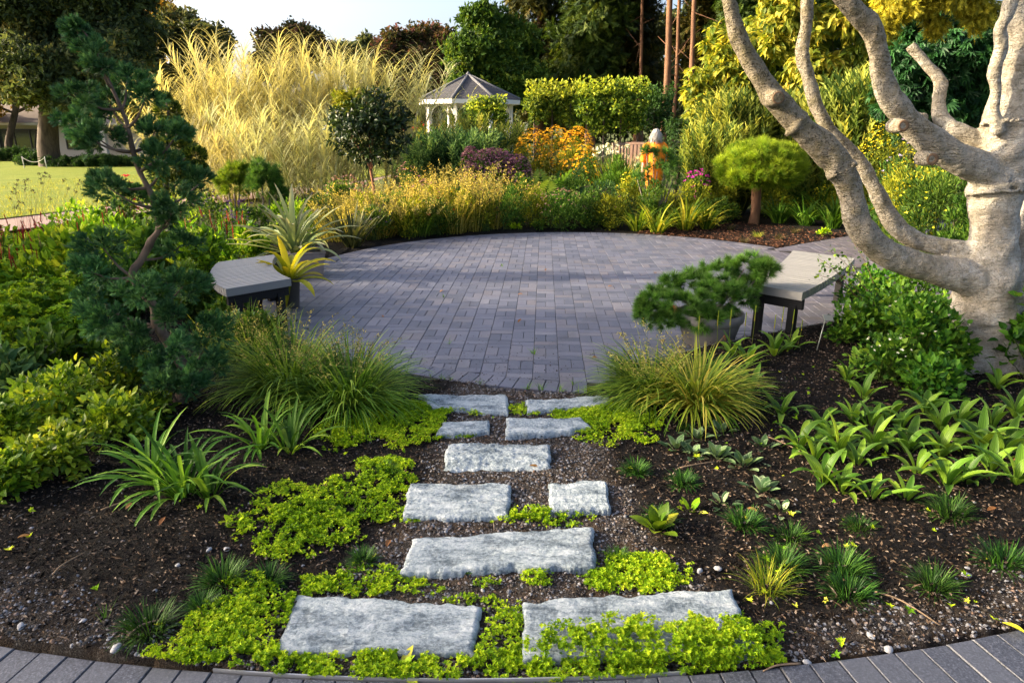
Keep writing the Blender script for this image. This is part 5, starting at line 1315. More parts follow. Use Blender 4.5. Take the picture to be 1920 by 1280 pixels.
mid = [(700, 11.0, 90, 385, L_GREEN, None, 'low green filler plant with tiny purple spikes beside the spiky pots', (F_VIO, 60, .025, 1.1)), (770, 11.3, 80, 372, L_YGREEN, None, 'leafy filler plant at the terrace rim below the golden grasses', None),
       (818, 11.6, 90, 372, L_GREEN, None, 'leafy plant with a red bloom at the terrace rim', (F_SCAR, 8, .04, 1.0)), (858, 11.9, 80, 350, L_YGREEN, None, 'yellow-green plant with orange dots below the golden grasses', (F_ORANGE, 24, .03, 1.0)),
       (955, 12.2, 90, 345, L_GREEN, None, 'bushy green plant right of the brown seed stalks', None), (1000, 12.6, 90, 350, L_YGREEN, None, 'mixed green plant below the ferns', (F_PINK, 50, .025, 1.05)),
       (1050, 12.3, 100, 358, L_GREEN, None, 'green plant with faded pinkish heads near the middle of the rim', (F_PINK, 80, .025, 1.06)), (1105, 12.5, 90, 352, L_GREEN, None, 'green plant with black seed heads', (F_DARK, 40, .03, 1.06)),
       (1150, 12.3, 80, 355, L_YGREEN, None, 'yellow-green plant with black seed heads next to the daylilies', (F_DARK, 30, .03, 1.06)), (1222, 12.6, 60, 330, L_GREEN, None, 'leafy plant hiding the person\'s legs', None), (1180, 13.2, 70, 322, L_YGREEN, None, 'yellow spire-like plant in front of the dwarf pine', (F_YEL, 60, .03, 1.03)),
       (1240, 13.4, 90, 350, L_YGREEN, None, 'yellow-green mound behind the daylilies', None), (1300, 13.3, 90, 345, L_YGREEN, None, 'yellow-green mound below the magenta flowers', None), (1350, 13.6, 70, 340, L_YGREEN, None, 'yellow-green mound beside the round pine\'s crown', None),
       (1345, 12.9, 80, 370, L_GREEN, None, 'dark leafy plant left of the round pine\'s stem', None), (1500, 14.2, 120, 330, L_GREEN, None, 'leafy plant behind the round pine', None), (1560, 13.6, 100, 345, L_YGREEN, None, 'yellow-green plant under the lowest limb', (F_YEL, 40, .03, 1.04)),
       (1450, 14.0, 90, 350, L_YGREEN, None, 'pale leafy plant right behind the round pine\'s stem', None), (1070, 13.6, 80, 325, L_GREEN, None, 'leafy plant under the coneflowers\' lower edge', None), (980, 13.5, 60, 322, L_GREEN, None, 'leafy plant under the purple flowers', None),
       (1130, 13.6, 80, 335, L_BLUEG, None, 'blue-green plant below the bright green mound', None), (640, 12.9, 80, 340, L_GREEN, None, 'green plant behind the spiky pots', (F_PINK, 40, .025, 1.05)), (600, 11.6, 80, 365, L_GREEN, None, 'dark green plant left of the golden grasses', (F_VIO, 30, .03, 1.05))]
for px, Y_, w_, tp, lf_, _, lab, fl in mid:
    mound('leafy_perennial', lab, 'perennial', px, Y_, w_, tp, 1500, LEAF4, .065, .026, lf_, fl=fl, group='perennials round the terrace', sub=34, fill=.7)
grass('seeding_perennial', 'yellow-stalked plant with dark seed heads in the middle of the rim', 'perennial', at(892, 11.95), 60, .75, .012, L_GOLDG, (.02, .3), (.05, .3), .12, 3, seed=(F_DARK, 50, .95, 26))
grass('flax', 'dark spiky clump between the potted plants and the golden grasses', 'flax', at(662, 10.3), 70, .75, .035, leafmat('bronze_strap', [(.02, .035, .018), (.05, .065, .025), (.10, .10, .04)], .25), (.1, .7), (.2, 1.0), .1, 4, prof='strap')
for px, Y_, h, n, lab in ((1232, 11.75, .62, 70, 'daylily clump nearest the terrace rim'), (1285, 12.1, .75, 90, 'largest yellow-green daylily clump'), (1325, 12.2, .6, 60, 'daylily clump close to the round pine\'s stem'), (1195, 12.0, .6, 60, 'daylily clump next to the black seed heads'),
                          (1460, 13.0, .65, 70, 'daylily clump right of the round pine\'s stem'), (1510, 12.7, .7, 80, 'daylily clump with arching leaves over the mulch'), (1560, 12.3, .75, 80, 'daylily clump against the lowest pale limb'), (1240, 12.5, .7, 60, 'daylily clump behind the one nearest the rim'), (1535, 13.5, .8, 70, 'daylily clump at the back under the lowest limb')):
    grass('daylily', lab, 'daylily', at(px, Y_), n, h, .032, L_STRAPY if px < 1330 else L_STRAP, (.1, .7), (.7, 1.7), .12, 5, prof='strap', group='daylilies')
for px, py, lab in ((1008, 424, 'small bright rosette in dark soil at the middle of the rim'), (1045, 425, 'second small bright rosette along the rim'), (1098, 421, 'small bright rosette above the rim near the black seed heads'), (965, 430, 'lowest small bright rosette at the rim'), (1135, 425, 'small bright rosette nearest the daylilies'), (1545, 440, 'small green rosette in mulch near the path')):
    mound('low_rosette', lab, 'plant', px, g3(px, py)[1], 22, py - 12, 120, LEAF4, .06, .03, L_LIME, group='small rosettes along the rim', sub=8)
for i, (px, py, lab) in enumerate(((1420, 445, 'yellowish tuft in the mulch under the round pine'), (1370, 432, 'dark tuft left of the pine stem'), (1460, 450, 'dark tuft right of the yellowish one'), (1395, 455, 'dark tuft at the mulch edge by the paving'), (1490, 437, 'brownish tuft under the daylilies'), (1340, 428, 'dark tuft by the daylily leaves'))):
    grass('sedge_tuft', lab, 'sedge', g3(px, py), 90, .17, .006, L_TALLY if i == 0 else leafmat('dark_sedge', [(.03, .035, .015), (.07, .06, .02), (.13, .10, .04)], .2) if i == 1 else bpy.data.materials['dark_sedge'], (.1, .8), (.6, 1.4), .05, 3, group='tufts in the mulch')
R = np.random.default_rng(505)
# ================================================================== NEAR PLANTS
def gh(x, y):
    x, y = np.asarray(x, float), np.asarray(y, float)
    near = sm(12, 7, y) * sm(7, 4.5, np.abs(x))
    return hz(x, y) + near * ((fbm(x * 3 + 40, y * 3 + 5, 3) - .45) * .05 + (fbm(x * 21, y * 21, 3) - .45) * .028)
def gp(px, py):
    p = g3(px, py); p[2] = float(gh(p[0], p[1])); return p

# --- the leaning juniper, pruned into clouds
jb = gp(338, 752); JY = jb[1]
t = thing('juniper', 'leaning blue-green juniper pruned into clouds, its tip drooping at the top', 'juniper', jb)
tk = MB()
path = [(338, 755, 0), (350, 705, 0), (322, 652, 0), (297, 612, .02), (288, 575, 0), (250, 520, -.02), (264, 487, 0), (284, 452, 0), (298, 428, 0), (292, 390, .02), (278, 352, 0), (262, 322, 0), (250, 285, 0), (240, 240, 0), (228, 205, 0), (210, 165, .02), (188, 115, 0), (165, 70, 0), (140, 44, 0), (112, 36, 0)]
tw = [24, 20, 18, 17, 15, 12, 12, 11, 10, 9, 9, 8, 8, 7, 6, 5, 4, 3, 2, 1.2]
TP = np.array([P(x, y, JY + d) for x, y, d in path]) - jb
js = S(jb + (0, 0, .6))
tube(tk, TP, np.array(tw) * js * .55, 10, 90, lump=.5)
pads = [(140, 52, 16, 10, 0), (150, 68, 20, 18, .05), (172, 98, 26, 32, 0), (190, 128, 32, 28, -.05), (150, 182, 42, 26, -.1), (206, 196, 36, 26, .05), (238, 152, 40, 27, .1), (275, 176, 30, 26, -.05),
        (142, 226, 36, 24, .1), (184, 260, 44, 30, -.05), (152, 250, 30, 22, -.1), (292, 246, 46, 25, .1), (335, 248, 22, 16, .0), (306, 300, 45, 34, 0), (204, 352, 36, 32, -.1), (256, 372, 40, 28, .1), (188, 338, 20, 14, 0),
        (372, 346, 42, 26, .1), (330, 376, 42, 26, -.1), (322, 405, 52, 30, 0), (190, 460, 52, 30, 0), (160, 505, 52, 24, -.1), (200, 525, 40, 20, .05), (338, 462, 52, 24, .1), (270, 545, 52, 36, -.15), (345, 535, 48, 33, .12),
        (192, 600, 58, 38, 0), (165, 560, 34, 24, .1), (395, 622, 48, 42, .05), (390, 680, 42, 32, -.1), (264, 662, 52, 36, .1), (240, 625, 40, 30, -.1), (316, 722, 54, 36, -.15), (350, 690, 40, 30, .1), (300, 690, 40, 26, -.05), (335, 655, 36, 30, -.22), (360, 722, 34, 26, -.2), (318, 596, 34, 24, -.18)]
for px, py, rx, ry, d in pads:
    c = P(px, py, JY + d * 1.3) - jb; r = np.array([rx, (rx + ry) * .5, ry]) * js * (.84 if py < 400 else .86)
    j = np.argmin(np.linalg.norm(TP - c - (0, 0, -.12), axis=1)); s0 = TP[j]
    tube(tk, [s0, (s0 + c) / 2 + (0, 0, -.03), c], [.011, .007, .003], 6, 7)
    k = max(7, int(r[0] * r[2] * 900)); n = int(k * 40)
    lc = c + rdir(k, .2) * r * R.uniform(.45, .95, (k, 1)); lr = r.mean() * R.uniform(.22, .40, k); lv = R.random(k)
    i = R.integers(0, k, n); dd = rdir(n, .3); p = lc[i] + dd * (lr[i] * R.random(n) ** .33)[:, None]
    out = nrm(p - c); side = np.sign(px - 250) * .25
    mb = MB(); place(mb, SPRAYS, p, nrm(dd * .6 + out * .6 + (side, -.1, .35) + rdir(n) * .4), rdir(n, .4), .052 * R.uniform(.7, 1.25, n), .052, var=np.clip(.35 * lv[i] + .65 * R.random(n), 0, 1))
    mb.build('foliage_pad', L_JUN, t, smooth=False)
tk.build('trunk', barkmat('juniper_bark', (.045, .03, .022), (.21, .15, .11), 9, (1, 1, .3), .8), t)

# --- the conifer of rounded discs behind it, the dwarf conifers beyond
b = at(330, 8.3); t = thing('cloud_pruned_conifer', 'conifer pruned into dark discs with a yellow-green top, behind the juniper', 'conifer', b)
tk = MB(); A = P(316, 205, 8.3) - b; tube(tk, [(0, 0, -.05), (.03, 0, A[2] * .5), A], [.05, .035, .012], 8, 14)
for px, py, rx, ry in ((314, 207, 22, 17), (312, 190, 7, 12), (344, 247, 14, 12), (320, 235, 20, 12), (318, 274, 44, 15), (366, 291, 18, 13), (366, 318, 20, 13), (310, 312, 36, 16), (330, 345, 40, 18)):
    c = P(px, py, 8.3 + R.normal() * .05) - b; r = np.array([rx, rx, ry]) * S(b + (0, 0, 1)); mb = MB()
    tube(tk, [A * (c[2] / A[2] * .92), c], [.018, .008], 5); n = int(r[0] * 5200)
    d = rdir(n, .3); place(mb, SPRAYS, c + d * r * R.uniform(.6, 1, (n, 1)), nrm(d + (0, 0, .5) + rdir(n) * .3), rdir(n), .06, .06); mb.build('foliage_pad', L_THUJA, t, smooth=False)
tk.build('trunk', BARKG, t)
tufted('dwarf_conifer', 'dwarf conifer with yellow-green tips left of its darker neighbour', at(440, 11.6), [(P(x, y, 11.6), np.array([1, 1, .8]) * r * S(P(x, y, 11.6))) for x, y, r in ((425, 335, 22), (450, 325, 24), (440, 350, 28))], 14, .10, L_PINEY, sub=34)
tufted('dwarf_conifer', 'dark upright dwarf conifer beside the yellow-tipped one', at(495, 11.4), [(P(x, y, 11.4), np.array([1, 1, 1.1]) * r * S(P(x, y, 11.4))) for x, y, r in ((490, 322, 20), (508, 335, 22), (492, 350, 28), (520, 360, 18))], 14, .10, L_PINE, sub=34)
mound('scarlet_rose', 'bush with scarlet blooms seen through the juniper beside the lawn', 'rose', 250, 11.0, 40, 322, 500, LEAF4, .05, .03, L_YGREEN, fl=(F_SCAR, 26, .05, 1.0))

# --- left bed
spk_t = many([(TRI, frame((.0, y, 0), (math.cos(i * 2.4) * .5, 1, math.sin(i * 2.4) * .5), (0, 0, 1), .16, .07), y) for i, y in enumerate(np.linspace(0, .9, 16))])
def spikes(name, label, px, Y_, wpx, top, nsp, fl=F_RED, sh=.13, leaf=L_BED, tl=.11, nl=520, lw=.05):
    b = at(px, Y_); w2 = wpx * S(b + (0, 0, .4)) / 2; h = ztop(top, Y_) - b[2]
    t = mound(name, label, 'perennial', px, Y_, wpx, top + 26, nl, LEAF8, tl, lw, leaf, group='red-spiked perennials' if fl is F_RED else None, fill=.7)
    q = np.stack([R.normal(size=nsp) * w2 * .5, R.normal(size=nsp) * w2 * .4, h * R.uniform(.78, 1.03, nsp)], -1)
    D = nrm(rdir(nsp) * .16 + (0, 0, 1)); mb = MB(); place(mb, spk_t, q - D * sh, D, rdir(nsp), sh * R.uniform(.7, 1.2, nsp), sh); mb.build('flower_spikes', fl, t, smooth=False)['kind'] = 'stuff'
    stems(t, q * (.7, .7, .2), q - D * sh * .8, .0035, name='flower_stalks')
for a in ((25, 6.6, 120, 410, 26, 'red-spiked perennial at the picture margin beside the pink path'), (90, 7.0, 110, 398, 24, 'red-spiked perennial next along from the margin'), (165, 7.8, 100, 385, 14, 'red-spiked perennial with few spikes left of the juniper'),
          (60, 5.9, 130, 446, 20, 'red-spiked perennial in front, above the yellow-tipped bushes'), (350, 8.6, 90, 388, 10, 'red-spiked perennial right behind the juniper'), (420, 8.2, 110, 402, 18, 'red-spiked perennial behind the grey bench'), (470, 8.9, 80, 395, 12, 'red-spiked perennial next to the spiky pots'), (230, 8.6, 90, 378, 8, 'red-spiked perennial below the scarlet blooms')):
    spikes('persicaria', a[5], a[0], a[1], a[2], a[3], a[4])
fill = [(150, 10.2, 120, 388, 600, LEAF8, .10, .05, L_BED, 'leafy plant hiding the pink path where the lawn narrows'), (230, 10.8, 120, 380, 600, LEAF8, .10, .05, L_GREEN, 'leafy plant in the gap behind the juniper\'s thin middle'), (320, 11.4, 120, 372, 600, LEAF4, .08, .035, L_BED, 'leafy plant between the cloud-pruned conifer and the path'), (385, 12.0, 100, 368, 600, LEAF4, .08, .035, L_GREEN, 'leafy plant at the foot of the straw-coloured reeds'),
        (130, 6.2, 150, 432, 900, LEAF8, .12, .07, L_BED, 'broad-leaved yellow-green plant left of the juniper'), (300, 7.4, 130, 425, 900, LEAF8, .11, .06, L_GREEN, 'broad-leaved plant half hidden by the juniper'), (390, 7.2, 110, 430, 800, LEAF8, .09, .05, L_BED, 'leafy plant between juniper and grey bench'),
        (250, 6.4, 130, 470, 800, LEAF8, .10, .05, L_GREEN, 'leafy plant behind the juniper\'s middle pads'), (370, 6.2, 80, 485, 700, LEAF8, .08, .045, L_GREEN, 'leafy plant touching the curved end of the grey bench'), (455, 9.8, 80, 375, 800, LEAF4, .07, .03, L_GREEN, 'green plant with violet spikes behind the grey bench'),
        (545, 10.4, 100, 372, 1200, LEAF4, .07, .03, L_BED, 'yellow-green bushy plant behind the spiky pots'), (500, 10.0, 90, 385, 1000, LEAF4, .065, .03, L_GREEN, 'green bushy plant behind the silver spiky plant'), (20, 7.6, 120, 395, 500, LEAF8, .1, .05, L_BED, 'leafy plant where the pink path leaves the picture'),
        (405, 10.8, 70, 362, 700, LEAF4, .06, .03, L_GREEN, 'dark plant with violet spikes below the dwarf conifers'), (190, 9.2, 90, 380, 600, LEAF8, .09, .045, L_BED, 'leafy plant beside the lawn below the scarlet blooms'), (560, 9.3, 70, 412, 600, LEAF4, .07, .03, L_GREEN, 'low green plant directly behind the square planter')]
for px, Y_, w_, tp, n, tpl, Ll, W_, lf_, lab in fill:
    mound('leafy_perennial', lab, 'perennial', px, Y_, w_, tp, n, tpl, Ll, W_, lf_, fl=(F_VIO, 90, .03, 1.08) if 'violet' in lab else None, group='leafy perennials of the far bed', fill=.7)
t = thing('burnet', 'burnet with dark seed heads on thin stems against the lawn', 'perennial', at(62, 7.4)); b = np.array(t.location); q = []
for x, y in ((34, 339), (30, 346), (46, 340), (47, 347), (53, 337), (73, 326), (83, 330), (85, 326), (94, 331), (77, 336), (79, 344), (46, 355), (60, 356), (65, 360), (30, 362), (22, 361), (28, 354), (20, 373), (36, 380), (42, 380), (26, 388), (33, 388), (58, 395), (136, 390), (142, 360), (147, 346), (119, 338), (150, 339), (128, 354), (93, 372)): q.append(P(x, y, 7.4 + R.normal() * .15) - b)
q = np.array(q); mb = MB(); n = len(q); place(mb, CLUS, np.repeat(q, 6, 0) + R.normal(size=(n * 6, 3)) * .008, rdir(n * 6, .5), rdir(n * 6), .018); mb.build('seedheads', F_DARK, t, smooth=False)['kind'] = 'stuff'
stems(t, np.stack([R.normal(size=n) * .08, R.normal(size=n) * .08, 0 * q[:, 0]], -1), q, .0014, L_STEMB)
for px, Y_, w_, tp, lab in ((60, 5.0, 170, 505, 'yellow-tipped bush at the margin below the red spikes'), (130, 5.2, 150, 492, 'yellow-tipped bush left of the juniper\'s lower pads'), (40, 4.5, 150, 560, 'yellow-tipped bush lowest at the margin'), (150, 4.7, 130, 560, 'yellow-tipped bush tucked under the juniper'), (10, 5.6, 110, 480, 'yellow-tipped bush furthest back at the margin')):
    mound('spurge', lab, 'perennial', px, Y_, w_, tp, 520, ROS, .045, None, L_BED, group='yellow-tipped bushes', sub=40, fill=.4); 
for px, Y_, w_, tp, n, lf_, lab in ((90, 4.3, 120, 615, 260, L_GREEN, 'dark leafy patch between the yellow-tipped bushes and pale groundcover'), (215, 4.6, 110, 610, 260, L_GREEN, 'dark broad leaves at the juniper\'s foot'), (20, 4.0, 110, 645, 240, L_BLUEG, 'cut-leaved green plant at the margin')):
    mound('leafy_perennial', lab, 'perennial', px, Y_, w_, tp, n, LEAF8, .085, .045, lf_, fill=.7)
for px, py, w_, tp, n, lab in ((225, 745, 150, 655, 520, 'pale groundcover clump with a blue flower beside the juniper'), (120, 790, 170, 690, 600, 'pale groundcover clump in the middle of the carpet'), (20, 830, 150, 735, 520, 'yellowest groundcover clump at the margin'),
                               (220, 820, 150, 745, 480, 'pale groundcover clump behind the dark grassy clump'), (110, 880, 150, 800, 420, 'pale groundcover clump along the dark soil'), (20, 925, 130, 850, 330, 'large-leaved pale groundcover at the soil edge by the margin'), (40, 745, 120, 690, 360, 'pale groundcover clump at the back of the carpet'), (285, 785, 90, 735, 260, 'thin pale groundcover trailing toward the juniper\'s trunk')):
    p = g3(px, py); mound('groundcover_plant', lab, 'groundcover', px, p[1], w_, tp, int(n * 1.9), LEAF8, .05, .031, L_GC, group='pale leafy groundcover carpet', sub=44, fill=.8, up=.15, base=p)
b = P(208, 685, gp(225, 745)[1]); t = thing('blue_flower', 'single blue flower in the pale groundcover', 'flower', b - (0, 0, .05)); mb = MB(); place(mb, LEAF4, np.zeros((5, 3)) + (0, 0, .06), np.stack([np.cos(np.arange(5) * 1.26), np.sin(np.arange(5) * 1.26) * .6, .4 + 0 * np.arange(5.)], -1), np.tile([[0, -.3, 1.]], (5, 1)), .022, .018); mb.build('petals', F_BLUE, t, smooth=False); mb = MB(); tube(mb, [(0, 0, -.1), (0, 0, .06)], [.003, .002], 5); mb.build('stem', L_STEM, t)
mound('leafy_perennial', 'pale green plant with pointed leaves under the grey bench', 'perennial', 452, 5.1, 90, 578, 420, LEAF8, .06, .035, L_BLUEG, fill=.7)
mound('leafy_perennial', 'dark leafy filler hiding the legs of the grey bench', 'perennial', 500, 4.95, 90, 572, 420, LEAF8, .055, .03, L_GREEN, fill=.7)
mound('leafy_perennial', 'dark leafy filler behind the legs of the grey bench', 'perennial', 430, 6.0, 90, 540, 420, LEAF8, .07, .035, L_GREEN, fill=.7)
grass('iris', 'small upright pointed leaves between the juniper and the grey bench', 'iris', at(405, 5.0), 26, .42, .035, L_STRAPY, (.02, .4), (.1, .6), .08, 4, prof='broad')

# --- grasses on both sides of the stepping stones
grass('fountain_grass', 'big dark-stemmed fountain grass between the juniper and the terrace', 'grass', gp(548, 735), 900, .58, .015, L_TALLG, (.1, 1.0), (.8, 1.8), .16, 6, seed=(L_SEED, 45, .56, 16), group='fountain grasses')
grass('fountain_grass', 'fountain grass leaning over the stepping stones on the juniper side', 'grass', gp(655, 757), 900, .54, .015, L_TALLG, (.1, 1.05), (.8, 1.9), .15, 6, seed=(L_SEED, 45, .52, 16), group='fountain grasses')
grass('fountain_grass', 'small fountain grass tucked behind two larger ones by the terrace', 'grass', gp(475, 690), 600, .52, .012, L_TALLG, (.05, .9), (.6, 1.7), .12, 6, seed=(L_SEED, 30, .5, 20), group='fountain grasses')
grass('fountain_grass', 'yellowing fountain grass in front of the potted pine', 'grass', gp(1305, 757), 800, .50, .016, L_TALLY, (.15, 1.15), (.8, 1.7), .11, 6, group='fountain grasses')
grass('fountain_grass', 'greener fountain grass spilling over the narrow slab by the terrace', 'grass', gp(1222, 742), 650, .48, .015, L_TALLG, (.2, 1.15), (.8, 1.7), .10, 6, seed=(L_SEED, 40, .48, 18), group='fountain grasses', lean=PI)
for px, py, n, L, lab in ((345, 922, 46, .46, 'wide dark green strap-leaved clump on bare soil'), (285, 900, 26, .42, 'strap-leaved clump next to the pale groundcover'), (392, 926, 16, .36, 'small strap-leaved clump at the end of the wide one'), (492, 832, 26, .36, 'strap-leaved clump in front of the big fountain grass'), (545, 842, 24, .34, 'strap-leaved clump nearest the lime groundcover')):
    grass('strap_leaved_clump', lab, 'lily turf', gp(px, py), n, L, .022, L_STRAP, (.05, .9), (.8, 1.7), .05, 7, prof='strap', fold=.12, group='strap-leaved clumps')

R = np.random.default_rng(606)
# --- pots
STONEW = simple('weathered_pot', (.15, .14, .132), .8, .3, 14, .35, .4, .008)
b = np.array([1.64, 5.46, .006]); t = thing('fluted_pot', 'round fluted grey pot holding the dwarf pine beside the bench', 'pot', b)
mb = MB(); lathe(mb, [(.17, 0), (.20, .02), (.245, .19), (.25, .20)], 64, flute=26, fd=.018); mb.build('bowl', STONEW, t)
mb = MB(); lathe(mb, [(.25, .20), (.272, .215), (.275, .275), (.262, .285), (.245, .28), (.24, .22)], 48); mb.build('rim', STONEW, t)
mb = MB(); lathe(mb, [(.242, .235), (.12, .25), (.001, .255)], 24); mb.build('potting_soil', SOIL, t)
pc = b + (0, 0, .25)
tufted('potted_pine', 'spreading dwarf pine growing in the fluted pot', pc, [(P(x, y, 5.46 + d), np.array([1.15, 1.05, .85]) * r * S(P(x, y, 5.46))) for x, y, r, d in ((1230, 570, 34, 0), (1215, 590, 26, .05), (1262, 545, 36, .1), (1300, 540, 40, .15), (1290, 580, 44, -.15), (1340, 560, 46, -.1), (1350, 520, 40, .15), (1395, 505, 34, .1), (1375, 560, 40, 0), (1400, 545, 34, .1), (1432, 508, 22, .05), (1320, 600, 30, -.2), (1255, 600, 24, -.05))], 9, .092, L_PINE, sub=34, trunk=.022, cat='dwarf pine', tuftr=.06)
mb = MB(); place(mb, TUFTS, np.array([P(1262, 572, 5.2), P(1358, 628, 5.1), P(1246, 636, 5.3), P(1275, 650, 5.2)]) + 0., np.array([[.4, -.2, -.8], [.1, -.1, -.9], [-.3, 0, -.8], [0, 0, -1.]]), rdir(4), .08, .10)
tag(mb.build('dead_needles', L_DRY, smooth=False), 'rusty dead needle clusters caught around the fluted pot', 'needles', kind='stuff')
b = np.array([-2.52, 8.28, .006]); t = thing('square_planter', 'square grey-pink planter holding the big silver spiky plant', 'planter', b, .35)
PLM = simple('planter_stone', (.24, .20, .185), .8, .25, 10, .3, .3, .006)
mb = MB(); w_ = .21
V = [(sx_ * k_, sy_ * k_, z) for z, k_ in ((0, .17), (.27, w_), (.285, w_ + .01), (.30, w_ + .01), (.30, w_ - .03), (.24, w_ - .035)) for sx_, sy_ in ((-1, -1), (1, -1), (1, 1), (-1, 1))]
mb.add(V, Q=[(l * 4 + i, l * 4 + (i + 1) % 4, l * 4 + 4 + (i + 1) % 4, l * 4 + 4 + i) for l in range(5) for i in range(4)] + [(3, 2, 1, 0)]); mb.build('box', PLM, t, smooth=False)
mb = MB(); mb.add([(-.18, -.18, .25), (.18, -.18, .25), (.18, .18, .25), (-.18, .18, .25)], Q=[(0, 1, 2, 3)]); mb.build('potting_soil', SOIL, t)
def rosette(name, label, cat, base, n, L, W, leaf, th, bend, fold=.25, prof='strap', r0=.03, group=None, S_=8, lt=None, rz=0.0, pw=1.6, arc=(0, 2 * PI)):
    t = thing(name, label, cat, base, rz, group)
    for i in range(n):
        a = arc[0] + (arc[1] - arc[0]) * ((i * .382) % 1) + R.normal() * .15; f = (i + .5) / n
        t0 = th[0] + (th[1] - th[0]) * f + R.normal() * .06
        mb = MB(); blades(mb, np.array([[r0 * math.cos(a) * f, r0 * math.sin(a) * f, -.01]]), [a], [t0], [t0 + R.uniform(*bend)], [L * R.uniform(.75, 1.1)], [W * R.uniform(.85, 1.15)], S_, prof=prof, fold=fold, pw=pw)
        mb.build('leaf', lt if lt is not None and R.random() < .2 else leaf, t)
    return t
rosette('silver_bromeliad', 'big silver-green spiky plant spilling from the square planter', 'bromeliad', b + (-.14, 0, .27), 50, .80, .066, L_ALC, (.1, 1.25), (.3, 1.5), r0=.08, S_=9)
b = np.array([-2.23, 6.72, .006]); t = thing('small_pot', 'small dark pot half hidden behind the grey bench', 'pot', b)
mb = MB(); lathe(mb, [(.07, 0), (.095, .25), (.105, .26), (.105, .29), (.09, .29), (.088, .25), (.001, .255)], 24); mb.build('bowl', simple('dark_pot', (.05, .045, .04), .6, .4, 12, .3), t)
mb = MB(); lathe(mb, [(.107, .262), (.11, .275), (.107, .288)], 24); mb.build('rim', bpy.data.materials['dark_pot'], t)
rosette('yellow_bromeliad', 'yellow-green bromeliad leaning over the inner curve of the grey bench', 'bromeliad', b + (0, 0, .25), 24, .52, .072, L_BROM, (.15, 1.5), (.4, 1.6), r0=.04)

# --- broad pleated leaves on the right
PLB = [(1338, 705, 6, .22), (1372, 668, 6, .22), (1402, 682, 7, .23), (1452, 662, 7, .24), (1482, 652, 6, .2), (1408, 735, 6, .24), (1350, 745, 5, .2), (1465, 775, 6, .22), (1500, 842, 7, .24), (1540, 800, 6, .22), (1572, 852, 8, .26), (1600, 790, 7, .22),
       (1640, 838, 8, .25), (1668, 785, 6, .22), (1702, 845, 8, .26), (1735, 775, 7, .24), (1765, 850, 8, .25), (1800, 790, 7, .22), (1838, 838, 9, .27), (1882, 850, 9, .27), (1905, 780, 7, .26), (1545, 905, 6, .22), (1578, 915, 6, .20), (1635, 930, 5, .2), (1775, 908, 8, .24), (1812, 900, 6, .2), (1700, 930, 5, .17), (1870, 730, 6, .22), (1620, 745, 6, .22), (1590, 712, 6, .2), (1528, 862, 5, .2), (1608, 872, 5, .19), (1720, 885, 5, .2), (1690, 806, 6, .22), (1858, 882, 6, .22), (1862, 800, 6, .22), (1560, 822, 5, .18), (1632, 800, 5, .2), (1765, 806, 6, .22), (1905, 905, 6, .24)]
where = ['behind the yellowing fountain grass', 'nearest the fluted pot', 'against the curved metal edging', 'between the metal edging and the label stake', 'just left of the label stake', 'on its own in bare mulch below the edging', 'beside the yellowing fountain grass', 'small and sparse in open mulch',
         'at the near corner of the drift above the silvery rosettes', 'between the sparse one and the drift', 'large, at the front of the drift', 'behind the front row under the white-flowered aster', 'in the front row, third along', 'behind the front row at its middle', 'in the front row past the middle', 'below the aster with the white blossoms',
         'in the front row toward the margin', 'behind the front row close to the tree roots', 'big and upright near the margin', 'largest, at the picture margin', 'at the margin just below the tree roots', 'drooping, in front of the drift at its near end', 'drooping, second in front of the drift', 'low and sprawling in front of the drift',
         'spreading, furthest forward toward the dark tufts', 'small, close behind the spreading one', 'tiny, alone in front of the drift', 'tucked against the pale tree roots', 'half under the aster foliage', 'mostly hidden by the aster, near the label stake', 'small, filling the gap behind the drooping ones', 'small, crowding the front row near its drooping end', 'small, squeezed against the spreading plant', 'crowded behind the middle of the front row', 'crowded in front of the largest one', 'wedged between back row and picture margin', 'tiny, between the sparse one and the first upright plant', 'small, in the thick of the near half of the drift', 'crowded under the asters toward the roots', 'leaning out at the margin above a mondo tuft']
for (px, py, n, L), wl in zip(PLB, where):
    t = rosette('broad_leaved_plant', 'broad-leaved plant ' + wl, 'plant', gp(px, py), n + 2, L * .95, L * .19, L_BROAD, (.1, .9), (.4, 1.9), fold=.22, prof='broad', r0=.03, group='broad pleated-leaf plants', S_=7)
for px, py, n, L, lab in ((1268, 838, 12, .075, 'silver-mottled rosette left in its row by the gravel'), (1308, 818, 11, .075, 'silver-mottled rosette under the yellowing fountain grass'), (1352, 808, 10, .07, 'silver-mottled rosette furthest up the bed'), (1345, 855, 13, .085, 'silver-mottled rosette with a pale curled leaf'), (1395, 868, 14, .09, 'largest silver-mottled rosette near the drift of broad leaves'), (1300, 850, 9, .07, 'silver-mottled rosette between two larger ones'),
                          (1428, 915, 12, .08, 'silver-mottled rosette in front of the broad leaves'), (1355, 938, 9, .06, 'small silver-mottled rosette above the dark tufts'), (1468, 950, 8, .06, 'small silver-mottled rosette beside a dark tuft'), (1430, 835, 9, .07, 'silver-mottled rosette touching the first broad leaves')):
    rosette('mottled_rosette', lab, 'plant', gp(px, py), n, L * 1.15, L * .55, L_SILV, (.3, 1.3), (.2, .7), fold=.12, prof='broad', r0=.05, group='silver-mottled rosettes', S_=5)
rosette('leafy_weed', 'broad green weed in front of a dark tuft beside the gravel', 'plant', gp(1232, 992), 11, .12, .06, L_STRAPY, (.2, 1.2), (.1, .6), fold=.12, prof='broad', S_=5)
rosette('leafy_weed', 'small bright weed between gravel path and dark tufts', 'plant', gp(1296, 952), 7, .075, .035, L_LIME, (.5, 1.3), (.1, .4), fold=.1, prof='broad', S_=5)
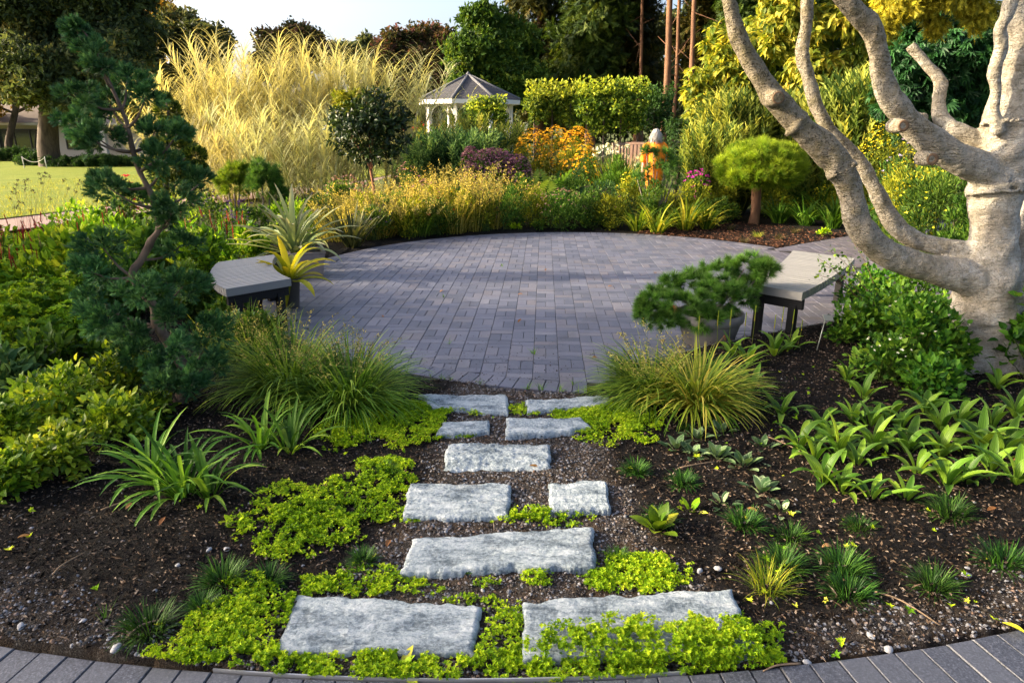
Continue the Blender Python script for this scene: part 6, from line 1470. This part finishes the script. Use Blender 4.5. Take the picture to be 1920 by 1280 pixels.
rosette('leafy_weed', 'bright seedling alone on the dark soil beside the lime groundcover', 'plant', gp(440, 985), 5, .06, .035, L_LIME, (.6, 1.2), (.1, .4), fold=.1, prof='broad', S_=5)
rosette('leafy_weed', 'pale weed among pebbles by the front walk', 'plant', gp(745, 1258), 6, .08, .03, L_LIME, (.5, 1.3), (.1, .4), fold=.1, prof='broad', S_=5)

# --- mondo-grass tufts
MT = [(278, 1178, 1.1, 'dark mondo tuft nearest the front walk on the dark-soil side'), (418, 1092, 1.05, 'dark mondo tuft beside the lime groundcover above the walk'), (505, 1090, .85, 'dark mondo tuft just above the corner of the large stone'), (378, 1142, .7, 'small mondo tuft between two larger ones'), (682, 1056, .65, 'small mondo tuft on grit above the large tapering stone'), (1160, 1046, .6, 'small mondo tuft at the end of the long pale slab'),
      (1192, 886, .8, 'dark mondo tuft level with the small square slab'), (1282, 905, .85, 'dark mondo tuft below the silvery rosettes'), (1238, 975, .85, 'dark mondo tuft behind the broad green weed'), (1396, 982, .95, 'dark mondo tuft right of the small bright weed'), (1482, 1000, .8, 'bright-tipped mondo tuft next to the small silvery rosette'), (1612, 990, .7, 'sparse mondo tuft alone in the mulch'), (1782, 962, 1.05, 'wide mondo tuft under the spreading broad leaves'),
      (1468, 1062, 1.05, 'dark mondo tuft behind the bright grassy one'), (1578, 1066, 1.15, 'wide dark mondo tuft at the back of the close pair'), (1592, 1112, 1.1, 'dark mondo tuft at the front of the close pair'), (1748, 1102, 1.0, 'dark mondo tuft among small weeds near the walk'), (1882, 1056, 1.15, 'dark mondo tuft at the picture margin'), (725, 890, .7, 'dark low tuft beside the squared grey slab'), (1290, 800, .5, 'tiny dark tuft in the lime groundcover near the fountain grass')]
mo = None
for px, py, s_, lab in MT:
    if mo is None:
        mo = []
        for k in range(3):
            mo.append(grass('mondo_tuft', lab, 'mondo grass', gp(px, py), 300, .108, .0052, L_MONDO, (.05, 1.3), (.3, 1.2), .05, 4, group='dark mondo-grass tufts') if k == 0 else None)
        first = mo[0]; first.scale = (s_,) * 3; continue
    dup(first, gp(px, py), R.random() * 6.3, s_ * R.uniform(.95, 1.05), lab)
grass('bright_tuft', 'bright green grassy tuft right of the largest stone', 'grass', gp(1438, 1105), 150, .15, .004, L_STRAPY, (.05, 1.1), (.3, 1.2), .05, 4)
grass('grass_seedling', 'thin grass seedling alone on the bare soil by the walk', 'grass', gp(196, 1160), 9, .10, .004, L_STRAP, (.05, .6), (.3, 1.0), .01, 4)

# --- asters under the pale tree, vine at the margin
for px, py, w_, tp, n, lab in ((1650, 645, 150, 540, 1100, 'aster clump behind the bench end of the bed'), (1715, 700, 170, 560, 1300, 'aster clump with white blossoms in front of the tree base'), (1768, 705, 100, 610, 700, 'aster clump against the pale tree base'), (1625, 590, 120, 495, 900, 'aster clump beneath the lowest limb by the bench'), (1700, 610, 150, 490, 1000, 'aster clump behind the others under the lowest limb'), (1660, 715, 130, 630, 700, 'low aster clump with pale blossoms at the mulch edge'), (1590, 640, 80, 565, 420, 'thin aster clump by the label stake'), (1755, 640, 120, 540, 700, 'aster clump rising against the bole below the lowest limb'), (1740, 740, 110, 672, 500, 'aster clump spilling onto the mulch below the tree roots')):
    p = g3(px, py); mound('white_aster', lab, 'aster', px, p[1], w_, tp, n, LEAF8, .054, .036, L_ASTER, group='asters under the pale tree', sub=46, fill=.8, base=p, fl=(F_WHITE, 26, .014, 1.05) if 'blossoms' in lab else None)
t = thing('aster_stems', 'long flowering aster stems arching across the grey bench top', 'aster', gp(1640, 620)); b = np.array(t.location); mb = MB(); lf = MB(); fl = MB()
for x, y, d in ((1535, 485, 0), (1555, 470, .1), (1580, 478, .1), (1600, 455, .2), (1530, 515, -.1), (1570, 500, 0), (1590, 510, 0), (1545, 498, .1), (1850, 570, -.2), (1870, 600, -.3)):
    e = P(x, y, b[1] - .05 + d) - b; s0 = np.array([R.normal() * .06 + (.5 if x > 1700 else 0), R.normal() * .05, .12]); u = np.linspace(0, 1, 9)[:, None]
    C = s0 * (1 - u) + e * u + np.array([0, 0, .14]) * (u * (1 - u)) * 2; tube(mb, C, np.linspace(.004, .0015, 9), 5)
    k = 16; q = C[R.integers(2, 9, k)] + R.normal(size=(k, 3)) * .02; place(lf, LEAF8, q, rdir(k, -.2), rdir(k, 1), .04 * R.uniform(.6, 1.3, k), .026)
    k = 18; q = C[R.integers(6, 9, k)] + R.normal(size=(k, 3)) * .022; place(fl, ROS, q, rdir(k, 1), rdir(k), .010)
mb.build('stems', L_STEMB, t)['kind'] = 'stuff'; lf.build('foliage', L_ASTER, t, smooth=False); fl.build('blossoms', L_SILV, t, smooth=False)
mound('climbing_vine', 'round-leaved vine at the margin beyond the tree base', 'vine', 1935, 4.5, 130, 500, 620, LEAF8, .07, .06, L_ASTER, fill=.7, sub=30)
p = gp(1530, 655); t = thing('plant_label', 'leaning metal plant label stake among the plants near the bench', 'plant label', p); e = P(1547, 600, p[1] + .05) - p
LBM = simple('label_metal', (.30, .31, .27), .5, .5, metal=.4)
mb = MB(); tube(mb, [(0, 0, -.05), e], [.0045, .004], 6); mb.build('stake', LBM, t)
mb = MB(); box(mb, (0, 0, 0), (.085, .004, .05)); o = mb.build('plate', LBM, t, smooth=False, loc=tuple(e + (.02, -.004, .02))); o.rotation_euler = (-.7, .1, .25)
t = thing('plantain_spikes', 'thin upright plantain spikes in front of the fluted pot', 'plant', gp(1420, 655)); b = np.array(t.location)
q = np.array([P(x, y, b[1] + d) - b for x, y, d in ((1348, 582, 0), (1372, 580, 0), (1400, 585, .1), (1418, 572, .1), (1455, 590, .05), (1470, 575, .1), (1490, 580, .1), (1312, 592, 0), (1505, 600, .1))])
mb = MB(); sticks(mb, q * (.96, 1, 0), q * (1, 1, .62), .002); sticks(mb, q * (1, 1, .62), q, .0048, .003, n=5); mb.build('spikes', L_TALLY, t)['kind'] = 'stuff'

R = np.random.default_rng(707)
# ------------------------------------------------ stuff on the ground
def inpoly(x, y, poly):
    c = np.zeros(len(x), bool); j = len(poly) - 1
    for i in range(len(poly)):
        a, b = poly[i], poly[j]
        c ^= ((a[1] > y) != (b[1] > y)) & (x < (b[0] - a[0]) * (y - a[1]) / (b[1] - a[1] + 1e-12) + a[0]); j = i
    return c
def onstone(x, y):
    m = np.zeros(len(x), bool)
    for s_ in STONES: m |= inpoly(x, y, s_)
    return m
def gritat(x, y):
    pcx = np.interp(y, [1.7, 2.4, 3.0, 3.6, 4.3], [-.05, .0, .08, .02, -.02]); pw_ = np.interp(y, [1.7, 2.4, 3.0, 3.6, 4.3], [.95, .62, .50, .42, .42])
    e = np.abs(x - pcx) / pw_ + (fbm(x * 4 + 3, y * 4, 3) - .45) * .9
    g = np.clip((1.12 - e) * 3, 0, 1) * sm(4.7, 4.4, y)
    return np.maximum(g, .85 * sm(.34, .05, WR - np.hypot(x - WC[0], y - WC[1]) + (fbm(x * 5, y * 5 + 9, 3) - .45) * .4) * (y < 3.5))
# lime groundcover: picture ellipses (cx, cy, rx, ry, may creep over stones)
LM = [(700, 790, 105, 38), (640, 815, 50, 25), (770, 775, 60, 18), (860, 772, 60, 8), (770, 820, 40, 12), (840, 812, 40, 8), (1010, 768, 45, 9), (1110, 772, 60, 14), (1150, 800, 60, 26), (1190, 785, 35, 22),
      (640, 950, 120, 34), (560, 985, 80, 40), (530, 1030, 55, 30), (700, 910, 60, 26), (620, 1000, 60, 24), (720, 880, 50, 12), (690, 1092, 70, 20), (620, 1098, 50, 14), (760, 1110, 80, 8), (1030, 968, 80, 15), (960, 975, 40, 8),
      (1195, 1072, 75, 28), (1160, 1085, 50, 18), (1245, 1068, 40, 20), (430, 1195, 90, 46), (490, 1150, 60, 40), (400, 1235, 80, 25), (520, 1250, 90, 26), (660, 1250, 120, 30), (800, 1250, 100, 32), (890, 1240, 60, 25),
      (945, 1160, 34, 32), (945, 1200, 40, 25), (1050, 1255, 100, 24), (1180, 1240, 130, 45, 1), (1300, 1235, 110, 40, 1), (1400, 1230, 60, 32, 1), (1450, 1195, 30, 16), (1220, 1205, 60, 18, 1), (1150, 1228, 110, 24, 1), (1330, 1215, 90, 26, 1), (1250, 1222, 120, 24, 1), (1010, 1082, 22, 12), (915, 1092, 24, 8), (470, 1105, 40, 20), (1050, 1240, 70, 18), (700, 1238, 120, 10), (860, 1130, 30, 10)]
PT, HT = [], []
for e in LM:
    c = G(e[0], e[1]); rx = e[2] * S(c) * 1.38; ry = abs(G(e[0], e[1] - e[3])[1] - G(e[0], e[1] + e[3])[1]) / 2 * 1.32
    n = int(PI * rx * ry * 36000); a = R.random(n) * 2 * PI; r = np.sqrt(R.random(n)) * 1.15
    x, y = c[0] + np.cos(a) * r * rx, c[1] + np.sin(a) * r * ry
    k = R.random(n) < sm(1.12, .55, r + (fbm(x * 9 + 5, y * 9, 3) - .45) * 1.9)
    if len(e) < 5: k &= ~onstone(x, y)
    k &= ~onwalk(x + 0, y - .0) & ~paved(x, y, -.03) & (R.random(n) < sm(.2, .42, fbm(x * 26, y * 26 + 3, 2)))
    x, y, r = x[k], y[k], r[k]
    z = gh(x, y) + .008 + (.018 * np.clip(1 - r * r, 0, 1) + .008) * R.random(len(x)) + (.055 * np.maximum(onstone(x, y), R.random(len(x)) * onstone(x, y + .05)) if len(e) > 4 else 0)
    PT.append(np.stack([x, y, z], -1)); 
PT = np.concatenate(PT); mb = MB(); n = len(PT)
place(mb, ROS, PT, rdir(n, 2.2), rdir(n), .0092 * R.uniform(.6, 1.5, n), var=np.clip(fbm(PT[:, 0] * 6, PT[:, 1] * 6, 2) * .55 + R.random(n) * .55, 0, 1))
tag(mb.build('lime_groundcover', L_LIME, smooth=False), 'lime green creeping groundcover around the stepping stones', 'groundcover', kind='stuff')
# mulch chips
MUL = leafmat('mulch_chip', [(.004, .003, .002), (.018, .012, .008), (.06, .038, .026), (.12, .08, .056), (.25, .195, .155)], 0.0, .85, .15, obr=0)
n = 210000; x, y = R.uniform(-3.8, 6.2, n), 1.7 + (R.random(n) ** 1.35) * 5.2
k = ~onwalk(x, y - .01) & ~paved(x, y, .02) & ~onstone(x, y) & (R.random(n) > gritat(x, y) * .75); x, y = x[k], y[k]; n = len(x)
mb = MB(); place(mb, LEAF4, np.stack([x, y, gh(x, y) + R.random(n) * .012], -1), rdir(n) * (1, 1, .35), rdir(n, 1.6), R.uniform(.008, .026, n) * (1 + 1.2 * (R.random(n) < .04)), R.uniform(.004, .011, n), var=R.random(n) ** 1.6)
tag(mb.build('mulch', MUL, smooth=False), 'dark bark mulch over the planting beds', 'mulch', kind='stuff')
n = 9000; a = R.uniform(-.1, 1.25, n); r = PR + .03 + R.random(n) ** 1.3 * 2.2; x, y = PC[0] + r * np.cos(a), PC[1] + r * np.sin(a)
k = ~paved(x, y, .0) & (y < 14); x, y = x[k], y[k]; n = len(x)
mb = MB(); place(mb, LEAF4, np.stack([x, y, gh(x, y) + R.random(n) * .02], -1), rdir(n) * (1, 1, .3), rdir(n, 1.6), R.uniform(.02, .07, n), R.uniform(.006, .02, n), var=R.random(n))
tag(mb.build('pine_mulch', leafmat('rusty_mulch', [(.03, .016, .01), (.09, .045, .025), (.20, .10, .055)], 0., .85, .15), smooth=False), 'rusty mulch under the round-headed pine', 'mulch', kind='stuff')
# gravel
OCT = tm([(1, 0, 0), (-1, 0, 0), (0, 1, 0), (0, -1, 0), (0, 0, .7), (0, 0, -.7), (.75, .75, 0), (-.7, .7, .1), (-.7, -.75, 0), (.75, -.7, -.1)],
         [(4, 0, 6), (4, 6, 2), (4, 2, 7), (4, 7, 1), (4, 1, 8), (4, 8, 3), (4, 3, 9), (4, 9, 0)])
GRV = leafmat('gravel_stone', [(.03, .026, .022), (.06, .052, .044), (.12, .10, .085), (.14, .14, .15), (.23, .23, .245), (.15, .095, .06)], 0.0, .8, .25, obr=0)
n = 150000; x, y = R.uniform(-2.4, 2.4, n), R.uniform(1.75, 4.7, n)
k = ~onwalk(x, y - .01) & ~paved(x, y, -.01) & ~onstone(x, y) & (R.random(n) < gritat(x, y) * .95 + .012); x, y = x[k], y[k]; n = len(x)
mb = MB(); L_ = .0022 + .0075 * R.random(n) ** 4; place(mb, OCT, np.stack([x, y, gh(x, y) + L_ * .25], -1), rdir(n) * (1, 1, .2), rdir(n, 3), L_, L_ * R.uniform(.7, 1.3, n))
tag(mb.build('gravel', GRV, smooth=False), 'fine gravel and grit between the stepping stones', 'gravel', kind='stuff')
# larger pebbles, one by one
PEB = simple('pebble', (.30, .30, .31), .75, .3, 25, .3)
peb = MB(); ell(peb, (0, 0, 0), (1, .75, .55), 10); pm = peb.mesh('pebble', PEB)
pv = pm.vertices; co = np.zeros(len(pv) * 3, np.float32); pv.foreach_get('co', co); co = co.reshape(-1, 3); co *= (1 + (fbm(co[:, 0] * 1.7 + 5, co[:, 1] * 1.7 + co[:, 2], 2) - .45) * .8)[:, None]; pv.foreach_set('co', co.ravel())
for px, py, s_, lab in ((218, 1215, 15, 'largest pale pebble on the dark-soil side, beside a mondo tuft and the walk'), (38, 1170, 12, 'pale pebble in the soil corner at the margin by the walk'), (155, 1158, 9, 'small pale pebble in bare soil near the grass seedling'),
        (425, 1030, 10, 'pebble of a pair on dark soil, the one by the lime groundcover'), (392, 1032, 9, 'pebble of a pair on dark soil, the one away from the groundcover'), (335, 1060, 8, 'lone pebble on dark soil above the mondo tufts'),
        (1312, 1072, 12, 'pebble at the end of a lime patch, pointing to the bright grassy tuft'), (1345, 1066, 11, 'pebble just behind the bright grassy tuft'), (1630, 1200, 13, 'pebble near the walk below the close pair of mondo tufts'),
        (1665, 1222, 15, 'biggest pebble against the walk on the broad-leaf side'), (1513, 1245, 12, 'pebble on grit just past the end of the lime groundcover'), (1810, 1082, 13, 'pebble between the two mondo tufts closest to the margin'),
        (905, 1105, 7, 'small pebble at the corner of the tapering stone'), (930, 1075, 9, 'small pebble on grit below the long pale slab')):
    p = gp(px, py); o = obj('pebble', pm, None, tuple(p + (0, 0, .004))); k_ = s_ * S(p) * .8; o.scale = (k_, k_ * R.uniform(.7, 1.1), k_ * R.uniform(.7, 1.2)); o.rotation_euler = (R.normal() * .2, R.normal() * .2, R.random() * 6.3)
    tag(o, lab, 'pebble', 'pale pebbles on the soil')
# fallen leaves and twigs
DL = []
for k in range(3):
    mb = MB(); blades(mb, np.zeros((1, 3)), [0], [1.3], [1.3 + .5 * k], [1.0], [.45], 6, prof='broad', fold=.3); DL.append(mb.mesh('fallen_leaf', L_DRY))
YL = MB(); blades(YL, np.zeros((1, 3)), [0], [1.4], [1.8], [1.], [.4], 6, prof='broad', fold=.2); YLm = YL.mesh('fallen_leaf', F_YEL)
def dl(px, py, s_, lab, grp, me, z=0.004):
    p = gp(px, py)
    if paved(np.array([p[0]]), np.array([p[1]]))[0]: p = G(px, py, .004)
    o = obj('fallen_leaf', me, None, tuple(p + (0, 0, z))); o.scale = (s_,) * 3; o.rotation_euler = (R.normal() * .15, R.normal() * .1, R.random() * 6.3); tag(o, lab, 'leaf', grp)
for i, (px, py, lab) in enumerate(((1022, 508, 'dry leaf far out on the terrace, toward the middle of the rim'), (1140, 538, 'dry leaf alone on the terrace, level with the top of the potted pine'), (980, 552, 'dry leaf in the very middle of the terrace'), (971, 605, 'dry leaf on the terrace in line with the small dark soil channel'),
        (1120, 671, 'dry leaf on the terrace beside the greener fountain grass'), (832, 545, 'dry leaf on the bench-and-bromeliad half of the terrace'), (1225, 512, 'dry leaf on the paving just behind the potted pine'), (715, 592, 'dry leaf on the paving above the big fountain grass'))):
    dl(px, py, .055, lab, 'dry leaves on the terrace', DL[i % 3])
for i, (px, py, lab) in enumerate(((128, 905, 'orange dry leaf below the pale leafy groundcover'), (60, 1010, 'dry leaf on dark soil near the picture margin'), (250, 945, 'dry leaf just under the wide strap-leaved clump'), (300, 990, 'dry leaf on open dark soil below the strap-leaved clumps'), (1420, 958, 'dry leaf between a silvery rosette and the mondo tufts'), (1690, 880, 'dry leaf inside the drift of broad leaves'),
        (1010, 878, 'dry leaf at the foot of the thick rough slab'), (725, 1025, 'dry leaf beside the ragged end of the long pale slab'), (1560, 1025, 'dry leaf behind the close pair of mondo tufts'), (1850, 960, 'dry leaf next to the wide mondo tuft'))):
    dl(px, py, .05, lab, 'dry leaves on the mulch', DL[i % 3], .012)
dl(1878, 1172, .075, 'long yellow fallen leaf at the edge of the front walk', None, YLm, .012); dl(1900, 862, .06, 'orange-brown leaf beneath the largest broad leaves', None, DL[1], .012)
TW = simple('twig', (.20, .14, .09), .9, .1)
for i, (x0, y0, x1, y1, lab) in enumerate(((235, 1200, 330, 1160, 'twig lying behind the large pebble'), (1440, 820, 1530, 870, 'pale twig in front of the broad leaves'), (190, 960, 265, 935, 'twig on dark soil below the strap leaves'), (1640, 1110, 1760, 1180, 'reddish twig near the front walk'), (1275, 882, 1340, 870, 'pale stick beside the silvery rosettes'), (715, 708, 738, 690, 'thin reed stem fallen at the terrace rim'), (1640, 690, 1720, 715, 'long pale twig in the mulch below the asters'), (100, 1080, 160, 1040, 'short twig among leaf bits on dark soil'), (1580, 940, 1700, 905, 'thin twig under the drooping broad leaves'), (1500, 1250, 1430, 1262, 'thin stick at the groundcover edge by the walk'))):
    a, b = gp(x0, y0), gp(x1, y1); mb = MB(); tube(mb, [a * 0 + (0, 0, .012), (b - a) * .5 + (R.normal() * .02, R.normal() * .02, .02), (b - a) + (0, 0, .014)], [.004, .0035, .002], 6, 9)
    o = mb.build('twig', TW, None, loc=tuple(a)); tag(o, lab, 'twig')
# weeds: tiny seedlings over the mulch and in the paving joints
x, y = R.uniform(-2.5, 3.6, 420), 1.8 + R.random(420) ** 1.3 * 3.4; k = ~onwalk(x, y) & ~paved(x, y) & ~onstone(x, y) & ((x > .9) | (R.random(420) < .35)); x, y = x[k], y[k]; n = len(x)
mb = MB(); place(mb, ROS, np.stack([x, y, gh(x, y) + .012], -1), rdir(n, 3), rdir(n), .018 * R.uniform(.5, 1.5, n))
tag(mb.build('seedlings', L_LIME, smooth=False), 'tiny green seedlings scattered over the mulch', 'seedlings', kind='stuff')
mb = MB(); n = 70; a = R.uniform(3.6, 5.2, n); q = np.stack([PC[0] + PR * 1.002 * np.cos(a), PC[1] + PR * 1.002 * np.sin(a), 0 * a], -1); q = q[~paved(q[:, 0], q[:, 1], -.02)]
q = np.concatenate([q, [G(842, 645), G(832, 558), G(942, 500), G(998, 663), G(1002, 665), G(1074, 722), G(775, 722)]]); n = len(q)
blades(mb, np.repeat(q, 12, 0), R.random(n * 12) * 6.3, R.uniform(.1, 1.1, n * 12), R.uniform(.8, 1.8, n * 12), R.uniform(.03, .09, n * 12), .004, 3)
tag(mb.build('joint_grass', L_STRAP, smooth=False), 'little grass tufts along the terrace rim and joints', 'grass', kind='stuff')
x = R.normal(size=500) * .55 - .25; y = 4.55 + np.abs(R.normal(size=500)) * .55; k = paved(x, y); x, y = x[k], y[k]; n = len(x)
mb = MB(); place(mb, OCT, np.stack([x, y, 0 * x + .005], -1), rdir(n) * (1, 1, .1), rdir(n, 3), .002 + .005 * R.random(n) ** 3, .005)
tag(mb.build('soil_crumbs', simple('crumb', (.03, .02, .015), .95, .1), smooth=False), 'dark soil crumbs spilled over the terrace rim', 'soil', kind='stuff')

# ------------------------------------------------ evergreens that shade the terrace from the low sun, beyond the path
R = np.random.default_rng(7)
for px, py, h, lab in ((-14.2, 2.2, 6.2, 'evergreen with a thin open crown by the pink path opposite the front walk'), (-13.2, 6.8, 6.6, 'denser evergreen by the pink path opposite the grey bench')):
    b = np.array([px, py, float(hz(px, py))]); bl = [(b + (R.normal() * .6, R.normal() * 1.0, z), (1.9 - .17 * z, 2.2 - .17 * z, 1.3)) for z in np.linspace(1.2, h - 1, 6)]
    tree('evergreen', lab, 'evergreen', b, bl, 900 if py < 3 else 3000, CLUS, .34, L_CON, BARKD, tr=.2, sub=26, group='evergreens by the path')
